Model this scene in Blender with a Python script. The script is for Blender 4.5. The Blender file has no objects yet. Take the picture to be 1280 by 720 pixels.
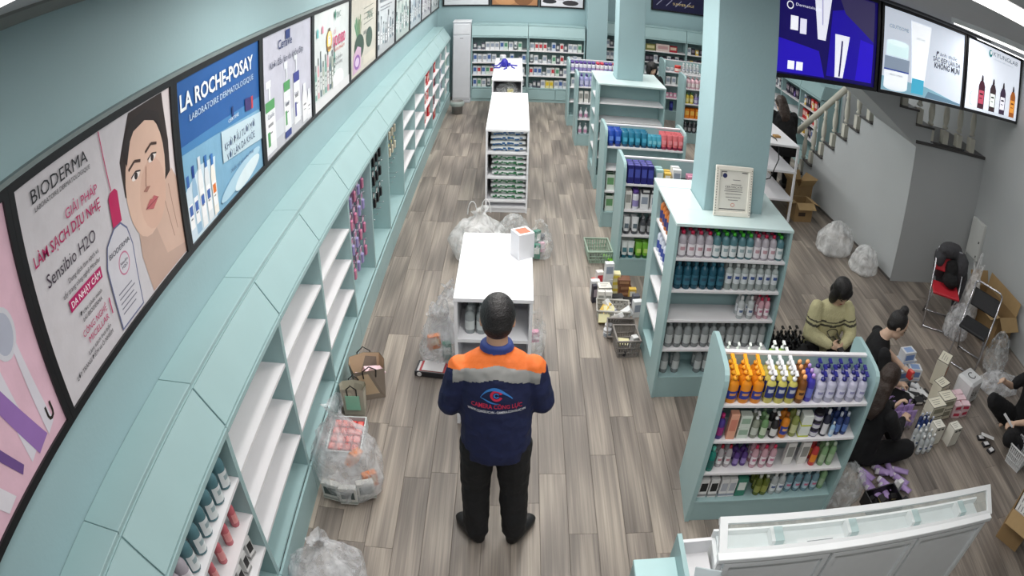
import bpy, bmesh, math, random
from mathutils import Matrix, Vector, noise
random.seed(7)
SC = bpy.context.scene
COL = SC.collection
PI = math.pi
R_ = math.radians

# ------------------------------------------------------------------ camera (ceiling security camera, wide barrel lens)
CAMZ = 3.35
_cd = bpy.data.cameras.new('camera')
CAM = bpy.data.objects.new('camera', _cd)
COL.objects.link(CAM)
SC.camera = CAM
_cd.type = 'PANO'
_cd.panorama_type = 'FISHEYE_LENS_POLYNOMIAL'
_cd.sensor_width = 36.0
_cd.fisheye_fov = PI
_k = 1.28 / 36.0
for _n, _v in (('k0', 0.0), ('k1', -1.1159 * _k), ('k2', 0.0), ('k3', -0.4261 * _k ** 3), ('k4', 0.0)):
    setattr(_cd, 'fisheye_polynomial_' + _n, _v)
_cd.clip_start = 0.02
_cd.clip_end = 100
_p, _y, _r = R_(29.09), R_(0.121), R_(1.459)
_F = Vector((math.sin(_y) * math.cos(_p), math.cos(_y) * math.cos(_p), -math.sin(_p)))
_Rt = Vector((math.cos(_y), -math.sin(_y), 0))
_U = _Rt.cross(_F)
_R2 = math.cos(_r) * _Rt + math.sin(_r) * _U
_U2 = -math.sin(_r) * _Rt + math.cos(_r) * _U
CAM.matrix_world = Matrix(((_R2.x, _U2.x, -_F.x, 0), (_R2.y, _U2.y, -_F.y, 0), (_R2.z, _U2.z, -_F.z, CAMZ), (0, 0, 0, 1)))

# ------------------------------------------------------------------ world and exposure
_w = bpy.data.worlds.new('world')
SC.world = _w
_w.use_nodes = True
_w.node_tree.nodes['Background'].inputs[0].default_value = (0.75, 0.85, 1.0, 1)
_w.node_tree.nodes['Background'].inputs[1].default_value = 0.05
SC.view_settings.view_transform = 'Standard'
SC.view_settings.look = 'None'
SC.view_settings.gamma = 1.0
SC.view_settings.use_curve_mapping = False
SC.view_settings.exposure = 0.0

# ------------------------------------------------------------------ ceiling lights of the shop plus one added fill panel: (x, y, length_x, length_y, watts)
LIGHTS = [
    (0.6, 0.62, 2.9, 0.16, 32),
    (0.45, 2.4, 0.3, 1.2, 30), (0.45, 4.6, 0.3, 1.2, 34), (0.45, 6.8, 0.3, 1.2, 34), (0.45, 9.0, 0.3, 1.2, 34),
    (0.45, 11.2, 0.3, 1.2, 34), (0.3, 13.0, 0.3, 1.2, 20),
    (-0.75, 3.5, 0.3, 1.2, 19), (-0.75, 5.7, 0.3, 1.2, 22), (-0.75, 7.9, 0.3, 1.2, 22), (-0.75, 10.1, 0.3, 1.2, 22), (-0.75, 12.2, 0.3, 1.2, 18),
    (2.5, 6.6, 0.3, 1.2, 6), (2.6, 9.4, 0.3, 1.2, 18), (2.6, 11.4, 0.3, 1.2, 28), (3.2, 13.6, 0.3, 1.2, 26),
    (2.4, 2.2, 0.3, 1.2, 12), (4.8, 4.7, 0.3, 1.2, 15), (5.3, 9.0, 0.3, 1.2, 8),  # middle entry is an added fill, brightens the stair front and right wall
]

# ------------------------------------------------------------------ material helpers
def lin(c):
    return tuple((x / 12.92 if x <= 0.04045 else ((x + 0.055) / 1.055) ** 2.4) for x in c)
def rgb(r, g, b):
    return lin((r / 255.0, g / 255.0, b / 255.0))
_M = {}
def mat(name, col, rough=0.5, metal=0.0, alpha=1.0, emit=0.0, var=0.05, scale=9.0, bump=0.0, trans=0.0, spec=0.5, bscale=40.0):
    """Procedural principled material: base colour with a little noise variation, optional fine bump."""
    if name in _M:
        return _M[name]
    m = bpy.data.materials.new(name)
    m.use_nodes = True
    nt = m.node_tree
    b = nt.nodes['Principled BSDF']
    b.inputs['Roughness'].default_value = rough
    b.inputs['Metallic'].default_value = metal
    b.inputs['Alpha'].default_value = alpha
    b.inputs['Specular IOR Level'].default_value = spec
    b.inputs['Transmission Weight'].default_value = trans
    c = (*col, 1)
    if var > 0:
        tc = nt.nodes.new('ShaderNodeTexCoord')
        n = nt.nodes.new('ShaderNodeTexNoise')
        n.inputs['Scale'].default_value = scale
        n.inputs['Detail'].default_value = 3
        r = nt.nodes.new('ShaderNodeValToRGB')
        r.color_ramp.elements[0].position = 0.3
        r.color_ramp.elements[1].position = 0.7
        r.color_ramp.elements[0].color = (*[x * (1 - var) for x in col], 1)
        r.color_ramp.elements[1].color = (*[min(1, x * (1 + var)) for x in col], 1)
        nt.links.new(tc.outputs['Object'], n.inputs['Vector'])
        nt.links.new(n.outputs['Fac'], r.inputs['Fac'])
        nt.links.new(r.outputs['Color'], b.inputs['Base Color'])
        if bump > 0:
            n2 = nt.nodes.new('ShaderNodeTexNoise')
            n2.inputs['Scale'].default_value = bscale
            n2.inputs['Detail'].default_value = 4
            bp = nt.nodes.new('ShaderNodeBump')
            bp.inputs['Strength'].default_value = bump
            bp.inputs['Distance'].default_value = 0.02
            nt.links.new(tc.outputs['Object'], n2.inputs['Vector'])
            nt.links.new(n2.outputs['Fac'], bp.inputs['Height'])
            nt.links.new(bp.outputs['Normal'], b.inputs['Normal'])
    else:
        b.inputs['Base Color'].default_value = c
    if emit > 0:
        b.inputs['Emission Color'].default_value = c
        b.inputs['Emission Strength'].default_value = emit
    _M[name] = m
    return m
_PC = {}
def paint(r, g, b, rough=0.45, **k):
    """plain coloured plastic / paper / ink, keyed by colour"""
    key = ('c', r, g, b, rough, tuple(sorted(k.items())))
    if key not in _PC:
        _PC[key] = mat('tint_%d_%d_%d_%d' % (r, g, b, len(_PC)), rgb(r, g, b), rough, var=k.pop('var', 0.03), **k)
    return _PC[key]

TEAL = mat('teal_laminate', rgb(155, 184, 186), 0.42, var=0.025, scale=3)
WALLT = mat('teal_wall_paint', rgb(152, 180, 185), 0.6, var=0.03, scale=1.5, bump=0.05)
SHELFW = mat('white_shelf_board', rgb(228, 227, 230), 0.4, var=0.02, scale=4)
WHITE = mat('white_gloss_laminate', rgb(240, 240, 244), 0.35, var=0.015, scale=4)
WALLW = mat('white_grey_wall_paint', rgb(182, 186, 188), 0.7, var=0.03, scale=1.2, bump=0.05)
CEIL = mat('ceiling_paint', rgb(185, 187, 190), 0.8, var=0.02)
BLACK = mat('black_frame', rgb(18, 18, 22), 0.4, var=0.05)
DARK = mat('dark_gap', rgb(40, 46, 50), 0.7)
GREYTRIM = mat('grey_trim', rgb(120, 132, 132), 0.5)
STEEL = mat('chrome_tube', rgb(200, 200, 205), 0.25, metal=0.9, var=0.02)

# ------------------------------------------------------------------ mesh builder
class MB:
    def __init__(s):
        s.v, s.f, s.m, s.sm, s.mats = [], [], [], [], []
    def mi(s, m):
        if m not in s.mats:
            s.mats.append(m)
        return s.mats.index(m)
    def face(s, pts, m, smooth=False):
        i = len(s.v)
        s.v += [tuple(p) for p in pts]
        s.f.append(tuple(range(i, i + len(pts))))
        s.m.append(s.mi(m)); s.sm.append(smooth)
    def raw(s, vs, fs, m, smooth=False, T=None):
        i = len(s.v)
        s.v += [tuple(T @ Vector(p)) if T else tuple(p) for p in vs]
        k = s.mi(m)
        for f in fs:
            s.f.append(tuple(i + j for j in f)); s.m.append(k); s.sm.append(smooth)
        return s
    def box(s, x0, y0, z0, x1, y1, z1, m, T=None, faces=None):
        v = [(x0, y0, z0), (x1, y0, z0), (x1, y1, z0), (x0, y1, z0), (x0, y0, z1), (x1, y0, z1), (x1, y1, z1), (x0, y1, z1)]
        f = [(0, 3, 2, 1), (4, 5, 6, 7), (0, 1, 5, 4), (1, 2, 6, 5), (2, 3, 7, 6), (3, 0, 4, 7)]
        return s.raw(v, f, m, False, T)
    def cbox(s, x0, y0, z0, x1, y1, z1, m, c=0.006, T=None):
        """box with chamfered edges (24 vertices)"""
        v, idx = [], {}
        X, Y, Z = (x0, x1), (y0, y1), (z0, z1)
        for a in (0, 1):
            for b in (0, 1):
                for d in (0, 1):
                    sx, sy, sz = (1 if a == 0 else -1), (1 if b == 0 else -1), (1 if d == 0 else -1)
                    idx[a, b, d, 0] = len(v); v.append((X[a], Y[b] + sy * c, Z[d] + sz * c))
                    idx[a, b, d, 1] = len(v); v.append((X[a] + sx * c, Y[b], Z[d] + sz * c))
                    idx[a, b, d, 2] = len(v); v.append((X[a] + sx * c, Y[b] + sy * c, Z[d]))
        f = []
        for a in (0, 1):
            q = [idx[a, 0, 0, 0], idx[a, 1, 0, 0], idx[a, 1, 1, 0], idx[a, 0, 1, 0]]; f.append(tuple(q[::-1] if a == 0 else q))
            q = [idx[0, a, 0, 1], idx[1, a, 0, 1], idx[1, a, 1, 1], idx[0, a, 1, 1]]; f.append(tuple(q if a == 0 else q[::-1]))
            q = [idx[0, 0, a, 2], idx[1, 0, a, 2], idx[1, 1, a, 2], idx[0, 1, a, 2]]; f.append(tuple(q[::-1] if a == 0 else q))
        for a in (0, 1):
            for b in (0, 1):
                f.append((idx[a, b, 0, 0], idx[a, b, 1, 0], idx[a, b, 1, 1], idx[a, b, 0, 1]))
                f.append((idx[a, 0, b, 0], idx[a, 1, b, 0], idx[a, 1, b, 2], idx[a, 0, b, 2]))
                f.append((idx[0, a, b, 1], idx[1, a, b, 1], idx[1, a, b, 2], idx[0, a, b, 2]))
                for d in (0, 1):
                    f.append((idx[a, b, d, 0], idx[a, b, d, 1], idx[a, b, d, 2]))
        return s.raw(v, f, m, False, T)
    def prism(s, pts, axis, a0, a1, m, T=None, smooth=False):
        """extrude a polygon along an axis; pts are the two other coordinates in cyclic order"""
        def mk(p, a):
            return {'x': (a, p[0], p[1]), 'y': (p[0], a, p[1]), 'z': (p[0], p[1], a)}[axis]
        n = len(pts)
        v = [mk(p, a0) for p in pts] + [mk(p, a1) for p in pts]
        f = [tuple(range(n))[::-1], tuple(range(n, 2 * n))]
        s.raw(v, f, m, False, T)
        i = len(s.v) - 2 * n
        k = s.mi(m)
        for j in range(n):
            s.f.append((i + j, i + (j + 1) % n, i + n + (j + 1) % n, i + n + j)); s.m.append(k); s.sm.append(smooth)
        return s
    def lathe(s, prof, m, seg=12, c=(0, 0, 0), sx=1.0, sy=1.0, smooth=True, T=None, caps=True):
        """revolve (r, z) profile about z; m is one material or one per profile segment"""
        base = len(s.v)
        P = []
        for (r, z) in prof:
            for j in range(seg):
                a = 2 * PI * j / seg
                p = (c[0] + r * sx * math.cos(a), c[1] + r * sy * math.sin(a), c[2] + z)
                P.append(tuple(T @ Vector(p)) if T else p)
        s.v += P
        for i in range(len(prof) - 1):
            mm = m[i] if isinstance(m, (list, tuple)) else m
            k = s.mi(mm)
            for j in range(seg):
                a, b = base + i * seg + j, base + i * seg + (j + 1) % seg
                s.f.append((a, b, b + seg, a + seg)); s.m.append(k); s.sm.append(smooth)
        if caps:
            k = s.mi(m[0] if isinstance(m, (list, tuple)) else m)
            s.f.append(tuple(base + j for j in range(seg))[::-1]); s.m.append(k); s.sm.append(False)
            k = s.mi(m[-1] if isinstance(m, (list, tuple)) else m)
            t = base + (len(prof) - 1) * seg
            s.f.append(tuple(t + j for j in range(seg))); s.m.append(k); s.sm.append(False)
        return s
    def tube(s, path, r, m, seg=6, T=None, closed=False):
        path = [Vector(p) for p in path]
        n = len(path)
        rr = r if isinstance(r, (list, tuple)) else [r] * n
        base = len(s.v)
        up = None
        for i, p in enumerate(path):
            if closed:
                t = path[(i + 1) % n] - path[i - 1]
            else:
                t = path[min(i + 1, n - 1)] - path[max(i - 1, 0)]
            t = t.normalized()
            if up is None:
                up = Vector((0, 0, 1)) if abs(t.z) < 0.9 else Vector((1, 0, 0))
            a = t.cross(up).normalized()
            b = a.cross(t).normalized()
            up = b
            for j in range(seg):
                q = 2 * PI * j / seg
                v = p + (a * math.cos(q) + b * math.sin(q)) * rr[i]
                s.v.append(tuple(T @ v) if T else tuple(v))
        k = s.mi(m)
        for i in range(n if closed else n - 1):
            for j in range(seg):
                a0 = base + i * seg + j; a1 = base + i * seg + (j + 1) % seg
                b0 = base + ((i + 1) % n) * seg + j; b1 = base + ((i + 1) % n) * seg + (j + 1) % seg
                s.f.append((a0, a1, b1, b0)); s.m.append(k); s.sm.append(True)
        if not closed:
            s.f.append(tuple(base + j for j in range(seg))[::-1]); s.m.append(k); s.sm.append(False)
            t = base + (n - 1) * seg
            s.f.append(tuple(t + j for j in range(seg))); s.m.append(k); s.sm.append(False)
        return s
    def mesh(s, name):
        me = bpy.data.meshes.new(name)
        me.from_pydata(s.v, [], s.f)
        for m in s.mats:
            me.materials.append(m)
        me.polygons.foreach_set('material_index', s.m)
        me.polygons.foreach_set('use_smooth', s.sm)
        me.update()
        return me

def obj(name, mesh, parent=None, loc=(0, 0, 0), rz=0.0, rot=None, scale=None):
    if isinstance(mesh, MB):
        mesh = mesh.mesh(name)
    o = bpy.data.objects.new(name, mesh)
    COL.objects.link(o)
    o.location = loc
    o.rotation_euler = rot if rot else (0, 0, rz)
    if scale:
        o.scale = scale
    if parent:
        o.parent = parent
    return o
def tag(o, label, cat, group=None):
    o['label'] = label
    o['category'] = cat
    if group:
        o['group'] = group
    return o
def thing(name, label, cat, loc=(0, 0, 0), rz=0.0, group=None):
    o = bpy.data.objects.new(name, None)
    o.empty_display_size = 0.1
    COL.objects.link(o)
    o.location = loc
    o.rotation_euler = (0, 0, rz)
    return tag(o, label, cat, group)
def struct(name, mb, parent=None, loc=(0, 0, 0), rz=0.0):
    o = obj(name, mb, parent, loc, rz)
    if not parent:
        o['kind'] = 'structure'
    return o
def dup(root, loc, rz=None, label=None, group=None, parent=None):
    r = root.copy(); COL.objects.link(r); r.location = loc
    if rz is not None:
        r.rotation_euler = (0, 0, rz)
    if label: r['label'] = label
    if group: r['group'] = group
    if parent: r.parent = parent
    for ch in list(root.children):
        c = ch.copy(); COL.objects.link(c); c.parent = r
        for g in list(ch.children):
            d = g.copy(); COL.objects.link(d); d.parent = c
    return r
def text_mesh(s, size, m, bold=0.0, align='LEFT', shear=0.0, space=1.0):
    """lettering as a flat mesh lying in its own XY plane (x right, y up)"""
    cu = bpy.data.curves.new('lettering', 'FONT')
    cu.body = s; cu.size = size; cu.align_x = align; cu.offset = bold; cu.shear = shear; cu.resolution_u = 2; cu.space_character = space
    o = bpy.data.objects.new('lettering', cu)
    me = bpy.data.meshes.new_from_object(o)
    me.name = 'lettering'
    bpy.data.objects.remove(o)
    me.materials.clear()
    me.materials.append(m)
    return me
# ================================================================== SETTING
# ---- floor: wood planks running along the shop
def plank_material():
    m = bpy.data.materials.new('grey_brown_wood_plank')
    m.use_nodes = True
    nt = m.node_tree; L = nt.links; N = nt.nodes
    b = N['Principled BSDF']
    tc = N.new('ShaderNodeTexCoord'); oi = N.new('ShaderNodeObjectInfo'); ge = N.new('ShaderNodeNewGeometry')
    add = N.new('ShaderNodeMath'); add.operation = 'ADD'
    fr = N.new('ShaderNodeMath'); fr.operation = 'FRACT'
    L.new(oi.outputs['Random'], add.inputs[0]); L.new(ge.outputs['Random Per Island'], add.inputs[1]); L.new(add.outputs[0], fr.inputs[0])
    # shift the grain from plank to plank
    sc = N.new('ShaderNodeVectorMath'); sc.operation = 'MULTIPLY'; sc.inputs[1].default_value = (16.0, 0.5, 1)
    cx = N.new('ShaderNodeCombineXYZ'); mu = N.new('ShaderNodeMath'); mu.operation = 'MULTIPLY'; mu.inputs[1].default_value = 57.0
    L.new(fr.outputs[0], mu.inputs[0]); L.new(mu.outputs[0], cx.inputs[2]); L.new(mu.outputs[0], cx.inputs[1])
    ad = N.new('ShaderNodeVectorMath'); ad.operation = 'ADD'
    L.new(ge.outputs['Position'], sc.inputs[0]); L.new(sc.outputs[0], ad.inputs[0]); L.new(cx.outputs[0], ad.inputs[1])
    n1 = N.new('ShaderNodeTexNoise'); n1.inputs['Scale'].default_value = 1.0; n1.inputs['Detail'].default_value = 5; n1.inputs['Roughness'].default_value = 0.6; n1.inputs['Distortion'].default_value = 0.25
    L.new(ad.outputs[0], n1.inputs['Vector'])
    # cathedral grain rings
    wv = N.new('ShaderNodeTexWave'); wv.wave_type = 'RINGS'; wv.inputs['Scale'].default_value = 0.55; wv.inputs['Distortion'].default_value = 6.0; wv.inputs['Detail'].default_value = 2; wv.inputs['Detail Scale'].default_value = 0.7
    L.new(ad.outputs[0], wv.inputs['Vector'])
    # streaks: strongly stretched noise
    sc2 = N.new('ShaderNodeVectorMath'); sc2.operation = 'MULTIPLY'; sc2.inputs[1].default_value = (95.0, 1.3, 1)
    ad2 = N.new('ShaderNodeVectorMath'); ad2.operation = 'ADD'
    L.new(ge.outputs['Position'], sc2.inputs[0]); L.new(sc2.outputs[0], ad2.inputs[0]); L.new(cx.outputs[0], ad2.inputs[1])
    n2 = N.new('ShaderNodeTexNoise'); n2.inputs['Scale'].default_value = 1.0; n2.inputs['Detail'].default_value = 3
    L.new(ad2.outputs[0], n2.inputs['Vector'])
    r = N.new('ShaderNodeValToRGB')
    e = r.color_ramp.elements
    e[0].position = 0.26; e[0].color = (*rgb(92, 85, 80), 1)
    e[1].position = 0.74; e[1].color = (*rgb(176, 165, 152), 1)
    x = e.new(0.5); x.color = (*rgb(132, 123, 115), 1)
    mx = N.new('ShaderNodeMix'); mx.data_type = 'FLOAT'; mx.inputs[0].default_value = 0.36
    L.new(n1.outputs['Fac'], mx.inputs[2]); L.new(n2.outputs['Fac'], mx.inputs[3])
    mx2 = N.new('ShaderNodeMix'); mx2.data_type = 'FLOAT'; mx2.inputs[0].default_value = 0.16
    L.new(mx.outputs[0], mx2.inputs[2]); L.new(wv.outputs['Fac'], mx2.inputs[3])
    # plank-to-plank tone
    t = N.new('ShaderNodeMapRange'); t.inputs[3].default_value = -0.06; t.inputs[4].default_value = 0.06
    L.new(fr.outputs[0], t.inputs[0])
    s = N.new('ShaderNodeMath'); s.operation = 'ADD'
    L.new(mx2.outputs[0], s.inputs[0]); L.new(t.outputs[0], s.inputs[1])
    L.new(s.outputs[0], r.inputs['Fac']); L.new(r.outputs['Color'], b.inputs['Base Color'])
    b.inputs['Roughness'].default_value = 0.42
    b.inputs['Specular IOR Level'].default_value = 0.4
    bp = N.new('ShaderNodeBump'); bp.inputs['Strength'].default_value = 0.12; bp.inputs['Distance'].default_value = 0.004
    L.new(n2.outputs['Fac'], bp.inputs['Height']); L.new(bp.outputs['Normal'], b.inputs['Normal'])
    return m
PLANK = plank_material()
FX0, FX1, FY0, FY1 = -1.6, 6.07, -1.0, 15.2
floor = struct('floor', MB().box(FX0 - 0.1, FY0, -0.06, FX1 + 0.1, FY1, -0.007, mat('subfloor_dark', rgb(90, 84, 78), 0.8)))
PW, PL = 0.182, 1.22
_planks = []
_rng = random.Random(3)
i = 0
x = FX0
while x < FX1 - 0.01:
    y = 1.0 - _rng.random() * PL
    while y < FY1 - 0.02:
        y1 = min(y + PL, FY1)
        _planks.append((x, y, min(x + PW, FX1), y1))
        y = y1
    x += PW
def _plank_vis(p):
    cx, cy = (p[0] + p[2]) / 2, (p[1] + p[3]) / 2
    if cx < -1.3: return 99
    if cx > 4.75 and cy > 6.44: return 80
    if cy < 1.4: return 60 - cy
    return math.hypot(cx, cy) + (2.0 if (1.1 < cx < 2.1 and (4.3 < cy < 5.2 or 8.8 < cy < 9.6)) else 0)
_planks.sort(key=_plank_vis)
_pm = MB().cbox(0, 0, -0.012, PW - 0.0016, PL - 0.0016, 0, PLANK, 0.0012).mesh('plank')
_cache_pl = {}
_rest = MB()
for k, (x0, y0, x1, y1) in enumerate(_planks):
    if k < 300:
        w, l = round(x1 - x0, 4), round(y1 - y0, 4)
        if (w, l) not in _cache_pl:
            _cache_pl[w, l] = MB().cbox(0, 0, -0.012, w - 0.0016, l - 0.0016, 0, PLANK, 0.0012).mesh('plank')
        obj('plank', _cache_pl[w, l], floor, (x0 + 0.0008, y0 + 0.0008, 0))
    else:
        _rest.cbox(x0 + 0.0008, y0 + 0.0008, -0.012, x1 - 0.0008, y1 - 0.0008, 0, PLANK, 0.0012)
_o = obj('distant_planks', _rest, floor)
_o['kind'] = 'stuff'

# ---- walls and ceiling
CZ = 3.45
struct('wall_left', MB().box(-1.75, -1.0, 0, -1.6, 13.95, CZ, WALLT))
struct('wall_back', MB().box(-1.75, 13.95, 0, 1.36, 14.1, CZ, WALLT))
struct('wall_back_recess', MB().box(1.36, 15.2, 0, 5.6, 15.35, CZ, WALLT))
struct('wall_recess_side', MB().box(1.26, 14.1, 0, 1.36, 15.2, CZ, WALLT))
struct('wall_far_right', MB().box(5.42, 10.05, 0, 5.57, 15.2, CZ, WALLT))
struct('wall_right', MB().box(6.07, -1.0, 0, 6.22, 10.05, CZ, WALLW))
struct('wall_stair_end', MB().box(5.42, 9.95, 0, 6.22, 10.05, CZ, WALLW))
struct('wall_front', MB().box(-1.75, -1.15, 0, 6.22, -1.0, CZ, WALLW))
struct('ceiling', MB().box(-1.75, -1.15, CZ, 6.22, 15.35, CZ + 0.1, CEIL))
# stepped wall that carries the stairs, its base runs from (4.68, 6.44) back to (4.42, 9.6)
STEPS = [(9.62, 0.0), (9.62, 0.26), (9.35, 0.26), (9.35, 0.50), (9.07, 0.50), (9.07, 0.74), (8.77, 0.74), (8.77, 0.99), (8.45, 0.99), (8.45, 1.24),
         (8.13, 1.24), (8.13, 1.47), (7.82, 1.47), (7.82, 1.70), (7.5, 1.70), (7.5, 1.87), (6.44, 1.87)]
def wx(y):
    return 4.68 - (y - 6.44) * 0.082
def wall_stair():
    mb = MB()
    th = 0.14
    prof = STEPS + [(6.44, 0.0)]
    v = [(wx(y), y, z) for y, z in prof] + [(wx(y) + th, y, z) for y, z in prof]
    n = len(prof)
    f = [tuple(range(n)), tuple(range(n, 2 * n))[::-1]] + [(j, j + n, (j + 1) % n + n, (j + 1) % n) for j in range(n)]
    mb.raw(v, f, WALLW)
    return mb
struct('wall_stair_side', wall_stair())
struct('wall_stair_front', MB().box(4.82, 6.44, 0, 6.07, 6.58, 1.83, WALLW))
struct('trim_1', MB().box(-1.6, -1.0, 2.885, -1.565, 13.95, 2.905, GREYTRIM))
struct('trim_2', MB().prism([(-1.6, CZ - 0.05), (-1.52, CZ - 0.012), (-1.52, CZ), (-1.6, CZ)], 'y', -1.0, 13.95, mat('grey_cornice', rgb(128, 132, 130), 0.6)))
_sk = mat('dark_skirting', rgb(88, 86, 84), 0.6)
struct('baseboard_stair', MB().raw([(wx(9.6) - .008, 9.6, 0), (wx(6.44) - .008, 6.44, 0), (wx(6.44) - .008, 6.44, .03), (wx(9.6) - .008, 9.6, .03), (wx(9.6), 9.6, 0), (wx(6.44), 6.44, 0), (wx(6.44), 6.44, .03), (wx(9.6), 9.6, .03)],
       [(0, 1, 2, 3), (3, 2, 6, 7), (0, 4, 5, 1), (1, 5, 6, 2), (0, 3, 7, 4)], _sk))
# columns that stand inside the gondolas
def column(name, x0, y0, x1, y1):
    struct(name, MB().cbox(x0, y0, 0, x1, y1, CZ, WALLT, 0.004))
column('wall_column_near', 1.38, 4.58, 1.86, 5.0)
column('wall_column_middle', 1.34, 9.12, 1.70, 9.5)
column('wall_column_far', 1.36, 13.5, 1.76, 13.93)

# ---- ceiling lamps (flat panels: housing, diffuser, lamp inside)
_diff = mat('lamp_diffuser', (1.0, 0.98, 0.95), 0.5, emit=3.0, var=0)
_hous = mat('lamp_housing', rgb(225, 225, 225), 0.5)
for k, (x, y, lx, ly, w) in enumerate(LIGHTS):
    t = thing('ceiling_lamp', 'long white strip lamp across the ceiling above the shop front' if k == 0 else 'unseen white rectangular ceiling light panel', 'lamp', (x, y, CZ), 0, None if k == 0 else 'ceiling light panels')
    obj('housing', MB().box(-lx / 2 - .012, -ly / 2 - .012, -0.03, lx / 2 + .012, ly / 2 + .012, 0, _hous), t)
    obj('diffuser', MB().box(-lx / 2, -ly / 2, -0.036, lx / 2, ly / 2, -0.03, _diff), t)
    ld = bpy.data.lights.new('lamp_light', 'AREA')
    ld.shape = 'RECTANGLE'; ld.size = lx; ld.size_y = ly; ld.energy = w; ld.color = (1.0, 0.97, 0.93)
    lo = bpy.data.objects.new('lamp_light', ld); COL.objects.link(lo); lo.parent = t; lo.location = (0, 0, -0.04)

# ---- stairs: treads, landing, upper flight, balusters, handrail
_tread = mat('dark_stone_tread', rgb(70, 68, 68), 0.35, var=0.1)
_balm = mat('cream_turned_baluster', rgb(206, 204, 192), 0.45, var=0.02)
stair = thing('staircase', 'grey-white staircase with dark stone treads behind the stair wall', 'staircase', (5.3, 8.0, 0))
def ch(name, mb, par):
    o = obj(name, mb, par); o.location = -Vector(par.location); return o
for k in range(0, len(STEPS) - 2, 2):
    y0, z = STEPS[k + 1][0], STEPS[k + 1][1]
    y1 = STEPS[k + 2][0]
    x0 = wx((y0 + y1) / 2)
    ch('tread', MB().box(x0 - 0.03, y1 - 0.0, z, 5.6, y0 + 0.03, z + 0.025, _tread), stair)
    if k < 14: ch('riser', MB().box(x0 + 0.15, y1, 0.0 if k == 0 else z - 0.3, 5.6, y0, z, WALLW), stair)
ch('landing', MB().box(4.66, 6.42, 1.83, 6.06, 7.6, 1.87, _tread), stair)
ch('landing_slab', MB().box(4.83, 6.59, 1.70, 6.06, 7.6, 1.83, WALLW), stair)
# upper flight rises to the left from the landing
up = []
UX, UZ = 4.92, 1.87
prof = [(4.97, 1.845)]
steps2 = []
x, z = UX, UZ
for k in range(8):
    z2 = z + 0.178
    prof += [(x, z), (x, z2)] if k else [(4.97, z + .01), (x, z + .01), (x, z2)]
    steps2.append((x, x - 0.30, z2))
    x -= 0.30; z = z2
prof += [(x, z), (x, z - 0.30), (4.72, 1.76), (4.72, 1.845)]
ch('upper_flight', MB().prism(prof, 'y', 6.434, 7.45, WALLW), stair)
for (xa, xb, z2) in steps2:
    ch('tread', MB().box(xb - 0.0, 6.41, z2, xa + 0.03, 7.45, z2 + 0.025, _tread), stair)
BAL = [(0.032, 0), (0.032, 0.20), (0.024, 0.215), (0.036, 0.24), (0.02, 0.26), (0.03, 0.30), (0.036, 0.38), (0.030, 0.48), (0.019, 0.56), (0.03, 0.585), (0.02, 0.61), (0.024, 0.70)]
_bal = MB().box(-.036, -.036, 0, .036, .036, 0.19, _balm).lathe(BAL[2:], _balm, 10).mesh('baluster')
_rail1 = []
for k in range(0, 14, 2):
    y0, z = STEPS[k + 1]; y1 = STEPS[k + 2][0]
    for fy in (0.5,):
        yy = y0 + (y1 - y0) * fy
        if fy == 0.75 and k in (12,):
            continue
        o = obj('baluster', _bal, stair); o.location = Vector((wx(yy) + 0.05, yy, z + 0.025)) - stair.location
        s = 1.0 if fy < 0.5 else 1.13
        o.scale = (1.25, 1.25, 1.0)
pts = [(wx(y) + 0.05, y, zt) for y, zt in ((9.78, 0.86), (9.6, 1.0), (8.6, 1.80), (7.75, 2.46))]
ch('handrail', MB().tube(pts, 0.05, _balm, 8), stair)
for bx, bz in ((4.93, 1.87), (5.21, 1.87), (5.49, 1.87), (5.77, 1.87), (4.70, 2.073), (4.42, 2.25), (4.12, 2.43), (3.82, 2.6)):
    o = obj('baluster', _bal, stair); o.scale = (1.35, 1.35, 1.0); o.location = Vector((bx, 6.50, bz + (0 if bz > 1.9 else 0))) - stair.location
ch('handrail', MB().tube([(6.06, 6.5, 2.60), (4.98, 6.5, 2.60), (3.2, 6.5, 3.42)], 0.04, _balm, 8), stair)
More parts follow.
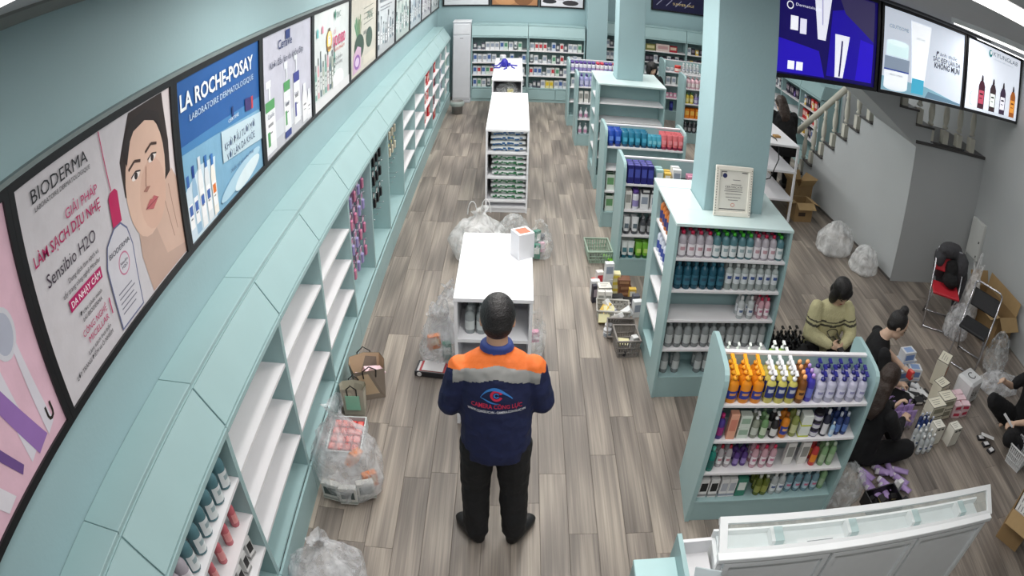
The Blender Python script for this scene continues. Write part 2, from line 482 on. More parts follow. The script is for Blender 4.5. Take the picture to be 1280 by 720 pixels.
# ================================================================== FURNITURE
def cabinet(name, label, L, levels, depth=0.32, loc=(0, 0, 0), rz=0.0, group=None, drawers=0, slant=0.13, peg=False, ztop=1.63):
    """wall cabinet: local x along the wall, front at y=0 facing -y"""
    t = thing(name, label, 'cabinet', loc, rz, group)
    g = 0.001
    for x in (g, L - 0.018 - g):
        obj('side_panel', MB().box(x, 0.004, 0, x + 0.018, depth - 0.014, 1.375, TEAL), t)
    obj('back_panel', MB().box(g, depth - 0.014, 0, L - g, depth - 0.002, 1.6, TEAL), t)
    zb = levels[0]
    obj('base_deck', MB().box(0.02, 0.006, zb - 0.02, L - 0.02, depth - 0.015, zb, TEAL), t)
    if drawers:
        for k in range(drawers):
            w = (L - 0.04) / drawers
            obj('drawer_front', MB().cbox(0.02 + w * k + .003, -0.004, 0.06, 0.02 + w * (k + 1) - .003, 0.012, zb - 0.03, TEAL, 0.003), t)
        obj('plinth', MB().box(0.02, 0.015, 0, L - 0.02, 0.03, 0.06, TEAL), t)
    else:
        obj('plinth', MB().box(0.003, -0.012, 0, L - 0.003, 0.004, zb - 0.028, TEAL), t)
    for z in levels[1:]:
        obj('shelf', MB().box(0.02, 0.006, z - 0.02, L - 0.02, depth - 0.015, z, SHELFW), t)
    obj('front_rail', MB().cbox(g, -0.012, 1.36, L - g, 0.02, 1.395, TEAL, 0.003), t)
    co = obj('cornice', MB().prism([(0.006, 1.395), (slant + .006, ztop - 0.022), (slant + .006, ztop - .02), (depth - .016, ztop - .02), (depth - .016, 1.395)], 'x', g, L - g, TEAL), t)
    # leaning front panel set proud, with a shadow gap above and beside it
    n = Vector((0, -(ztop - 1.395), slant)).normalized()
    a = Vector((0, 0.006, 1.40)); b = Vector((0, slant + .004, ztop - 0.03))
    d = (b - a)
    p0, p1 = a + n * 0.002, a + d * 0.975 + n * 0.002
    q0, q1 = p0 + n * 0.012, p1 + n * 0.012
    x0, x1 = 0.006, L - 0.006
    v = [(x, p.y, p.z) for x in (x0, x1) for p in (p0, p1, q1, q0)]
    obj('leaning_panel', MB().raw(v, [(0, 1, 2, 3), (7, 6, 5, 4), (0, 4, 5, 1), (1, 5, 6, 2), (2, 6, 7, 3), (3, 7, 4, 0)], TEAL), co)
    obj('top_board', MB().cbox(0.002, slant - 0.004, ztop - 0.02, L - 0.002, depth - 0.003, ztop, TEAL, 0.002), t)
    return t

JY = [0.24, 1.20, 2.154, 3.136, 4.073, 4.991, 5.886, 6.783, 7.759, 8.704, 9.655, 10.62, 11.585, 12.45, 13.31]
LV = [0.27, 0.535, 0.81, 1.085]
_bay = ['empty', 'stocked with green-capped and pink bottles', 'with three empty white shelves', 'with three empty white shelves', 'with three empty white shelves',
        'with hooks holding pink packs', 'with hooks holding black packs', 'with hooks holding striped socks', 'with bare white shelves', 'with bare white shelves',
        'holding red cartons', 'holding books of red and dark cartons', 'holding dark and blue cartons', 'holding small white cartons']
_bl = ['teal wall cabinet nearest the shop front with an empty bay',
       'teal wall cabinet with green-capped water bottles and pink bottles',
       'teal wall cabinet with empty white shelves behind the filled plastic sack',
       'teal wall cabinet with empty white shelves behind the brown paper bag',
       'teal wall cabinet with empty white shelves next to the pink hanging packs',
       'teal wall cabinet bay with hooks full of pink hanging packs',
       'teal wall cabinet bay with hooks holding black packs',
       'teal wall cabinet bay with hooks holding pale socks and gloves',
       'teal wall cabinet with empty shelves next to the sock hooks',
       'teal wall cabinet with empty shelves next to the red cartons',
       'teal wall cabinet holding the first red cartons',
       'teal wall cabinet holding dark and red cartons',
       'teal wall cabinet holding blue and white cartons',
       'teal wall cabinet beside the floor-standing air conditioner']
for k in range(len(JY) - 1):
    peg = k in (5, 6, 7)
    t = cabinet('wall_cabinet', _bl[k], JY[k + 1] - JY[k], [0.27] if peg else LV, loc=(-1.28, JY[k], 0), rz=PI / 2, group='teal cabinets along the left wall')
    if peg:
        L = JY[k + 1] - JY[k]
        for cx in (0.12, 0.28, 0.44, 0.60, 0.76):
            for z in (0.62, 0.85, 1.08, 1.28):
                obj('hook', MB().tube([(cx, 0.30, z), (cx, 0.06, z), (cx, 0.045, z + 0.015)], 0.004, STEEL, 5), t)
# end board of the cabinet row
LB = [0.296, 0.56, 0.825, 1.093]
cabinet('back_cabinet', 'teal back-wall cabinet of medicine cartons beside the air conditioner', 1.10, LB, 0.38, (-0.88, 13.55, 0), 0, 'teal cabinets on the back wall', drawers=2, slant=0.06, ztop=1.64)
cabinet('back_cabinet', 'teal back-wall cabinet of medicine cartons beside the far column', 1.11, LB, 0.38, (0.225, 13.55, 0), 0, 'teal cabinets on the back wall', drawers=2, slant=0.06, ztop=1.64)
for k, (x, lab) in enumerate(((1.78, 'teal cabinet in the back recess, half hidden by the middle column'), (2.74, 'teal cabinet in the back recess holding gift boxes'), (3.70, 'teal cabinet in the back recess holding dark perfume boxes'))):
    cabinet('recess_cabinet', lab, 0.955, LB, 0.38, (x, 14.7, 0), 0, 'teal cabinets in the back recess', slant=0.06, ztop=1.66)
for k in range(4):
    cabinet('side_cabinet', ['teal cabinet by the stairs with yellow and purple packs', 'teal cabinet by the stairs with mostly empty shelves', 'teal cabinet far behind the stairs near the recess', 'teal cabinet in the corner of the back recess'][k], 0.95, LB, 0.40, (5.0, 11.05 + k * 0.955, 0), -PI / 2, 'teal cabinets behind the stairs', slant=0.06, ztop=1.64)

# ---- double-sided gondola with rounded end panels
GL = [0.19, 0.455, 0.725, 1.0]
GD = 0.50
def gondola(name, label, W, loc, rz=0.0, group=None, levels=GL):
    t = thing(name, label, 'shelf unit', loc, rz, group)
    h = [(0, 0), (0, 1.13), (0.006, 1.165), (0.022, 1.195), (0.05, 1.212), (0.09, 1.218), (0.20, 1.222)]
    prof = h + [(GD - y, z) for y, z in reversed(h)]
    pm = MB().prism(prof, 'x', 0, 0.03, TEAL).mesh('end_panel')
    obj('end_panel', pm, t)
    obj('end_panel', pm, t, (W - 0.03, 0, 0))
    obj('spine', MB().box(0.03, GD / 2 - 0.012, 0.19, W - 0.03, GD / 2 + 0.012, 1.195, TEAL), t)
    obj('spine_cap', MB().box(0.03, GD / 2 - 0.016, 1.195, W - 0.03, GD / 2 + 0.016, 1.21, SHELFW), t)
    obj('base_deck', MB().box(0.03, 0.008, levels[0] - .018, W - 0.03, GD - .008, levels[0], TEAL), t)
    for y in (0.012, GD - 0.024):
        obj('plinth', MB().box(0.03, y, 0, W - 0.03, y + 0.012, levels[0] - .018, TEAL), t)
    for z in levels[1:]:
        for y0, y1 in ((0.008, GD / 2 - .012), (GD / 2 + .012, GD - .008)):
            obj('shelf', MB().cbox(0.03, y0, z - .022, W - .03, y1, z, SHELFW, 0.002), t)
    return t
# near gondola is turned a little
G2_RZ = -math.atan2(0.078, 1.078)
G2 = (1.173, 2.934, 0)
gondola('gondola', 'teal double-sided gondola stocked with orange and clear pump bottles, four shelves', 1.085, G2, G2_RZ, 'teal gondolas')
G4 = (1.05, 6.33, 0); G3 = (1.01, 7.53, 0)
gondola('gondola', 'teal gondola with navy boxes on its top shelf', 0.98, G4, 0, 'teal gondolas')
gondola('gondola', 'teal gondola with blue and coral tubes on its top shelf', 0.96, G3, 0, 'teal gondolas')
GF1 = (0.95, 10.70, 0); GF2 = (0.90, 11.88, 0); GR1 = (2.83, 11.25, 0); GR0 = (2.78, 12.75, 0)
gondola('gondola', 'teal gondola with purple-capped lavender bottles beside the middle column', 0.95, GF1, 0, 'teal gondolas')
gondola('gondola', 'teal gondola with a full row of white bottles nearest the back wall', 0.95, GF2, 0, 'teal gondolas')
gondola('gondola', 'teal gondola with orange cartons on its lower shelf', 0.95, GR1, 0, 'teal gondolas')
gondola('gondola', 'teal gondola with a red jar on its top shelf', 0.95, GR0, 0, 'teal gondolas')

# ---- square shelving that wraps a column
WL = [0.196, 0.457, 0.715, 0.965, 1.22]
def column_shelf(label, x0, y0, x1, y1, cx0, cy0, cx1, cy1, zt=1.488):
    t = thing('column_shelf', label, 'shelf unit', (x0, y0, 0), 0, 'teal shelving around the columns')
    W, D = x1 - x0, y1 - y0
    a0, b0, a1, b1 = cx0 - x0, cy0 - y0, cx1 - x0, cy1 - y0
    th = 0.022
    fd, bd = b0 - 0.012, D - b1 - 0.012
    for (ya, yb) in ((0, fd), (D - bd, D)):
        for x in (0, W - th):
            obj('side_panel', MB().box(x, ya, 0, x + th, yb, zt - .024, TEAL), t)
        yk = yb - 0.012 if ya == 0 else ya
        obj('back_panel', MB().box(th, yk, 0, W - th, yk + .012, zt - .024, TEAL), t)
        obj('base_deck', MB().box(th, ya + (0.006 if ya == 0 else .013), WL[0] - .02, W - th, yb - (.013 if ya == 0 else .006), WL[0], TEAL), t)
        yp = ya + 0.008 if ya == 0 else yb - .02
        obj('plinth', MB().box(th, yp, 0, W - th, yp + .012, WL[0] - .02, TEAL), t)
        for z in WL[1:]:
            obj('shelf', MB().cbox(th, ya + (0.005 if ya == 0 else .013), z - .022, W - th, yb - (.013 if ya == 0 else .005), z, SHELFW, 0.002), t)
    for (xa, xb, s) in ((0, a0 - 0.012, 0), (a1 + 0.012, W, 1)):
        xk = xb - 0.012 if s == 0 else xa
        obj('back_panel', MB().box(xk, fd, 0, xk + .012, D - bd, zt - .024, TEAL), t)
        for z in WL:
            obj('shelf', MB().box(xa + (0.005 if s == 0 else .013), fd, z - .022, xb - (.013 if s == 0 else .005), D - bd, z, SHELFW if z > 0.3 else TEAL), t)
        xp = xa + 0.01 if s == 0 else xb - .02
        obj('plinth', MB().box(xp, fd, 0, xp + .01, D - bd, WL[0] - .022, TEAL), t)
    TOPW = mat('pale_teal_top', rgb(196, 216, 216), 0.35, var=0.02)
    obj('top_board', MB().cbox(-.004, -.006, zt - .024, W + .004, b0 - .004, zt, TOPW, .003), t)
    obj('top_board', MB().cbox(-.004, b1 + .004, zt - .024, W + .004, D + .006, zt, TOPW, .003), t)
    obj('top_board', MB().cbox(-.004, b0 - .002, zt - .026, a0 - .004, b1 + .002, zt - .002, TOPW, .003), t)
    obj('top_board', MB().cbox(a1 + .004, b0 - .002, zt - .026, W + .004, b1 + .002, zt - .002, TOPW, .003), t)
    return t
G1 = (1.12, 4.31); 
column_shelf('teal square shelving around the near column, stocked with rows of bottles', 1.12, 4.31, 2.05, 5.20, 1.38, 4.58, 1.86, 5.0)
column_shelf('teal square shelving with empty shelves around the middle column', 1.06, 8.78, 1.96, 9.68, 1.34, 9.12, 1.70, 9.5)

# ---- white display counters in the middle of the aisle
def counter(label, x0, y0, x1, y1, zt, levels):
    t = thing('display_counter', label, 'counter', (x0, y0, 0), 0, 'white display counters')
    W, D = x1 - x0, y1 - y0
    obj('top', MB().cbox(-.003, -.006, zt - .03, W + .003, D + .003, zt, WHITE, .003), t)
    for x in (0, W - .022):
        obj('side_panel', MB().box(x, 0, 0, x + .022, D, zt - .03, WHITE), t)
    obj('partition', MB().box(.022, D - 0.42, .06, W - .022, D - .40, zt - .03, WHITE), t)
    obj('back_panel', MB().box(.022, D - .02, 0, W - .022, D, zt - .03, WHITE), t)
    for z in levels:
        obj('shelf', MB().box(.022, .004, z - .025, W - .022, D - .42, z, WHITE), t)
    obj('plinth', MB().box(.022, .02, 0, W - .022, .035, levels[0] - .025, WHITE), t)
    return t
HC = 1.06
CL = [0.08, 0.38, 0.66]
C1 = (-0.365, 3.97, 0.147, 4.97); C2 = (-0.33, 7.86, 0.172, 9.82); C3 = (-0.37, 10.76, 0.106, 12.8)
counter('white display counter in front of the man with a bottle compartment', *C1, HC, [0.08, 0.40, 0.74])
counter('white display counter stacked with printed soft packs in three compartments', *C2, HC, [0.08, 0.16, 0.46, 0.77])
counter('white display counter with blue ribbons on its top', *C3, HC, [0.08, 0.42, 0.8])

# ---- floor-standing air conditioner and bin in the far corner
ac = thing('air_conditioner', 'tall white floor-standing air conditioner in the far corner', 'air conditioner', (-1.235, 13.40, 0))
_acm = mat('air_conditioner_white', rgb(214, 216, 222), 0.4, var=0.02)
obj('cabinet', MB().cbox(0, 0, 0.06, 0.345, 0.36, 1.70, _acm, .012), ac)
obj('base', MB().cbox(-.008, -.008, 0, .353, .368, .06, paint(190, 192, 198), .006), ac)
obj('front_panel', MB().cbox(.012, -.012, .10, .333, 0, 1.42, _acm, .005), ac)
obj('air_outlet', MB().cbox(.012, -.014, 1.45, .333, 0, 1.67, paint(222, 223, 228), .005), ac)
obj('top_cap', MB().cbox(-.006, -.016, 1.70, .351, .364, 1.725, paint(232, 233, 238), .008), ac)
obj('badge', MB().box(.14, -.0145, 1.36, .205, -.0125, 1.372, paint(120, 122, 130)), ac)
bn = thing('waste_bin', 'small grey waste bin with a plastic liner by the cabinet end', 'bin', (-1.06, 12.55, 0))
obj('tub', MB().lathe([(.09, 0), (.115, .24), (.12, .25), (.108, .25), (.085, .02)], paint(128, 126, 124), 14), bn)
obj('liner', MB().lathe([(.107, .20), (.122, .252), (.135, .20), (.126, .16)], paint(190, 205, 200, 0.4, alpha=0.6), 14, caps=False), bn)

# ---- checkout counter at the shop front (turned a little)
CK = (0.975, 1.835, 0)
CKR = -math.atan2(0.13, 1.75)
ck = thing('checkout_counter', 'white panelled checkout display case with a glass window frame along its top', 'counter', CK, CKR)
CW = 1.85
ZC = 0.97
_ckw = mat('checkout_white', rgb(226, 229, 231), 0.4, var=0.015)
GLASS = mat('clear_glass', (0.85, 0.95, 0.93), 0.03, alpha=0.16, var=0)
obj('carcass', MB().box(0, 0, 0.10, CW, 0.02, ZC - .032, _ckw).box(0, 0.02, 0.10, 0.02, 0.22, ZC - .1, _ckw).box(CW - .02, 0.02, 0.10, CW, 0.22, ZC - .1, _ckw), ck)
for k in range(3):
    xa = 0.03 + k * (CW - .04) / 3
    xb = xa + (CW - .04) / 3 - .02
    mb = MB()
    for q in ((xa, ZC - .07, xb, ZC - .04), (xa, 0.14, xb, 0.17), (xa, .17, xa + .03, ZC - .07), (xb - .03, .17, xb, ZC - .07)):
        mb.box(q[0], -0.022, q[1], q[2], 0, q[3], _ckw)
    obj('panel_frame', mb, ck)
obj('top_rail', MB().cbox(-.01, -.026, ZC - .03, CW + .01, .03, ZC, _ckw, .003), ck)
obj('kick_plinth', MB().box(.03, .01, 0, CW - .03, .21, .10, TEAL), ck)
# display tray under the glass with teal dividers
obj('display_tray', MB().box(.02, .03, ZC - .10, CW - .02, .21, ZC - .085, mat('tray_white', rgb(222, 230, 232), 0.4)), ck)
for x in (.34, .80, 1.26, 1.66):
    d = obj('tray_divider', MB().box(x - .025, .10, ZC - .085, x + .025, .20, ZC - .03, TEAL), ck)
    obj('divider_end', MB().box(x - .045, .10, ZC - .085, x - .026, .20, ZC - .03, _ckw), d)
# window frame leaning back over the tray
fr = obj('window_frame', MB().box(-.005, .0, 0, CW + .03, .02, .03, _ckw).box(-.005, .0, .16, CW + .03, .03, .195, _ckw)
         .box(-.005, .0, .03, .035, .02, .16, _ckw).box(CW - .01, .0, .03, CW + .03, .02, .16, _ckw), ck, (0, .012, ZC - .004), rot=(R_(-62), 0, 0))
obj('glass_pane', MB().box(.035, .008, .03, CW - .01, .012, .16, GLASS), fr)
obj('back_rail', MB().box(-.0, .21, .1, CW, .225, ZC - .05, _ckw), ck)
# paper notice lying in the tray
nt_ = obj('paper_notice', MB().box(-.16, -.04, 0, .16, .04, .001, paint(238, 240, 242)), None, (1.60, 1.895, ZC - .0845), CKR)
tag(nt_, 'white printed paper strip lying in the checkout display tray', 'paper')
obj('printed_line', MB().box(-.10, .01, .0011, .06, .016, .0016, paint(60, 60, 70)), nt_)

# teal low shelf and upright at the end of the checkout
te = thing('cash_desk', 'low teal cash desk with an upright teal side board', 'desk', (0.585, 1.30, 0), 0)
obj('desk_top', MB().cbox(0, 0, .86, .20, .63, .885, mat('pale_teal_desk', rgb(176, 208, 210), .4, var=.02), .003), te)
obj('side_board', MB().box(.20, 0, 0, .222, .70, .98, TEAL), te)
obj('front_board', MB().box(.0, .60, 0, .20, .618, .86, TEAL), te)
obj('leg_board', MB().box(.0, .0, 0, .018, .60, .86, TEAL), te)
td = thing('counter_tray', 'white shallow tray joining cash desk and display case', 'tray', (0.812, 1.40, 0), 0)
obj('tray_floor', MB().box(0, 0, .82, .155, .60, .835, SHELFW), td)
obj('tray_back', MB().box(0, .58, 0, .155, .60, .93, SHELFW), td)
obj('tray_leg', MB().box(0, .0, 0, .155, .02, .82, SHELFW), td)
fl = obj('folded_board', MB().raw([(0.0, 0.0, 0), (.13, -.02, 0), (.13, .10, .16), (.02, .16, .14), (0.006, 0.004, 0), (.136, -.016, 0), (.136, .104, .16), (.026, .164, .14)],
     [(0, 1, 2, 3), (7, 6, 5, 4), (0, 4, 5, 1), (1, 5, 6, 2), (2, 6, 7, 3), (3, 7, 4, 0)], paint(170, 180, 184)), None, (0.822, 1.62, .8352))
tag(fl, 'grey folded board leaning in the white counter tray', 'board')
# ================================================================== WALL POSTERS AND SCREENS (flat prints)
class Art:
    """flat print in a local XY plane (x right, y up, z towards the viewer)"""
    def __init__(s, emit=0.0):
        s.mb = MB(); s.n = 0; s.emit = emit; s.texts = []
    def c(s, col):
        return paint(*col, 0.5, emit=s.emit) if s.emit else paint(*col, 0.35)
    def poly(s, pts, col):
        s.n += 1
        z = 0.00015 * s.n
        s.mb.face([(x, y, z) for x, y in pts], s.c(col))
    def rect(s, x0, y0, x1, y1, col):
        s.poly([(x0, y0), (x1, y0), (x1, y1), (x0, y1)], col)
    def ell(s, cx, cy, rx, ry, col, rot=0.0, n=20, a0=0.0, a1=360.0):
        ca, sa = math.cos(R_(rot)), math.sin(R_(rot))
        p = []
        m = n if a1 - a0 >= 360 else n + 1
        for k in range(m):
            a = R_(a0 + (a1 - a0) * k / n)
            x, y = rx * math.cos(a), ry * math.sin(a)
            p.append((cx + x * ca - y * sa, cy + x * sa + y * ca))
        s.poly(p, col)
    def line(s, pts, w, col):
        for (x0, y0), (x1, y1) in zip(pts[:-1], pts[1:]):
            d = math.hypot(x1 - x0, y1 - y0) or 1
            nx, ny = -(y1 - y0) / d * w / 2, (x1 - x0) / d * w / 2
            s.poly([(x0 + nx, y0 + ny), (x0 - nx, y0 - ny), (x1 - nx, y1 - ny), (x1 + nx, y1 + ny)], col)
    def bottle(s, cx, y0, w, h, col, cap=(240, 240, 240), label=(250, 250, 250), style='cap'):
        hw = w / 2
        bh = h * (0.72 if style == 'pump' else 0.82)
        s.poly([(cx - hw, y0), (cx + hw, y0), (cx + hw, y0 + bh * .82), (cx + hw * .55, y0 + bh), (cx - hw * .55, y0 + bh), (cx - hw, y0 + bh * .82)], col)
        if label:
            s.rect(cx - hw * .8, y0 + bh * .18, cx + hw * .8, y0 + bh * .66, label)
            s.rect(cx - hw * .5, y0 + bh * .5, cx + hw * .5, y0 + bh * .56, tuple(int(v * .6) for v in col))
            s.rect(cx - hw * .5, y0 + bh * .36, cx + hw * .3, y0 + bh * .39, tuple(int(v * .6) for v in col))
        if style == 'pump':
            s.rect(cx - hw * .16, y0 + bh, cx + hw * .16, y0 + h * .9, cap)
            s.rect(cx - hw * .7, y0 + h * .9, cx + hw * .3, y0 + h, cap)
        elif style == 'drop':
            s.rect(cx - hw * .35, y0 + bh, cx + hw * .35, y0 + h * .9, cap)
            s.ell(cx, y0 + h * .92, hw * .3, h * .09, cap, n=10)
        else:
            s.rect(cx - hw * .5, y0 + bh, cx + hw * .5, y0 + h, cap)
    def text(s, t, x, y, w, h, col, bold=0.0, shear=0.0, align='LEFT', rot=0.0):
        s.texts.append((t, x, y, w, h, col, bold, shear, rot))
    def build(s, parent, z0=0.001):
        if s.mb.f:
            obj('artwork', s.mb, parent, (0, 0, z0))['kind'] = 'stuff'
        for (t, x, y, w, h, col, bold, shear, rot) in s.texts:
            me = text_mesh(t, 1.0, s.c(col), bold, shear=shear)
            xs = [v.co.x for v in me.vertices]; ys = [v.co.y for v in me.vertices]
            if not xs: continue
            mw, mh = max(xs) - min(xs), 0.72
            sx, sy = w / mw, h / mh
            for v in me.vertices:
                v.co.x = (v.co.x - min(xs)) * sx; v.co.y *= sy
            o = obj('lettering', me, parent, (x, y, z0 + 0.00015 * (s.n + 2)))
            o.rotation_euler = (0, 0, R_(rot)); o['kind'] = 'stuff'
def poster(label, loc, rz, w, h, bg, art, group, b=0.033, name='poster', cat='poster', emit=0.0, depth=0.03):
    t = thing(name, label, cat, loc, 0, group)
    t.rotation_euler = (PI / 2, 0, rz)
    mb = MB()
    for q in ((0, 0, w, b), (0, h - b, w, h), (0, b, b, h - b), (w - b, b, w, h - b)):
        mb.box(q[0], q[1], -depth + .012, q[2], q[3], 0.012, BLACK)
    obj('frame', mb, t)
    obj('print_sheet', MB().box(b - .002, b - .002, -.012, w - b + .002, h - b + .002, 0.0, paint(*bg, 0.5, emit=emit) if emit else mat('sheet_%d_%d_%d' % bg, rgb(*bg), 0.3, bump=0.25, bscale=7)), t)
    if art:
        art.build(t)
    return t
PB = [0.17, 1.405, 2.735, 3.955, 5.115, 6.37, 7.665, 8.88, 10.09, 11.35, 12.6, 13.88]
PZ0, PZ1 = 1.972, 2.883
WXP = -1.578
def A0():
    a = Art()
    for (cx, cy, r) in ((0.86, .62, .10), (1.03, .50, .075)):
        a.ell(cx, cy, r, r * 1.2, (206, 206, 214)); a.ell(cx, cy, r * .78, r * .95, (176, 180, 196))
        a.poly([(cx + r * .3, cy - r), (cx + r * .7, cy - r * .8), (cx + r * 1.3, .09), (cx + r * .5, .07)], (214, 210, 220))
    a.poly([(.78, .48), (.86, .46), (1.06, .08), (.97, .06)], (150, 112, 178))
    a.poly([(.62, .40), (.66, .42), (.86, .10), (.83, .08)], (110, 80, 140))
    a.ell(.63, .43, .03, .05, (44, 34, 54), 20)
    a.poly([(.52, .26), (.60, .28), (.74, .06), (.66, .05)], (220, 216, 224))
    a.text('U', 1.10, .10, .05, .06, (40, 34, 30), .03)
    return a
def A1():
    a = Art(); P = lambda y, z: (y - PB[1], z - PZ0)
    # woman: hair, neck, hand, face
    a.poly([P(2.30, 2.84), P(2.69, 2.845), P(2.69, 2.62), P(2.66, 2.40), P(2.60, 2.30), P(2.2, 2.5), P(2.19, 2.66)], (52, 40, 38))
    a.poly([P(2.62, 2.845), P(2.70, 2.845), P(2.70, 2.3), P(2.64, 2.35), P(2.655, 2.6)], (226, 216, 218))
    a.poly([P(2.28, 2.42), P(2.52, 2.35), P(2.60, 2.2), P(2.70, 2.1), P(2.70, 2.012), P(2.30, 2.012), P(2.26, 2.2)], (190, 160, 146))
    a.poly([P(2.42, 2.30), P(2.56, 2.42), P(2.66, 2.46), P(2.70, 2.40), P(2.70, 2.06), P(2.50, 2.10)], (206, 174, 158))
    a.line([P(2.55, 2.36), P(2.60, 2.14)], .006, (160, 124, 110)); a.line([P(2.61, 2.40), P(2.645, 2.16)], .006, (160, 124, 110))
    a.ell(*P(2.405, 2.515), .195, .265, (218, 184, 166), -10, 26)
    a.ell(*P(2.45, 2.42), .13, .16, (212, 174, 156), -10, 20)
    a.poly([P(2.22, 2.70), P(2.30, 2.80), P(2.45, 2.815), P(2.58, 2.76), P(2.61, 2.62), P(2.55, 2.73), P(2.44, 2.765), P(2.31, 2.745), P(2.245, 2.62)], (44, 34, 34))
    for (y, z) in ((2.313, 2.554), (2.478, 2.577)):
        a.ell(*P(y, z), .040, .015, (236, 226, 222), 8, 12)
        a.ell(*P(y, z), .016, .016, (50, 40, 40), 0, 10)
        a.line([P(y - .045, z + .005), P(y, z + .02), P(y + .045, z + .008)], .007, (48, 36, 36))
        a.line([P(y - .06, z + .045), P(y, z + .066), P(y + .055, z + .05)], .013, (74, 54, 48))
    a.line([P(2.412, 2.56), P(2.39, 2.475)], .006, (186, 148, 132))
    a.poly([P(2.36, 2.462), P(2.392, 2.447), P(2.43, 2.462), P(2.395, 2.472)], (160, 112, 100))
    a.poly([P(2.36, 2.378), P(2.41, 2.405), P(2.43, 2.398), P(2.45, 2.408), P(2.492, 2.384), P(2.43, 2.352)], (186, 96, 102))
    a.line([P(2.36, 2.378), P(2.492, 2.384)], .004, (130, 60, 66))
    a.line([P(2.042, 2.845), P(2.085, 2.58)], .006, (190, 40, 100))
    # micellar bottle
    a.poly([P(1.955, 2.02), P(2.18, 2.02), P(2.195, 2.30), P(2.17, 2.385), P(2.12, 2.43), P(2.06, 2.43), P(1.98, 2.385), P(1.945, 2.30)], (92, 100, 138))
    a.poly([P(1.963, 2.027), P(2.172, 2.027), P(2.187, 2.30), P(2.163, 2.38), P(2.117, 2.422), P(2.063, 2.422), P(1.986, 2.38), P(1.953, 2.30)], (206, 204, 212))
    a.poly([P(2.055, 2.43), P(2.135, 2.43), P(2.135, 2.56), P(2.115, 2.578), P(2.075, 2.575), P(2.055, 2.555)], (188, 34, 92))
    a.ell(*P(2.09, 2.26), .05, .05, (196, 120, 150)); a.ell(*P(2.09, 2.26), .043, .043, (206, 204, 212))
    for k in range(5): a.rect(1.99 - PB[1], 2.16 - k * .022 - PZ0, 2.12 + (k % 2) * .02 - PB[1], 2.166 - k * .022 - PZ0, (120, 120, 136))
    a.text('BIODERMA', *P(1.98, 2.325), .19, .022, (50, 50, 70)); a.text('Sensibio', *P(2.055, 2.262), .07, .014, (70, 60, 80)); a.text('H2O', *P(2.065, 2.242), .05, .014, (70, 60, 80))
    a.text('BIODERMA', *P(1.535, 2.762), .405, .052, (38, 36, 42))
    a.text('LABORATOIRE DERMATOLOGIQUE', *P(1.545, 2.73), .405, .018, (60, 58, 64))
    a.text('GIẢI PHÁP', *P(1.73, 2.618), .25, .040, (190, 50, 110))
    a.text('LÀM SẠCH DỊU NHẸ', *P(1.475, 2.555), .51, .042, (176, 26, 92), .012)
    a.text('Sensibio H2O', *P(1.525, 2.452), .385, .052, (60, 46, 62))
    a.text('Dung dịch làm sạch và', *P(1.66, 2.400), .25, .02, (60, 56, 62))
    a.text('tẩy trang công nghệ Micellar', *P(1.60, 2.365), .31, .02, (60, 56, 62))
    a.rect(1.625 - PB[1], 2.298 - PZ0, 1.90 - PB[1], 2.345 - PZ0, (178, 26, 96))
    a.text('DA NHẠY CẢM', *P(1.64, 2.308), .245, .026, (246, 240, 244), .01)
    a.text('Được phát minh', *P(1.68, 2.250), .19, .018, (60, 56, 62)); a.text('bởi BIODERMA', *P(1.69, 2.222), .17, .018, (60, 56, 62))
    a.text('CÔNG NGHỆ', *P(1.66, 2.170), .215, .026, (186, 40, 100)); a.text('MICELLAR', *P(1.69, 2.13), .185, .026, (186, 40, 100))
    a.rect(1.905 - PB[1], 2.13 - PZ0, 1.913 - PB[1], 2.20 - PZ0, (186, 40, 100))
    a.text('Làm sạch bụi bẩn', *P(1.66, 2.094), .21, .018, (60, 56, 62)); a.text('LỚP TRANG ĐIỂM và Ô NHIỄM', *P(1.53, 2.064), .345, .018, (60, 56, 62))
    return a
def A2():
    a = Art(); P = lambda y, z: (y - PB[2], z - PZ0)
    W = PB[3] - PB[2]; H = PZ1 - PZ0
    a.poly([(.033, H - .033), (W - .033, H - .033), (W - .033, .50), (.033, .54)], (38, 92, 160))
    a.poly([(.033, .54), (W - .033, .50), (W - .033, .42), (.033, .50)], (70, 130, 184))
    a.poly([(.033, .033), (.033, .30), (.25, .38), (.45, .36), (.40, .033)], (206, 226, 238))
    for (x, h, c, k) in ((.085, .33, (210, 226, 238), (58, 104, 176)), (.155, .36, (150, 186, 214), (30, 66, 140)), (.235, .38, (240, 242, 244), (220, 226, 232)), (.315, .36, (226, 232, 236), (50, 110, 180)), (.395, .34, (244, 240, 232), (60, 120, 190))):
        a.bottle(x, .05, .062, h, c, k, (248, 248, 250))
        a.rect(x - .02, .17, x + .02, .22, (224, 120, 50) if x > .35 else (60, 100, 176))
    a.poly([(.55, .46), (W - .033, .40), (W - .033, .22), (.55, .28)], (196, 218, 228))
    a.ell(.8, .13, .34, .05, (176, 210, 228), 8); a.ell(.9, .10, .22, .05, (220, 236, 242), 8)
    a.poly([(.93, .55), (1.03, .54), (1.03, .46), (.93, .47)], (60, 46, 110)); a.rect(1.032, .462, 1.06, .54, (196, 60, 70))
    a.rect(.72, .50, .745, .56, (30, 60, 120)); a.text('CERTIFIÉ', .66, .48, .16, .02, (230, 240, 246))
    a.text('LA ROCHE-POSAY', *P(2.80, 2.69), 1.015, .088, (240, 246, 250), .025)
    a.text('LABORATOIRE DERMATOLOGIQUE', *P(2.90, 2.615), .915, .036, (200, 220, 236))
    a.text('KHỞI ĐẦU TƯƠI MỚI', *P(3.32, 2.31), .49, .044, (40, 66, 110)); a.text('VỚI LÀN DA KHỎE', *P(3.34, 2.243), .455, .044, (40, 66, 110))
    a.text('Xuất xứ từ nước Pháp', *P(3.38, 2.16), .38, .022, (70, 100, 140))
    return a
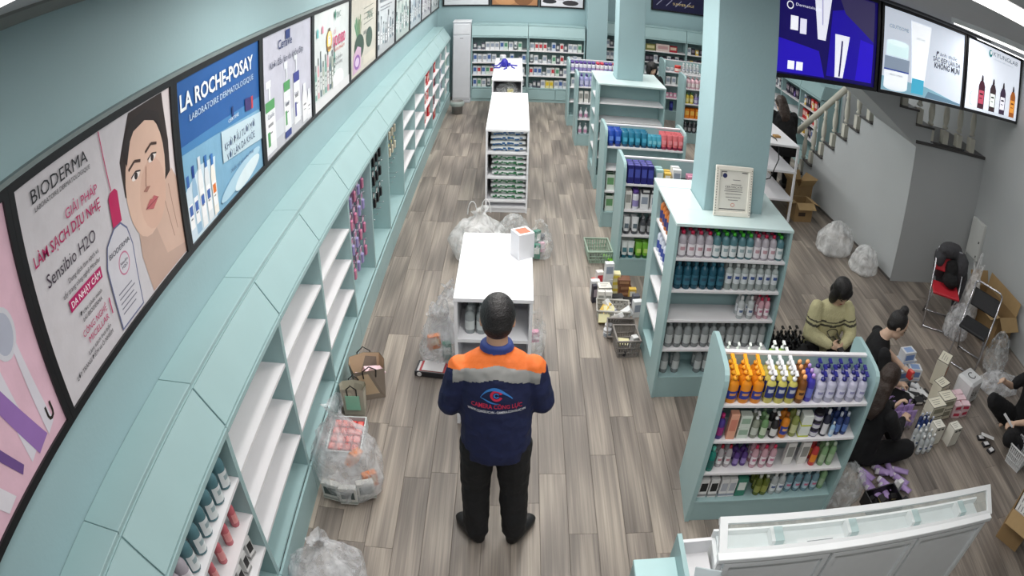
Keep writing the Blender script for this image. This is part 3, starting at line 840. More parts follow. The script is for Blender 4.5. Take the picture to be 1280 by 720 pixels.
def A3():
    a = Art()
    a.rect(.033, .12, 1.12, .24, (214, 218, 226)); a.rect(.033, .033, 1.12, .12, (196, 198, 206))
    for (x, y, w, h, c) in ((.16, .06, .20, .50, (84, 160, 96)), (.52, .10, .15, .52, (84, 160, 96)), (.74, .10, .15, .55, (60, 66, 150)), (.93, .06, .13, .30, (238, 240, 244)), (1.04, .05, .10, .24, (230, 233, 240))):
        a.bottle(x, y, w, h, (236, 238, 242), (236, 240, 246), (246, 247, 250), 'pump' if h > .4 else 'cap')
        if h > .4:
            a.rect(x - w * .45, y + h * .58, x + w * .45, y + h * .72, c); a.rect(x - w * .34, y + h * .10, x - w * .1, y + h * .30, c)
    a.text('CeraVe', .34, .74, .30, .07, (60, 70, 120), .012); a.rect(.50, .79, .60, .86, (50, 66, 130))
    a.text('Khởi đầu làn da khỏe đẹp', .17, .63, .74, .05, (66, 72, 100))
    a.text('CeraVe', .10, .30, .12, .035, (60, 70, 110)); a.text('CeraVe', .46, .30, .10, .03, (60, 70, 110)); a.text('CeraVe', .68, .32, .10, .03, (60, 70, 110)); a.rect(.44, .06, .58, .11, (50, 66, 140))
    return a
def A4():
    a = Art()
    a.rect(.06, .10, .70, .44, (214, 222, 220))
    for k in range(9):
        a.bottle(.10 + k * .072, .13, .05, .30 + .05 * ((k * 7) % 3), [(120, 170, 160), (220, 170, 180), (96, 120, 130), (180, 190, 176)][k % 4], (80, 90, 92), (226, 230, 228))
    a.poly([(.12, .66), (.17, .66), (.17, .72), (.145, .745), (.12, .72)], (110, 190, 190)); a.poly([(.27, .68), (.32, .68), (.32, .73), (.295, .755), (.27, .73)], (228, 150, 170))
    a.ell(.50, .58, .085, .10, (226, 180, 70)); a.rect(.43, .50, .57, .54, (150, 110, 60)); a.bottle(.50, .53, .09, .17, (240, 226, 170), (90, 70, 60))
    a.rect(.033, .033, 1.20, .12, (226, 226, 228)); a.ell(.78, .20, .18, .06, (244, 244, 248)); a.rect(.60, .12, .98, .20, (236, 236, 242))
    a.poly([(.66, .80), (.69, .74), (.72, .80), (.69, .86)], (60, 130, 110)); a.text('DHC', .75, .765, .13, .06, (70, 120, 110)); 
    a.text('chỉ', .64, .62, .07, .05, (190, 50, 110)); a.text('10.000', .63, .50, .42, .10, (206, 40, 110), .02); a.text('SẢN PHẨM', .66, .445, .36, .035, (206, 90, 60))
    a.text('Mỹ phẩm', .64, .36, .3, .035, (70, 70, 76)); a.text('Chính hãng', .64, .31, .3, .035, (70, 70, 76))
    return a
def A5():
    a = Art()
    for k in range(7):
        x = .30 + .05 * k
        a.poly([(.42, .30), (x - .1, .58 + .05 * (k % 3)), (x - .06, .62 + .05 * (k % 2))], (92 + 8 * k, 150, 110))
    a.ell(.42, .32, .22, .14, (60, 84, 70)); a.ell(.9, .36, .16, .12, (74, 96, 82)); a.ell(.28, .20, .12, .08, (150, 190, 120))
    a.poly([(.12, .06), (.48, .08), (.50, .30), (.34, .34), (.16, .26)], (214, 180, 206)); a.ell(.32, .17, .13, .08, (140, 80, 170)); a.ell(.32, .17, .09, .05, (226, 206, 232))
    a.rect(.6, .08, 1.2, .18, (226, 220, 206))
    for k in range(4): a.line([(.62, .72 - .06 * k), (1.1, .74 - .06 * k)], .008, (120, 130, 120))
    a.text('70%', .78, .58, .28, .09, (110, 140, 130)); a.text('AROMA', .60, .42, .4, .05, (90, 110, 110))
    return a
def A_gen(seed, bgc, hues):
    def f():
        a = Art(); r = random.Random(seed)
        a.rect(.04, .04, 1.16, .16, tuple(int(v * .9) for v in bgc))
        for k in range(7):
            x = .13 + k * .15
            a.bottle(x, .10 + r.random() * .06, .07 + r.random() * .03, .28 + r.random() * .28, hues[k % len(hues)], (90, 96, 104), (236, 238, 240), r.choice(['cap', 'pump']))
        a.rect(.2, .70, .2 + .5, .77, hues[0]); a.line([(.2, .64), (.95, .64)], .012, (120, 126, 136)); a.line([(.2, .60), (.8, .60)], .012, (120, 126, 136))
        return a
    return f
_pd = [('pink poster of purple and white beauty tools on the left wall', (222, 184, 200), A0),
       ('white poster of a dark-haired woman and a pink-capped micellar water bottle', (204, 200, 205), A1),
       ('blue skincare poster with large white lettering and tubes', (128, 176, 206), A2),
       ('pale lilac poster of white pump bottles with green and blue bands', (204, 204, 218), A3),
       ('white poster with a pink 10.000 and rows of small bottles', (216, 222, 222), A4),
       ('cream poster with green plants and a purple pack', (214, 210, 198), A5),
       ('pale grey poster of bottles next to the plant poster', (206, 212, 216), A_gen(1, (206, 212, 216), [(120, 130, 140), (196, 200, 206), (140, 160, 170)])),
       ('pale green poster with slim bottles on the left wall', (200, 214, 210), A_gen(2, (200, 214, 210), [(150, 180, 176), (220, 226, 226), (110, 130, 140)])),
       ('bluish poster with dark flasks on the left wall', (196, 208, 216), A_gen(3, (196, 208, 216), [(90, 110, 130), (210, 216, 222), (150, 170, 186)])),
       ('pale poster with mauve bottles on the left wall', (208, 208, 214), A_gen(4, (208, 208, 214), [(150, 140, 160), (214, 214, 222), (110, 116, 130)])),
       ('last pale poster on the left wall beside the back corner', (206, 214, 216), A_gen(5, (206, 214, 216), [(130, 150, 150), (226, 228, 230), (96, 110, 116)]))]
for k, (lab, bg, f) in enumerate(_pd):
    poster(lab, (WXP, PB[k] + .0005, PZ0), PI / 2, PB[k + 1] - PB[k] - .001, PZ1 - PZ0, bg, f(), 'posters along the left wall')
# back wall posters
def AB(kind):
    a = Art()
    if kind == 0: a.line([(.1, .12), (.7, .16)], .012, (190, 192, 196)); a.bottle(.45, .2, .14, .5, (200, 206, 212))
    if kind == 1: a.ell(.3, .18, .22, .16, (190, 140, 96)); a.ell(.65, .22, .2, .2, (126, 84, 52)); a.rect(.1, .5, .8, .7, (176, 130, 90))
    if kind == 2: a.ell(.2, .14, .14, .05, (40, 40, 46)); a.ell(.62, .12, .16, .06, (56, 52, 56)); a.bottle(.42, .18, .14, .5, (50, 48, 54))
    if kind == 3:
        for q in range(4): a.line([(.12 + .22 * q, .14), (.26 + .22 * q, .30)], .02, (150, 150, 176))
        a.text('SUMMER SALE', .5, .18, .5, .06, (220, 196, 140)); a.rect(.1, .5, .9, .7, (44, 42, 74))
    if kind == 4:
        for q in range(6): a.ell(.15 + .12 * (q % 3) * 1.5, .18 + .2 * (q // 3), .09, .1, [(226, 150, 170), (120, 80, 160), (236, 200, 120)][q % 3])
    return a
for (x0, x1, bg, kd, lab) in ((-1.50, -0.55, (216, 220, 224), 0, 'white poster on the back wall above the air conditioner'), (-0.54, 0.42, (170, 122, 84), 1, 'brown poster on the back wall between two white ones'),
                              (0.43, 1.33, (220, 220, 226), 2, 'white poster with dark shapes on the back wall beside the far column')):
    poster(lab, (x0, 13.918, 2.005), 0, x1 - x0, .88, bg, AB(kd), 'posters on the back wall')
poster('navy poster with pale streaks high in the back recess', (2.95, 15.168, 2.03), 0, 1.32, .88, (34, 32, 66), AB(3), 'posters on the back wall')
poster('white poster with pink and purple discs high in the back recess', (4.28, 15.168, 2.03), 0, 1.0, .88, (226, 220, 226), AB(4), 'posters on the back wall')

# lit display screens hung between the near column and the right wall
SA = R_(14.35)
SD = Vector((math.cos(SA), math.sin(SA), 0))
SO = Vector((3.125, 5.0625, 2.553))
E_ = 0.85
def screen(label, u0, u1, bg, art, nm):
    t = poster(label, SO + SD * u0, SA, u1 - u0, 0.872, bg, art, 'lit display screens', b=.034, name='display_screen', cat='screen', emit=E_, depth=.06)
    return t
def S1():
    a = Art(E_); U = lambda u, z: (u + 1.28, z - 2.553)
    a.poly([U(-.70, 2.62), U(-.12, 2.62), U(-.12, 3.05), U(-.40, 3.26), U(-.66, 3.2)], (26, 8, 150)); a.poly([U(-.34, 2.62), U(-.12, 2.62), U(-.12, 2.98), U(-.30, 3.0)], (38, 14, 190))
    a.poly([U(-1.24, 2.60), U(-.72, 2.60), U(-.80, 2.82), U(-1.24, 2.88)], (34, 16, 170)); a.poly([U(-.5, 3.2), U(-.12, 3.0), U(-.12, 3.38), U(-.6, 3.38)], (52, 46, 84))
    a.poly([U(-.88, 3.38), U(-.66, 3.38), U(-.73, 2.92), U(-.82, 2.92)], (226, 228, 240)); a.line([U(-.78, 3.3), U(-.77, 3.05)], .012, (150, 150, 190))
    a.rect(*U(-1.12, 2.96), *U(-1.04, 3.08), (236, 238, 246)); a.rect(*U(-1.02, 2.94), *U(-.95, 3.07), (220, 220, 238))
    a.rect(*U(-1.13, 2.63), *U(-1.06, 2.70), (236, 238, 246)); a.rect(*U(-1.04, 2.63), *U(-.97, 2.70), (236, 238, 246))
    a.poly([U(-.62, 3.0), U(-.44, 3.0), U(-.50, 2.62), U(-.60, 2.62)], (230, 232, 242)); a.line([U(-.53, 2.95), U(-.545, 2.63)], .02, (40, 36, 90))
    a.ell(*U(-1.13, 3.165), .035, .035, (230, 232, 240)); a.ell(*U(-1.13, 3.165), .026, .026, (18, 8, 70))
    a.text('Dermatologica', *U(-1.07, 3.17), .28, .025, (220, 222, 236))
    return a
def S2():
    a = Art(E_); U = lambda u, z: (u + .02, z - 2.553)
    a.poly([U(.02, 2.59), U(1.46, 2.59), U(1.46, 2.60), U(.75, 2.70), U(.02, 2.72)], (120, 160, 176)); a.poly([U(.75, 2.59), U(1.46, 2.59), U(1.46, 2.61), U(.8, 2.66)], (90, 120, 140))
    a.ell(*U(.245, 2.63), .185, .035, (222, 230, 236)); a.rect(*U(.06, 2.63), *U(.43, 2.92), (232, 237, 242)); a.rect(*U(.05, 2.80), *U(.44, 2.92), (126, 140, 158)); a.rect(*U(.05, 2.785), *U(.44, 2.80), (50, 70, 140))
    a.rect(*U(.075, 2.93), *U(.415, 3.06), (208, 234, 236)); a.ell(*U(.245, 3.06), .17, .028, (224, 244, 244))
    a.text('micro cream', *U(.14, 2.74), .2, .022, (70, 80, 90))
    a.poly([U(.50, 2.70), U(.71, 2.70), U(.79, 3.33), U(.44, 3.33)], (236, 240, 244)); a.rect(*U(.50, 2.61), *U(.71, 2.76), (64, 160, 190))
    a.text('CEUTISOME', *U(.10, 3.20), .30, .035, (90, 110, 124)); a.text('serum', *U(.54, 3.16), .14, .03, (150, 160, 166))
    a.text('Đánh thức', *U(.90, 3.07), .42, .04, (60, 60, 70)); a.text('SẮC ĐẸP LÀN DA', *U(.85, 3.0), .55, .05, (40, 42, 52), .015); a.text('KHÔNG MỤN', *U(.88, 2.93), .51, .06, (30, 32, 44), .025)
    return a
def S3():
    a = Art(E_); U = lambda u, z: (u - 1.52, z - 2.553)
    a.rect(*U(1.56, 2.59), *U(3.0, 2.63), (200, 208, 218)); a.ell(*U(1.72, 2.72), .06, .085, (176, 190, 206)); a.ell(*U(1.73, 2.72), .045, .07, (226, 230, 238))
    for u, c, l in ((1.94, (60, 28, 40), (170, 70, 90)), (2.235, (54, 40, 44), (226, 236, 230)), (2.52, (54, 40, 60), (230, 230, 242)), (2.82, (150, 84, 30), (226, 150, 60))):
        a.bottle(u, 2.62 - 2.553, .16, .40, c, (36, 26, 30), l, 'drop') if 0 else a.bottle(u - 1.52, 2.62 - 2.553, .16, .40, c, (36, 26, 30), l, 'drop')
    a.ell(*U(2.10, 3.315), .045, .045, (40, 110, 110)); a.ell(*U(2.11, 3.325), .022, .022, (236, 240, 244))
    a.text('KYUNGLAB', *U(2.17, 3.30), .72, .055, (50, 60, 66), 0.0); a.text('clinical laboratory', *U(2.2, 3.255), .55, .022, (120, 126, 134))
    return a
screen('lit screen of a white tube and small packs on deep blue', -1.28, -.045, (16, 6, 84), S1(), 's1')
screen('lit screen of a white jar and a teal-ended tube on grey', -.02, 1.5, (190, 198, 210), S2(), 's2')
screen('lit screen of four dropper bottles on white', 1.52, 3.02, (214, 220, 230), S3(), 's3')
# housing and ceiling rail above the screens
_T = Matrix.Translation(SO) @ Matrix.Rotation(SA, 4, 'Z')
struct('trim_3', MB().box(-1.28, 0.062, -.01, 3.02, 0.12, 0.895, mat('screen_housing', rgb(60, 60, 66), .5), _T))
struct('trim_4', MB().box(-1.28, -.10, 0.874, 3.0, 0.06, 0.894, mat('ceiling_rail_grey', rgb(120, 120, 124), .5), _T))
for q in range(3):
    struct('trim_%d' % (5 + q), MB().box(-1.2, -.22 - .10 * q, 0.878, 3.0, -.19 - .10 * q, 0.896, mat('ceiling_rail_dark', rgb(72, 72, 76), .5), _T))
# ================================================================== PRODUCTS
_LIB = {}
def _label_arc(r, z0, z1, m, sx=1.0, sy=1.0, half=70, seg=8):
    mb = MB(); vs = []; fs = []
    for k in range(seg + 1):
        a = R_(-90 - half + 2 * half * k / seg)
        vs += [(r * sx * math.cos(a), r * sy * math.sin(a), z0), (r * sx * math.cos(a), r * sy * math.sin(a), z1)]
    for k in range(seg):
        fs.append((2 * k, 2 * k + 2, 2 * k + 3, 2 * k + 1))
    mb.raw(vs, fs, m, True)
    return mb
def def_bottle(key, r, h, body, cap, label=None, style='cap', alpha=1.0, lz=(0.2, 0.6), sy=1.0, seg=12, mark=None, shoulder=0.8):
    hb = h * {'cap': .84, 'pump': .72, 'flip': .80, 'drop': .7, 'dome': .86, 'trigger': .72}[style]
    bm = paint(*body, 0.25, alpha=alpha) if alpha < 1 else paint(*body, 0.3)
    cm = paint(*cap, 0.35)
    pts = [(r * .9, 0), (r, .006), (r, hb * shoulder), (r * .78, hb * (shoulder + .1)), (r * .4, hb * .97), (r * .38, hb)]
    if style == 'flip':
        pts = [(r * .9, 0), (r, .006), (r, hb * .9), (r * .9, hb)]
    parts = [('body', MB().lathe(pts, bm, seg, sy=sy).mesh(key))]
    c = MB()
    if style == 'cap':
        c.lathe([(r * .46, hb), (r * .46, h - .004), (r * .4, h)], cm, 10)
    elif style == 'dome':
        c.lathe([(r * .5, hb), (r * .5, h - .012), (r * .36, h - .003), (r * .1, h)], cm, 10)
    elif style == 'flip':
        c.lathe([(r * .9, hb), (r * .88, h - .004), (r * .8, h)], cm, 12, sy=sy)
    elif style == 'drop':
        c.lathe([(r * .5, hb), (r * .5, hb + h * .12), (r * .28, hb + h * .14), (r * .3, h - .01), (r * .15, h)], cm, 10)
    else:
        c.lathe([(r * .5, hb), (r * .5, hb + h * .07), (r * .16, hb + h * .08), (r * .16, h * .94)], cm, 8)
        hw = r * .32
        if style == 'pump':
            c.raw([(-hw, -r * 1.0, h * .945), (hw, -r * 1.0, h * .945), (hw, hw, h * .925), (-hw, hw, h * .925), (-hw * .8, -r * 1.0, h * .975), (hw * .8, -r * 1.0, h * .975), (hw, hw, h), (-hw, hw, h)],
                  [(0, 3, 2, 1), (4, 5, 6, 7), (0, 1, 5, 4), (1, 2, 6, 5), (2, 3, 7, 6), (3, 0, 4, 7)], cm)
        else:
            c.box(-hw, -r * 1.2, h * .88, hw, hw, h, cm).box(-hw * .6, -r * .9, h * .74, hw * .6, -r * .6, h * .9, cm)
    parts.append(('pump' if style in ('pump', 'trigger') else 'cap', c.mesh('cap')))
    if label:
        lm = _label_arc(r * 1.012, hb * lz[0], hb * lz[1], paint(*label, 0.5), 1, sy)
        if mark:
            e = _label_arc(r * 1.02, hb * (lz[0] + (lz[1] - lz[0]) * .45), hb * (lz[0] + (lz[1] - lz[0]) * .75), paint(*mark, 0.5), 1, sy, half=34, seg=4)
            lm.raw(e.v, e.f, paint(*mark, 0.5), True)
        parts.append(('label', lm.mesh('label')))
    _LIB[key] = parts
def def_carton(key, w, d, h, col, panel=None, band=None, top=None, edge=None, slots=False):
    m = paint(*col, 0.5)
    parts = [('carton', MB().cbox(-w / 2, -d / 2, 0, w / 2, d / 2, h, m, min(.002, w * .05)).mesh(key))]
    p = MB()
    if panel:
        p.box(-w * .38, -d / 2 - .0008, h * .35, w * .38, -d / 2 + .001, h * .8, paint(*panel, 0.5))
    if band:
        p.box(-w / 2 - .0006, -d / 2 - .0009, h * .08, w / 2 + .0006, d / 2 + .0006, h * .2, paint(*band, 0.5))
    if top:
        p.box(-w * .34, -d * .34, h - .001, w * .34, d * .34, h + .0008, paint(*top, 0.5))
    if edge:
        em = paint(*edge, 0.5); e = .004
        for (xa, za, xb, zb) in ((-w / 2, 0, w / 2, e), (-w / 2, h - e, w / 2, h), (-w / 2, e, -w / 2 + e, h - e), (w / 2 - e, e, w / 2, h - e)):
            p.box(xa, -d / 2 - .0009, za, xb, -d / 2 + .001, zb, em)
        for (xa, ya, xb, yb) in ((-w / 2, -d / 2, w / 2, -d / 2 + e), (-w / 2, d / 2 - e, w / 2, d / 2), (-w / 2, -d / 2, -w / 2 + e, d / 2), (w / 2 - e, -d / 2, w / 2, d / 2)):
            p.box(xa, ya, h - .001, xb, yb, h + .0009, em)
        for q in range(3):
            p.box(-w * .3, -d * .2 + q * d * .2, h - .001, w * (.1 + .1 * q), -d * .2 + q * d * .2 + .004, h + .0009, em)
    if slots:
        for xa in (-w * .36, w * .06):
            p.box(xa, -d / 2 - .0012, h * .84, xa + w * .3, -d / 2 + .001, h * .93, paint(30, 30, 30))
    if p.f:
        parts.append(('printed_panel', p.mesh('printed_panel')))
    _LIB[key] = parts
def def_tube(key, r, h, col, cap, mark=None):
    """squeeze tube standing on its cap: round at the cap, crimped flat at the top"""
    mb = MB(); seg = 12; vs = []; fs = []
    lv = [(.18, 1.0, 1.0), (.35, 1.05, .95), (.65, 1.12, .65), (.9, 1.2, .25), (1.0, 1.22, .06)]
    for (t, sx, sy) in lv:
        for j in range(seg):
            a = 2 * PI * j / seg
            vs.append((r * sx * math.cos(a), r * sy * math.sin(a), h * t))
    for i in range(len(lv) - 1):
        for j in range(seg):
            fs.append((i * seg + j, i * seg + (j + 1) % seg, (i + 1) * seg + (j + 1) % seg, (i + 1) * seg + j))
    fs.append(tuple((len(lv) - 1) * seg + j for j in range(seg)))
    mb.raw(vs, fs, paint(*col, 0.35), True)
    parts = [('body', mb.mesh(key)), ('cap', MB().lathe([(r * .92, 0), (r * .95, h * .17), (r, h * .18)], paint(*cap, 0.35), 12).mesh('cap'))]
    if mark:
        parts.append(('label', MB().raw([(-r * .7, -r * .98, h * .36), (r * .7, -r * .98, h * .36), (r * .7, -r * .74, h * .62), (-r * .7, -r * .74, h * .62)], [(0, 1, 2, 3)], paint(*mark, 0.5)).mesh('label')))
    _LIB[key] = parts
def def_jar(key, r, h, col, cap, label=None):
    parts = [('body', MB().lathe([(r * .92, 0), (r, .005), (r, h * .68), (r * .9, h * .72)], paint(*col, 0.3), 14).mesh(key)),
             ('lid', MB().lathe([(r * 1.0, h * .72), (r * 1.0, h * .97), (r * .93, h)], paint(*cap, 0.35), 14).mesh('lid'))]
    if label:
        parts.append(('label', _label_arc(r * 1.012, h * .15, h * .6, paint(*label, 0.5)).mesh('label')))
    _LIB[key] = parts
class Fr:
    """a furniture frame: origin and turn about z"""
    def __init__(s, o, rz=0.0):
        s.o = Vector((o[0], o[1], o[2] if len(o) > 2 else 0)); s.rz = rz; s.M = Matrix.Rotation(rz, 3, 'Z')
    def p(s, x, y, z):
        return s.o + s.M @ Vector((x, y, z))
def put(key, fr, x, y, z, name, label, cat, group, turn=0.0, lay=None, scale=1.0):
    ps = _LIB[key]
    root = bpy.data.objects.new(name, ps[0][1]); COL.objects.link(root)
    root.location = fr.p(x, y, z)
    root.rotation_euler = (lay[0], lay[1], fr.rz + turn) if lay else (0, 0, fr.rz + turn)
    if scale != 1.0: root.scale = (scale,) * 3
    tag(root, label, cat, group)
    for (n, me) in ps[1:]:
        c = bpy.data.objects.new(n, me); COL.objects.link(c); c.parent = root
        if n == 'leaf_print': c['kind'] = 'stuff'
    return root
_pr = random.Random(11)
def block(key, fr, xs, ys, z, name, label, cat, group=None, jit=0.003, turn=0.06, stag=0.0):
    rows = {1: [''], 2: ['front', 'back'], 3: ['front', 'middle', 'back'], 4: ['front', 'second', 'third', 'back']}[len(ys)]
    for j, y in enumerate(ys):
        lab = label + (', %s row' % rows[j] if rows[j] and len(label.split()) <= 14 else '')
        for x in xs:
            put(key, fr, x + _pr.uniform(-jit, jit) + (stag if j % 2 else 0), y + _pr.uniform(-jit, jit), z, name, lab, cat, group or label, _pr.uniform(-turn, turn))
def lin_(a, b, n):
    return [a + (b - a) * k / (n - 1) if n > 1 else (a + b) / 2 for k in range(n)]

# ---- library
def_bottle('orange_pump', .034, .215, (226, 140, 30), (246, 170, 40), (44, 60, 150), 'pump', lz=(.2, .55), mark=(220, 150, 90), sy=.76)
def_bottle('blue_white_pump', .032, .215, (204, 196, 104), (236, 238, 242), (34, 50, 124), 'pump', lz=(.25, .78), mark=(196, 200, 210), sy=.8)
def_bottle('brown_flip', .030, .19, (120, 72, 30), (240, 170, 110), (190, 130, 60), 'dome', lz=(.2, .6), mark=(80, 46, 24))
def_bottle('violet_flip', .027, .19, (66, 60, 170), (186, 150, 220), (110, 120, 210), 'dome', lz=(.2, .6))
def_bottle('clear_navy_pump', .034, .205, (206, 206, 228), (34, 34, 120), (216, 216, 236), 'pump', alpha=.75, lz=(.25, .65), mark=(150, 150, 190))
def_bottle('magenta_bottle', .026, .18, (70, 50, 130), (200, 50, 120), (150, 40, 120), 'cap')
def_bottle('grey_pump', .026, .19, (150, 156, 140), (230, 232, 232), (190, 196, 186), 'pump', alpha=.85)
def_bottle('green_clear', .024, .17, (120, 160, 110), (150, 176, 140), (190, 206, 180), 'cap', alpha=.85)
def_bottle('black_pump', .027, .19, (34, 32, 34), (236, 236, 236), (216, 216, 214), 'pump', lz=(.15, .55))
def_bottle('amber_bottle', .029, .18, (206, 124, 30), (150, 84, 24), (50, 64, 150), 'cap', lz=(.2, .6), mark=(230, 180, 120))
def_bottle('olive_bottle', .026, .19, (150, 160, 90), (214, 216, 206), (196, 200, 150), 'cap', alpha=.8)
def_bottle('dark_label_bottle', .026, .20, (40, 42, 60), (226, 226, 230), (220, 220, 224), 'cap', lz=(.1, .6))
def_bottle('navy_bottle', .024, .17, (48, 66, 120), (206, 214, 230), (90, 120, 180), 'cap', alpha=.85)
def_bottle('small_blue', .018, .11, (150, 186, 216), (230, 236, 240), (196, 214, 230), 'cap')
def_bottle('teal_bottle', .026, .19, (30, 130, 116), (110, 206, 186), (40, 100, 96), 'cap', alpha=.9)
def_bottle('clear_red_cap', .021, .18, (214, 206, 210), (186, 40, 60), (228, 226, 228), 'cap', alpha=.7, mark=(190, 130, 140))
def_bottle('pink_red_cap', .024, .18, (224, 178, 190), (206, 44, 84), (236, 226, 232), 'dome', alpha=.8, mark=(200, 120, 150))
def_bottle('purple_small', .022, .13, (86, 56, 130), (60, 40, 100), (150, 130, 190), 'cap')
def_bottle('red_orange_bottle', .027, .19, (196, 60, 60), (60, 50, 50), (230, 140, 40), 'cap')
def_bottle('sage_bottle', .027, .19, (130, 166, 120), (190, 206, 184), (166, 190, 156), 'dome')
def_bottle('olive_dark', .026, .18, (104, 116, 46), (210, 214, 200), (150, 156, 80), 'cap', alpha=.9)
def_bottle('white_clear', .027, .19, (206, 212, 214), (236, 238, 238), (226, 230, 234), 'cap', alpha=.8, mark=(90, 110, 150))
def_bottle('aqua_clear', .028, .18, (140, 176, 190), (190, 206, 212), (176, 200, 214), 'cap', alpha=.7, mark=(206, 110, 140))
def_bottle('green_cap_water', .031, .20, (96, 140, 150), (64, 176, 50), (216, 222, 224), 'dome', alpha=.72, lz=(.1, .6), mark=(150, 170, 176))
def_bottle('red_cap_water', .031, .20, (196, 190, 200), (180, 30, 70), (226, 222, 228), 'dome', alpha=.72, lz=(.1, .6), mark=(190, 150, 160))
def_bottle('deep_teal_water', .031, .215, (36, 84, 104), (50, 110, 130), (50, 104, 124), 'dome', alpha=.88, lz=(.2, .6), mark=(40, 70, 90))
def_bottle('pale_water', .030, .215, (196, 206, 206), (206, 212, 212), (206, 212, 216), 'dome', alpha=.6, lz=(.3, .75), mark=(60, 84, 140))
def_bottle('grey_clear', .031, .215, (168, 174, 176), (140, 146, 148), (190, 195, 196), 'dome', alpha=.6, lz=(.2, .6))
def_bottle('lime_pump', .028, .19, (150, 196, 70), (236, 240, 236), (190, 220, 120), 'pump')
def_bottle('white_green_pump', .022, .17, (220, 232, 222), (236, 244, 236), (120, 180, 120), 'pump')
def_bottle('lavender_bottle', .033, .20, (160, 160, 206), (70, 50, 130), (196, 196, 226), 'cap')
def_bottle('white_pump_pink', .028, .18, (226, 222, 230), (236, 236, 240), (200, 150, 180), 'pump')
def_bottle('white_bottle_violet', .034, .20, (226, 226, 236), (96, 70, 150), (150, 140, 196), 'flip')
def_bottle('white_bottle_red', .034, .20, (232, 228, 232), (206, 70, 90), (190, 150, 190), 'flip')
def_bottle('pinkish_bottle', .034, .20, (216, 180, 190), (150, 130, 130), (236, 226, 226), 'cap')
def_bottle('yellow_bottle', .032, .19, (226, 206, 90), (90, 140, 90), (240, 232, 170), 'cap')
def_bottle('violet_bottle', .032, .18, (150, 140, 196), (220, 216, 232), (206, 206, 226), 'pump')
def_bottle('charcoal_bottle', .030, .19, (70, 72, 78), (150, 152, 156), (160, 162, 166), 'cap')
def_bottle('pink_bottle', .026, .19, (206, 110, 120), (170, 40, 60), (226, 150, 150), 'cap', alpha=.92)
def_bottle('clear_glass_bottle', .034, .20, (190, 198, 200), (176, 184, 186), (206, 212, 212), 'cap', alpha=.65)
def_bottle('orange_brown_side', .032, .20, (190, 110, 50), (110, 60, 40), (60, 60, 120), 'cap')
def_bottle('blue_white_side', .032, .20, (200, 206, 220), (50, 70, 150), (60, 80, 160), 'cap')
def_tube('blue_tube', .034, .19, (36, 78, 176), (30, 60, 150), (90, 130, 210))
def_tube('teal_tube', .033, .18, (34, 118, 150), (24, 90, 126), (70, 160, 190))
def_tube('cyan_tube', .028, .15, (70, 160, 186), (30, 100, 130), (120, 190, 206))
def_tube('coral_tube', .032, .18, (216, 110, 116), (170, 40, 80), (226, 140, 146))
def_tube('white_tube', .030, .18, (222, 224, 226), (70, 76, 84), (96, 110, 120))
def_tube('white_teal_tube', .030, .18, (222, 228, 228), (40, 120, 140), (70, 120, 130))
def_tube('green_tube', .030, .17, (120, 186, 60), (60, 120, 50), (190, 220, 120))
def_tube('purple_tube', .028, .19, (178, 150, 206), (236, 232, 240), (206, 186, 226))
def_jar('black_violet_jar', .036, .062, (70, 56, 100), (30, 28, 36), (206, 206, 214))
def_jar('white_jar', .036, .075, (232, 232, 234), (206, 206, 210), (150, 160, 170))
def_jar('red_jar', .065, .13, (206, 40, 40), (220, 70, 60), (240, 220, 210))
def_jar('dark_jar', .032, .07, (50, 46, 52), (30, 30, 34), (150, 140, 120))
def_carton('salmon_carton', .055, .05, .19, (226, 166, 140), (206, 130, 110))
def_carton('sage_carton', .075, .06, .085, (206, 216, 206), (150, 176, 156))
def_carton('lime_carton', .075, .07, .085, (226, 232, 226), None, (190, 200, 40))
def_carton('white_tall_carton', .065, .045, .19, (226, 224, 220), (150, 150, 146))
def_carton('black_white_carton', .06, .045, .165, (228, 228, 228), (26, 26, 28), (150, 150, 150))
def_carton('white_carton_a', .055, .045, .16, (230, 230, 230), (176, 180, 190), (150, 156, 170))
def_carton('green_carton', .07, .05, .16, (60, 130, 110), (226, 232, 228))
def_carton('navy_carton', .062, .06, .19, (30, 30, 110), (70, 80, 170), None, (60, 60, 150))
def_carton('yellow_carton', .07, .05, .12, (226, 190, 90), (240, 236, 226))
def_carton('teal_white_carton', .075, .05, .15, (170, 206, 206), (226, 236, 236))
def_carton('pink_carton', .06, .05, .10, (216, 150, 176), (236, 220, 228))
def_carton('pale_green_carton', .08, .05, .14, (170, 200, 140), (226, 236, 216))
def_carton('orange_carton', .085, .07, .17, (226, 130, 30), (240, 190, 90))
def_carton('red_carton', .10, .06, .18, (190, 40, 44), (230, 190, 180))
def_carton('dark_carton', .08, .05, .18, (44, 42, 56), (150, 140, 150))
def_carton('med_white', 0.085, .06, 0.165, (224, 226, 228), (150, 160, 176))
def_carton('med_blue', 0.075, .06, 0.18, (206, 214, 224), (70, 100, 160))
def_carton('med_red', 0.07, .06, 0.17, (226, 220, 218), (190, 60, 70))
def_carton('med_dark', 0.065, .06, 0.14, (90, 92, 104), (206, 206, 206))
def_carton('med_green', 0.075, .06, 0.175, (206, 220, 210), (90, 150, 120))
def_carton('med_yellow', 0.075, .06, 0.16, (224, 214, 160), (220, 190, 40))
def_carton('gift_white', .30, .10, .17, (214, 196, 190), (190, 150, 150))
def_carton('gift_red', .18, .08, .15, (160, 40, 54), (216, 190, 170))
def_carton('gift_olive', .22, .08, .15, (120, 120, 70), (206, 196, 150))
def_carton('perfume_dark', .09, .07, .15, (40, 36, 50), (120, 110, 120))
def_carton('green_white_carton', .10, .07, .19, (220, 230, 222), (110, 160, 110), None, (60, 110, 70))

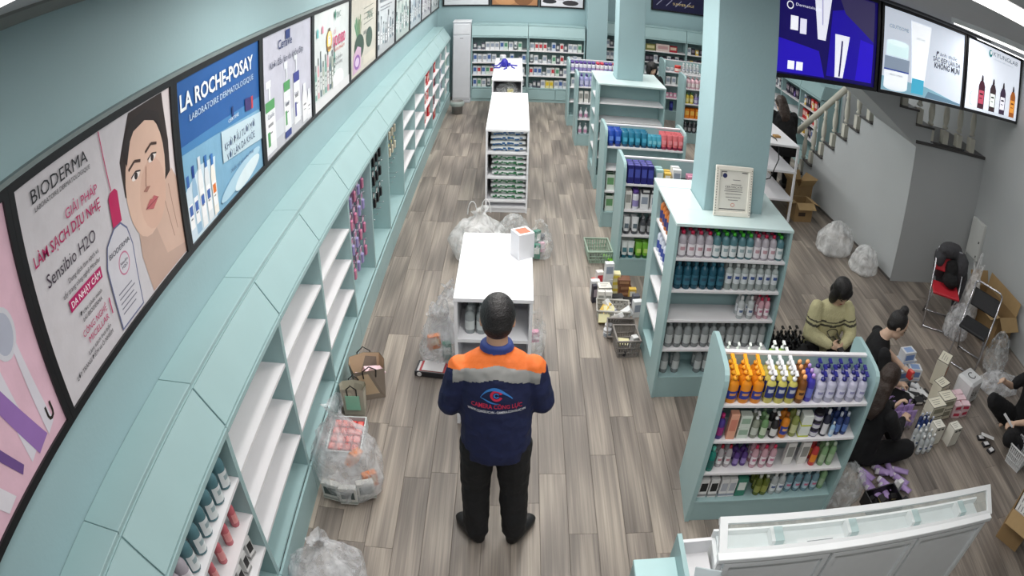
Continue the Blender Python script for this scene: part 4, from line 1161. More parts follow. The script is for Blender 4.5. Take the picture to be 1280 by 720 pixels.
def_bottle('green_cap_big', .040, .225, (96, 140, 150), (64, 176, 50), (216, 222, 224), 'dome', alpha=.72, lz=(.1, .6), mark=(150, 170, 176))
def_bottle('red_cap_big', .040, .21, (196, 190, 200), (180, 30, 70), (226, 222, 228), 'dome', alpha=.72, lz=(.1, .6))
def_carton('black_box_f4', .085, .06, .05, (60, 60, 66), (206, 206, 206))
# ---- near gondola
g2 = Fr(G2, G2_RZ)
Z = GL
ys4 = [0.045, 0.098, 0.151, 0.204]
W2 = 'on the near gondola top shelf'
block('orange_pump', g2, lin_(.075, .235, 3), ys4, Z[3], 'pump_bottle', 'orange pump bottle with blue label ' + W2, 'bottle')
block('blue_white_pump', g2, lin_(.312, .46, 3), ys4, Z[3], 'pump_bottle', 'yellow bottle with white pump and navy label ' + W2, 'bottle')
block('brown_flip', g2, [.530], ys4, Z[3], 'lotion_bottle', 'brown bottle with peach dome cap ' + W2, 'bottle')
put('brown_flip', g2, .590, .205, Z[3], 'lotion_bottle', 'brown bottle with peach dome cap behind the violet bottles ' + W2, 'bottle', 'brown bottle with peach dome cap ' + W2)
block('violet_flip', g2, [.595], [.06, .115, .165], Z[3], 'lotion_bottle', 'violet bottle with lilac dome cap ' + W2, 'bottle')
block('clear_navy_pump', g2, lin_(.668, .985, 5), [.055, .125, .195], Z[3], 'pump_bottle', 'clear bottle with navy pump ' + W2, 'bottle', stag=.018)
W2 = 'on the near gondola second shelf'
for (k, xs, ys, nm, lab, cat) in (
    ('magenta_bottle', [.065], [.05, .12], 'shampoo_bottle', 'purple bottle with magenta cap ', 'bottle'),
    ('salmon_carton', [.135], [.05], 'carton', 'salmon pink tall carton ', 'carton'),
    ('grey_pump', [.29], [.05, .12], 'pump_bottle', 'grey-green pump bottle ', 'bottle'), ('green_clear', [.355], [.05, .12], 'bottle', 'clear green slim bottle ', 'bottle'),
    ('black_pump', [.425], [.05, .12], 'pump_bottle', 'black bottle with white pump ', 'bottle'), ('amber_bottle', [.495], [.05, .12], 'bottle', 'amber bottle with blue label ', 'bottle'),
    ('olive_bottle', [.565], [.06, .13], 'bottle', 'clear olive bottle with pale cap ', 'bottle'), ('dark_label_bottle', [.80], [.05, .12], 'bottle', 'dark bottle with tall white label ', 'bottle'),
    ('small_blue', [.86], [.04], 'small_bottle', 'small pale blue bottle ', 'bottle'), ('navy_bottle', [.905, .965], [.055, .12, .18], 'bottle', 'navy translucent bottle ', 'bottle')):
    block(k, g2, xs, ys, Z[2], nm, lab + W2, cat)
for q in range(2):
    put('sage_carton', g2, .215, .06, Z[2] + .0855 * q, 'carton', ('lower' if q == 0 else 'upper') + ' sage white carton of a pair ' + W2, 'carton', 'sage cartons')
    put('lime_carton', g2, .645, .06, Z[2] + .0855 * q, 'carton', ('lower' if q == 0 else 'upper') + ' white and lime carton of a pair ' + W2, 'carton', 'lime cartons')
for q in range(3):
    put('black_violet_jar', g2, .728, .06, Z[2] + .0625 * q, 'cream_jar', ['bottom', 'middle', 'top'][q] + ' black and violet jar of a stack ' + W2, 'jar', 'violet jars')
W2 = 'on the near gondola third shelf'
for (k, xs, ys, nm, lab, cat) in (
    ('teal_bottle', [.065], [.05, .115], 'bottle', 'teal bottle with mint cap ', 'bottle'), ('clear_red_cap', [.125, .18], [.08, .14], 'bottle', 'clear slim bottle with red cap ', 'bottle'),
    ('purple_small', [.245, .30], [.09, .15], 'small_bottle', 'small purple bottle ', 'bottle'), ('pink_red_cap', [.365, .43, .49], [.07, .125, .18], 'bottle', 'pale pink bottle with red dome cap ', 'bottle'),
    ('white_tall_carton', [.62, .73], [.09], 'carton', 'tall white carton with grey floral print ', 'carton'), ('red_orange_bottle', [.815], [.07, .14], 'bottle', 'red and orange bottle ', 'bottle'),
    ('sage_bottle', [.885, .95], [.06, .13], 'bottle', 'sage green bottle ', 'bottle')):
    block(k, g2, xs, ys, Z[1], nm, lab + W2, cat)
W2 = 'on the bottom deck of the near gondola'
for (k, xs, ys, nm, lab, cat) in (
    ('black_white_carton', [.075, .145], [.07, .13], 'carton', 'black and white carton ', 'carton'), ('white_carton_a', [.215, .275], [.07, .13], 'carton', 'white slim carton ', 'carton'), ('green_carton', [.345], [.08], 'carton', 'green and white carton ', 'carton'),
    ('olive_dark', [.47, .525], [.07, .13, .19], 'bottle', 'dark olive bottle ', 'bottle'), ('white_clear', [.585, .645], [.08, .15], 'bottle', 'clear bottle with white label ', 'bottle'),
    ('aqua_clear', [.71, .78, .85, .92], [.09, .155], 'bottle', 'clear aqua bottle with pink mark ', 'bottle'), ('sage_bottle', [.99], [.10, .165], 'bottle', 'sage green bottle ', 'bottle')):
    block(k, g2, xs, ys, Z[0], nm, lab + W2, cat)
W2 = 'on the rear top shelf of the near gondola'
block('white_green_pump', g2, [.10, .16, .24, .31], [.32, .40], Z[3], 'pump_bottle', 'small white and green pump bottle ' + W2, 'bottle')
block('lime_pump', g2, [.40, .47], [.33, .40], Z[3], 'pump_bottle', 'lime green bottle with white pump ' + W2, 'bottle')
block('white_jar', g2, [.86, .93, 1.0], [.33, .42], Z[3], 'cream_jar', 'white jar ' + W2, 'jar')

# ---- shelving around the near column
f1 = Fr((1.12, 4.31, 0))
W1 = 'on the near column shelving, top shelf'
X13 = lin_(.07, .86, 13)
for i, x in enumerate(X13):
    k = 'red_cap_water' if i in (0, 1, 2, 3, 9, 10, 11) else 'green_cap_water'
    block(k, f1, [x], [.05, .115, .18], WL[4], 'water_bottle', ('clear bottle with red dome cap ' if k[0] == 'r' else 'clear bottle with green dome cap ') + W1, 'bottle')
W1 = 'on the near column shelving, second shelf'
for i, x in enumerate(lin_(.07, .86, 13)):
    k = 'deep_teal_water' if i < 6 else 'pale_water'
    block(k, f1, [x], [.05, .115, .18], WL[3], 'water_bottle', ('deep teal bottle ' if i < 6 else 'clear bottle with a small blue mark ') + W1, 'bottle')
W1 = 'on the near column shelving, third shelf'
block('white_clear', f1, [.62, .70], [.05, .115], WL[2], 'water_bottle', 'clear bottle with white label ' + W1, 'bottle')
block('pink_red_cap', f1, [.79, .85], [.05, .11, .17], WL[2], 'water_bottle', 'pale bottle with red dome cap ' + W1, 'bottle')
W1 = 'on the near column shelving, fourth shelf'
block('grey_clear', f1, lin_(.07, .86, 12), [.06, .13, .20], WL[1], 'water_bottle', 'clear grey bottle ' + W1, 'bottle')
W1 = 'on the bottom deck of the near column shelving'
block('grey_clear', f1, [.08, .17, .36, .43], [.09, .17], WL[0], 'water_bottle', 'clear grey bottle ' + W1, 'bottle')
s1 = Fr((1.12, 5.20, 0), -PI / 2)   # left side: local x runs towards the camera, front faces -x
W1 = 'in the side bay of the near column shelving'
block('orange_brown_side', s1, lin_(.25, .57, 5), [.05, .12, .19], WL[4], 'bottle', 'orange-brown bottle ' + W1, 'bottle')
block('blue_white_side', s1, lin_(.25, .57, 5), [.05, .12, .19], WL[3], 'bottle', 'blue and white bottle ' + W1, 'bottle')
block('dark_carton', s1, lin_(.46, .57, 2), [.08], WL[2], 'carton', 'dark carton ' + W1, 'carton')

# ---- gondola with navy boxes, gondola with blue and coral tubes
f4 = Fr(G4)
W4 = 'on the navy-box gondola'
block('navy_carton', f4, lin_(.075, .275, 4), [.05, .115, .18], Z[3], 'carton', 'navy blue carton on the top shelf of its gondola', 'carton')
for k, x, nm, lab in (('teal_white_carton', .37, 'carton', 'pale teal carton '), ('yellow_carton', .46, 'carton', 'yellow carton '), ('med_white', .55, 'carton', 'white carton ')):
    block(k, f4, [x], [.07, .15], Z[3], nm, lab + 'on the top shelf of the navy-box gondola', 'carton')
block('dark_jar', f4, [.63], [.06], Z[3], 'cream_jar', 'dark jar ' + W4, 'jar')
block('pink_carton', f4, [.70, .765, .83], [.07, .14], Z[3], 'carton', 'pink carton ' + W4, 'carton')
block('pale_green_carton', f4, [.91], [.08], Z[3], 'carton', 'pale green carton ' + W4, 'carton')
block('white_tall_carton', f4, [.075], [.06, .12], Z[2], 'carton', 'white tall carton on the second shelf of the navy-box gondola', 'carton')
block('white_bottle_violet', f4, [.15], [.06, .13], Z[2], 'bottle', 'white bottle on the second shelf of the navy-box gondola', 'bottle')
block('med_white', f4, [.24, .345], [.07, .14], Z[2], 'carton', 'white carton on the second shelf of the navy-box gondola', 'carton')
block('black_box_f4', f4, [.25, .345], [.07], Z[2] + .1655, 'carton', 'dark carton lying on white cartons ' + W4, 'carton')
block('white_tube', f4, [.08, .165], [.06, .13], Z[1], 'cream_tube', 'white tube on the third shelf of the navy-box gondola', 'tube')
block('charcoal_bottle', f4, [.25, .32, .40], [.06, .13], Z[1], 'bottle', 'charcoal bottle on the third shelf of the navy-box gondola', 'bottle')
block('white_teal_tube', f4, [.08, .15], [.06, .13], Z[0], 'cream_tube', 'white and teal tube on the bottom of the navy-box gondola', 'tube')
block('green_tube', f4, [.23, .30, .37], [.06, .13], Z[0], 'cream_tube', 'lime green tube on the bottom of the navy-box gondola', 'tube')
block('med_white', f4, [.12, .30, .42], [.36], Z[3], 'carton', 'small white carton on the rear shelf of the navy-box gondola', 'carton')
block('green_carton', f4, [.66, .74, .82], [.38], Z[3], 'carton', 'teal carton on the rear shelf of the navy-box gondola', 'carton')
f3 = Fr(G3)
W3 = 'on the top shelf of the coral-tube gondola'
block('blue_tube', f3, [.075, .155], [.06, .13, .20], Z[3], 'cream_tube', 'blue tube ' + W3, 'tube')
block('teal_tube', f3, lin_(.24, .46, 4), [.06, .13, .20], Z[3], 'cream_tube', 'deep teal tube ' + W3, 'tube')
block('cyan_tube', f3, [.53, .585, .64], [.06, .12], Z[3], 'cream_tube', 'small cyan tube ' + W3, 'tube')
block('coral_tube', f3, lin_(.70, .90, 4), [.055, .125, .195], Z[3], 'cream_tube', 'coral pink tube ' + W3, 'tube')
block('lime_pump', f3, lin_(.09, .38, 5), [.33], Z[3] + .0, 'pump_bottle', 'lime bottle behind the blue tubes', 'bottle')
block('green_white_carton', f3, [.10, .21, .32], [.08, .16], Z[1], 'carton', 'green and white carton on the third shelf of the coral-tube gondola', 'carton')
block('green_white_carton', f3, [.10, .21, .32], [.08, .16], Z[0], 'carton', 'green and white carton on the bottom of the coral-tube gondola', 'carton')
block('med_white', f3, [.72, .83], [.36], Z[3] + .0, 'carton', 'white carton on the rear shelf of the coral-tube gondola', 'carton')

# ---- far gondolas
ff = Fr(GF1)
block('lavender_bottle', ff, lin_(.075, .88, 11), [.06, .13], Z[3], 'bottle', 'lavender bottle with dark purple cap', 'bottle')
block('white_tall_carton', ff, lin_(.075, .42, 5), [.07], Z[2], 'carton', 'cream carton on the lavender-bottle gondola', 'carton')
block('white_pump_pink', ff, lin_(.08, .44, 5), [.07], Z[1], 'pump_bottle', 'white pump bottle on the third shelf of the lavender-bottle gondola', 'bottle')
block('white_pump_pink', ff, lin_(.08, .44, 5), [.07], Z[0], 'pump_bottle', 'white pump bottle on the bottom of the lavender-bottle gondola', 'bottle')
ff = Fr(GF2)
for i, x in enumerate(lin_(.07, .88, 12)):
    k = 'white_bottle_red' if i in (6, 7, 10) else 'white_bottle_violet'
    block(k, ff, [x], [.06, .14], Z[3], 'bottle', ('white bottle with red cap' if k.endswith('red') else 'white bottle with violet cap') + ' in a full row nearest the back wall', 'bottle')
block('med_white', ff, lin_(.1, .4, 3), [.08], Z[2], 'carton', 'white carton on the white-bottle gondola', 'carton')
ff = Fr(GR1)
block('pinkish_bottle', ff, [.09, .17, .25, .33], [.06, .14], Z[3], 'bottle', 'pinkish bottle on the orange-carton gondola', 'bottle')
block('med_red', ff, [.43, .53], [.08], Z[3], 'carton', 'white and red carton on the orange-carton gondola', 'carton')
block('yellow_bottle', ff, [.08, .16], [.06, .14], Z[2], 'bottle', 'yellow bottle on the orange-carton gondola', 'bottle')
block('violet_bottle', ff, [.24, .32, .40], [.06, .14], Z[2], 'pump_bottle', 'violet pump bottle on the orange-carton gondola', 'bottle')
block('orange_carton', ff, [.09, .185, .28], [.07, .15], Z[1], 'carton', 'orange carton on the third shelf of its gondola', 'carton')
block('yellow_bottle', ff, [.37], [.06, .14], Z[1], 'bottle', 'yellow bottle next to the orange cartons', 'bottle')
block('charcoal_bottle', ff, [.08, .16, .24, .32], [.06, .14], Z[0], 'bottle', 'charcoal bottle under the orange cartons', 'bottle')
ff = Fr(GR0)
block('white_jar', ff, [.09, .17], [.07], Z[3], 'cream_jar', 'white jar beside the red jar', 'jar')
put('red_jar', ff, .29, .09, Z[3], 'red_tub', 'big red tub on the top shelf of the far right gondola', 'jar', 'red tubs')
block('white_clear', ff, lin_(.41, .70, 5), [.07, .14], Z[3], 'bottle', 'clear white bottle beside the red tub', 'bottle')
block('med_white', ff, [.10, .22], [.08], Z[2], 'carton', 'white carton under the red tub', 'carton')
block('med_green', ff, [.33], [.08], Z[2], 'carton', 'pale green carton under the red tub', 'carton')
block('pink_carton', ff, [.10, .18, .26], [.08], Z[1], 'carton', 'pink carton on the far right gondola', 'carton')
put('navy_carton', ff, .2, .08, Z[0], 'carton', 'navy carton at the bottom of the far right gondola', 'carton', 'single navy cartons')

# ---- cartons in the back cabinets, the recess and behind the stairs
def fill(fr, L, z, keys, depth, where, seed, gap=.004, full=1.0, rows=1):
    r = random.Random(seed); x = .035
    while x < L * full - .06:
        k = r.choice(keys)
        bb = [v.co for v in _LIB[k][0][1].vertices]
        w = max(v.x for v in bb) * 2
        if x + w > L - .03: break
        kind = k.split('_')[0]
        desc = {'med_white': 'white and grey carton', 'med_blue': 'white and blue carton', 'med_red': 'white and red carton', 'med_dark': 'dark grey carton', 'med_green': 'pale green carton', 'med_yellow': 'yellow carton',
                'white_jar': 'white jar', 'white_tube': 'white tube', 'red_carton': 'red carton', 'dark_carton': 'dark carton', 'gift_white': 'blush gift box', 'gift_red': 'red gift box', 'gift_olive': 'olive gift box',
                'perfume_dark': 'dark perfume box', 'yellow_carton': 'yellow carton', 'purple_small': 'small purple bottle', 'navy_carton': 'navy carton', 'green_carton': 'green carton', 'orange_carton': 'orange carton'}.get(k, 'small bottle')
        nm = 'medicine_carton' if 'med' in k else 'carton' if 'carton' in k else 'gift_box' if 'gift' in k or 'perfume' in k else 'jar' if 'jar' in k else 'small_bottle' if 'small' in k else 'cream_tube'
        put(k, fr, x + w / 2, depth + r.uniform(0, .04), z, nm, desc + ' ' + where, nm.replace('_', ' '), desc + ' ' + where, r.uniform(-.1, .1))
        x += w + gap + (r.random() * .012)
MED = ['med_white', 'med_white', 'med_blue', 'med_red', 'med_dark', 'med_green', 'white_jar', 'white_tube']
_o = ['bottom', 'third', 'second', 'top']
for u, (x0, L, wh) in enumerate(((-0.88, 1.10, 'of the back cabinet beside the air conditioner'), (0.225, 1.11, 'of the back cabinet beside the far column'))):
    for i, z in enumerate(LB):
        fill(Fr((x0, 13.55, 0)), L, z, MED + (['med_yellow', 'med_yellow'] if i == 0 else []), .07, 'on the %s shelf %s' % (_o[i], wh), 20 + u * 5 + i)
for u, (x0, keys, wh) in enumerate(((1.78, ['med_dark', 'med_white'], 'of the half hidden recess cabinet'), (2.74, None, 'of the gift-box recess cabinet'), (3.70, ['perfume_dark', 'med_dark', 'yellow_carton', 'med_white'], 'of the perfume recess cabinet'))):
    for i, z in enumerate(LB):
        ks = keys or {3: ['gift_white', 'gift_red', 'gift_olive'], 2: ['perfume_dark', 'perfume_dark', 'med_white'], 1: ['med_white', 'med_dark'], 0: ['med_white']}[i]
        fill(Fr((x0, 14.7, 0)), .955, z, ks, .08, 'on the %s shelf %s' % (_o[i], wh), 50 + u * 5 + i)
for u in range(4):
    for i, z in enumerate(LB):
        if (u, i) in ((1, 2), (1, 1), (2, 2), (0, 0)): continue
        ks = {0: ['yellow_carton', 'red_carton', 'dark_carton', 'med_blue'], 1: ['purple_small', 'dark_carton'], 2: ['med_dark', 'med_white'], 3: ['med_white']}[u]
        fill(Fr((5.0, 11.05 + u * .955, 0), -PI / 2), .95, z, ks, .08, 'on the %s shelf of %s cabinet behind the stairs' % (_o[i], ['the first', 'the second', 'the third', 'the corner'][u]), 80 + u * 5 + i, full=.8)
# ---- left cabinets
fl1 = Fr((-1.28, JY[1], 0), PI / 2)
block('green_cap_big', fl1, lin_(.30, .86, 6), [.07, .17], LV[3], 'water_bottle', 'clear bottle with green dome cap in the left wall cabinet', 'bottle')
block('red_cap_big', fl1, [.10, .20], [.07, .17], LV[3], 'water_bottle', 'clear bottle with red dome cap in the left wall cabinet', 'bottle')
block('pink_bottle', fl1, lin_(.30, .84, 5), [.08], LV[2], 'bottle', 'pink bottle with dark red cap in the left wall cabinet', 'bottle', turn=.4)
block('black_white_carton', fl1, lin_(.40, .84, 5), [.07], LV[1], 'carton', 'black and white carton in the left wall cabinet', 'carton', turn=.3)
for u, keys in ((10, ['red_carton', 'red_carton', 'med_red']), (11, ['dark_carton', 'red_carton', 'med_white']), (12, ['med_blue', 'med_white', 'dark_carton']), (13, ['med_white', 'med_green', 'med_dark'])):
    for i, z in enumerate(LV):
        if u == 10 and i == 0: continue
        fill(Fr((-1.28, JY[u], 0), PI / 2), JY[u + 1] - JY[u], z, keys, .06, 'on the %s shelf of the %s' % (_o[i], ['red-carton wall cabinet', 'dark-carton wall cabinet', 'blue-carton wall cabinet', 'wall cabinet by the air conditioner'][u - 10]), 120 + u * 5 + i, full=.9)
# hanging packs on the hook bays
def pack(key, cols):
    m = paint(*cols[0], .3); m2 = paint(*cols[1], .4); m3 = paint(*cols[2], .3)
    _LIB[key] = [('card', MB().box(-.032, -.002, -.15, .032, .002, .012, m2).mesh(key)), ('blister', MB().cbox(-.026, -.022, -.145, .026, -.002, -.05, m, .008).mesh('blister')), ('header', MB().box(-.03, -.003, -.035, .03, -.0015, .002, m3).mesh('header'))]
pack('pink_pack', ((196, 120, 150), (150, 110, 150), (230, 190, 206)))
pack('violet_pack', ((150, 140, 190), (206, 200, 216), (190, 120, 160)))
pack('black_pack', ((26, 26, 30), (34, 32, 38), (206, 206, 206)))
pack('pale_pack', ((206, 200, 180), (150, 146, 136), (220, 216, 120)))
for u, keys, lab in ((5, ('pink_pack', 'violet_pack'), 'hanging pack on the pink-pack hooks'), (6, ('black_pack',), 'black hanging pack on its hook'), (7, ('pale_pack',), 'pale sock pack on its hook')):
    f = Fr((-1.28, JY[u], 0), PI / 2)
    for cx in (0.12, 0.28, 0.44, 0.60, 0.76):
        for zi, z in enumerate((0.62, 0.85, 1.08, 1.28)):
            if u == 6 and (cx < .3 or zi in (0,)): continue
            if u == 7 and zi < 2: continue
            for d in ((.07, .12, .17) if u == 5 else (.08,)):
                k = _pr.choice(keys)
                put(k, f, cx, d, z - .008, 'hanging_pack', ({'pink_pack': 'pink ', 'violet_pack': 'violet '}.get(k, '')) + lab, 'pack', ({'pink_pack': 'pink ', 'violet_pack': 'violet '}.get(k, '')) + lab)
# ================================================================== BAGS, BASKETS, CHAIRS, BOXES
def plastic(name, tint, alpha, rough=.28):
    m = bpy.data.materials.new(name); m.use_nodes = True
    nt = m.node_tree; N = nt.nodes; L = nt.links
    b = N['Principled BSDF']
    tc = N.new('ShaderNodeTexCoord')
    n = N.new('ShaderNodeTexNoise'); n.inputs['Scale'].default_value = 9; n.inputs['Detail'].default_value = 6; n.inputs['Distortion'].default_value = 1.2
    L.new(tc.outputs['Object'], n.inputs['Vector'])
    r = N.new('ShaderNodeMapRange'); r.inputs[1].default_value = .35; r.inputs[2].default_value = .7; r.inputs[3].default_value = max(.05, alpha - .22); r.inputs[4].default_value = min(1, alpha + .25)
    L.new(n.outputs['Fac'], r.inputs[0]); L.new(r.outputs[0], b.inputs['Alpha'])
    mpn = N.new('ShaderNodeMapping'); mpn.inputs['Scale'].default_value = (16, 16, 5)
    v = N.new('ShaderNodeTexNoise'); v.inputs['Scale'].default_value = 1; v.inputs['Detail'].default_value = 3; v.inputs['Distortion'].default_value = 1.5
    L.new(tc.outputs['Object'], mpn.inputs['Vector']); L.new(mpn.outputs[0], v.inputs['Vector'])
    bp = N.new('ShaderNodeBump'); bp.inputs['Strength'].default_value = .4; bp.inputs['Distance'].default_value = .02
    L.new(v.outputs['Fac'], bp.inputs['Height']); L.new(bp.outputs['Normal'], b.inputs['Normal'])
    b.inputs['Subsurface Weight'].default_value = 0.0; b.inputs['Base Color'].default_value = (*tint, 1); b.inputs['Roughness'].default_value = rough
    return m
BAGW = plastic('translucent_white_plastic', rgb(236, 238, 242), .36)
BAGC = plastic('clear_plastic_film', rgb(232, 236, 238), .24, .2)
BAGD = plastic('milky_plastic', rgb(242, 243, 244), .5)
def bag_mesh(rx, ry, h, seed, shape='gather', m=None, seg=44, rings=26, lean=(0, 0), crumple=1.0):
    r = random.Random(seed)
    ph = [r.uniform(0, 6.28) for _ in range(8)]
    off = Vector((r.uniform(0, 50), r.uniform(0, 50), r.uniform(0, 50)))
    prof = {'gather': [(0, .80), (.06, .98), (.25, 1.06), (.5, .98), (.68, .72), (.80, .42), (.88, .20), (.93, .16), (1.0, .34)],
            'open': [(0, .85), (.06, 1.0), (.3, 1.04), (.6, .98), (.85, .92), (1.0, 1.02)],
            'slump': [(0, .9), (.1, 1.05), (.4, 1.0), (.7, .78), (.9, .45), (1.0, .12)],
            'tall': [(0, .8), (.06, .95), (.3, 1.0), (.55, .85), (.75, .6), (.9, .45), (1.0, .5)]}[shape]
    def pr(t):
        for (a, va), (b, vb) in zip(prof[:-1], prof[1:]):
            if t <= b:
                q = (t - a) / (b - a); q = q * q * (3 - 2 * q)
                return va + (vb - va) * q
        return prof[-1][1]
    mb = MB(); vs = []; fs = []
    for i in range(rings + 1):
        t = i / rings
        for j in range(seg):
            a = 2 * PI * j / seg
            k = pr(t)
            fold = .09 + .22 * t
            w = 1 + crumple * fold * (math.sin(5 * a + ph[0] + 2 * t) * .35 + math.sin(9 * a + ph[1] - 3 * t) * .3 + math.sin(14 * a + ph[2] + 4 * t) * .2)
            x, y, z = rx * k * w * math.cos(a), ry * k * w * math.sin(a), h * t
            d = noise.noise_vector(Vector((x * 7, y * 7, z * 7)) + off) * .030 * crumple * min(1, .3 + t * 2)
            d += noise.noise_vector(Vector((x * 19, y * 19, z * 19)) + off) * .009 * crumple
            zz = z + d.z * (0 if i == 0 else 1) + (.06 * h * math.sin(2 * a + ph[3]) if t > .9 and shape != 'slump' else 0) * (t - .9) * 10
            vs.append((x + d.x + lean[0] * t * t, y + d.y + lean[1] * t * t, max(.002 if i else .0015, zz)))
    for i in range(rings):
        for j in range(seg):
            fs.append((i * seg + j, i * seg + (j + 1) % seg, (i + 1) * seg + (j + 1) % seg, (i + 1) * seg + j))
    fs.append(tuple(range(seg))[::-1])
    if shape == 'slump':
        fs.append(tuple(rings * seg + j for j in range(seg)))
    mb.raw(vs, fs, m or BAGW, True)
    return mb
def bag(label, x, y, rx, ry, h, seed, shape='gather', m=None, rz=0.0, lean=(0, 0), handle=False, crumple=1.0, z=0.0, name='plastic_bag'):
    o = obj(name, bag_mesh(rx, ry, h, seed, shape, m, lean=lean, crumple=crumple), None, (x, y, z), rz)
    tag(o, label, 'bag')
    if handle:
        for s in (-1, 1):
            pts = [(lean[0] + s * rx * .25 + rx * .18 * math.cos(q), lean[1] + s * .03, h * .93 + h * .28 * math.sin(q)) for q in lin_(0, PI, 8)]
            obj('handle', MB().tube(pts, .006, m or BAGW, 5), o)
    return o
def loose(key, x, y, z, name, label, cat, group=None, turn=0.0, lay=None, scale=1.0):
    return put(key, Fr((0, 0, 0)), x, y, z, name, label, cat, group or label, turn, lay, scale)
def_carton('pack_label', .12, .05, .15, (206, 206, 202), (70, 84, 84), (150, 156, 150))
def_carton('orange_pack', .10, .05, .12, (226, 130, 60), (240, 200, 150))
def_carton('white_orange_box', .115, .115, .17, (232, 232, 236), None, None, (222, 90, 50))
def_carton('cream_box', .20, .15, .115, (226, 222, 204), (150, 148, 130), None, None, (70, 66, 56))
def_carton('tissue_white', .17, .12, .13, (230, 232, 236), (120, 150, 206), (190, 204, 226), (150, 176, 220))
def_carton('pink_print_box', .11, .08, .07, (230, 200, 208), (206, 60, 90))
def_carton('black_box', .11, .08, .05, (34, 34, 38), (206, 206, 206))
def_carton('white_slot_box', .13, .12, .19, (228, 226, 216), None, None, None, (120, 118, 110), True)
def_carton('yellow_white_box', .10, .08, .07, (232, 226, 180), (230, 210, 90))
def_carton('brown_box', .12, .10, .06, (120, 80, 60), (170, 130, 100))
# ---- bags along the left cabinets
bag('big translucent plastic sack of white packs beside the left cabinets', -1.03, 3.22, .225, .21, .66, 5, 'gather', BAGW, lean=(-.06, .08), crumple=.6)
for k, (x, y, t) in enumerate(((-1.14, 3.07, -.2), (-1.02, 3.045, .05), (-.91, 3.11, .35))):
    loose('pack_label', x, y, .02, 'pack', 'white pack with dark label standing inside the big plastic sack', 'pack', None, t)
loose('orange_pack', -.90, 3.22, .03, 'pack', 'orange pack inside the big plastic sack', 'pack', None, .6)
loose('orange_pack', -1.02, 3.25, .20, 'pack', 'orange pack resting high inside the big plastic sack', 'pack', None, 1.1, (.4, .2))
bag('translucent plastic bag with purple contents at the foot of the cabinets', -1.02, 2.30, .23, .22, .36, 9, 'gather', BAGW, lean=(-.05, .1), crumple=.6)
for k in range(4):
    loose('purple_tube', -1.13 + .07 * k, 2.24 + .02 * (k % 2), .04, 'cream_tube', 'purple tube inside the plastic bag at the cabinet foot', 'tube', None, .3, (R_(80), 0))
# brown paper carrier bags and a tray of red packs
def paper_bag(label, x, y, w, d, h, rz, col, inner):
    t = thing('paper_bag', label, 'bag', (x, y, 0), rz)
    m = paint(*col, .7); mi = paint(*inner, .7)
    for (n, a) in (('front_side', ((-w / 2, -d / 2), (w / 2, -d / 2))), ('back_side', ((w / 2, d / 2), (-w / 2, d / 2))), ('left_side', ((-w / 2, d / 2), (-w / 2, -d / 2))), ('right_side', ((w / 2, -d / 2), (w / 2, d / 2)))):
        (x0, y0), (x1, y1) = a
        e = 1.12
        mb = MB().raw([(x0, y0, 0), (x1, y1, 0), (x1 * e, y1 * e, h), ((x0 + x1) / 2 * 1.3, (y0 + y1) / 2 * 1.3, h * 1.04), (x0 * e, y0 * e, h)], [(0, 1, 2, 3, 4)], m)
        mb.raw([(x0 * .97, y0 * .97, 0), (x1 * .97, y1 * .97, 0), (x1 * e * .97, y1 * e * .97, h), ((x0 + x1) / 2 * 1.27, (y0 + y1) / 2 * 1.27, h * 1.04), (x0 * e * .97, y0 * e * .97, h)], [(4, 3, 2, 1, 0)], mi)
        obj(n, mb, t)
    obj('bottom', MB().box(-w / 2, -d / 2, 0, w / 2, d / 2, .006, m), t)
    for s in (-1, 1):
        obj('handle', MB().tube([(-w * .22, s * d * .62, h * .8), (-w * .24, s * d * .66, h * 1.05), (0, s * d * .7, h * 1.2), (w * .24, s * d * .66, h * 1.05), (w * .22, s * d * .62, h * .8)], .005, BLACK, 5), t)
    return t
paper_bag('open brown paper carrier bag with red packs inside', -1.08, 4.30, .22, .20, .28, .35, (150, 138, 126), (214, 190, 160))
for k in range(3):
    loose('pink_print_box', -1.12 + .05 * k, 4.27 + .05 * (k % 2), .12 + .03 * k, 'pack', 'red and white pack inside the brown paper bag', 'pack', None, .5 * k, (.4, .2 * k))
pb = paper_bag('beige paper carrier bag with a mint card on its side', -1.15, 4.05, .16, .10, .24, .05, (176, 172, 158), (200, 196, 180))
obj('mint_card', MB().box(-.055, -.068, .06, .055, -.062, .19, paint(150, 206, 180)), pb)
ty = thing('pack_tray', 'shallow white tray of small red packs on the floor by the cabinet', 'tray', (-1.14, 3.66, 0), .05)
obj('tray', MB().box(-.13, -.2, 0, .13, .2, .012, paint(206, 212, 212)).box(-.13, -.2, .012, -.12, .2, .10, paint(206, 212, 212)).box(.12, -.2, .012, .13, .2, .10, paint(206, 212, 212)).box(-.12, .19, .012, .12, .2, .10, paint(206, 212, 212)).box(-.12, -.2, .012, .12, -.19, .10, paint(206, 212, 212)), ty)
def_carton('red_mini', .05, .07, .08, (206, 60, 60), (230, 170, 150), None, (230, 120, 110))
for i in range(4):
    for j in range(4):
        loose('red_mini', -1.225 + .056 * i, 3.53 + .085 * j, .0125, 'small_pack', 'small red pack in the white tray by the cabinet', 'pack', None, .05)
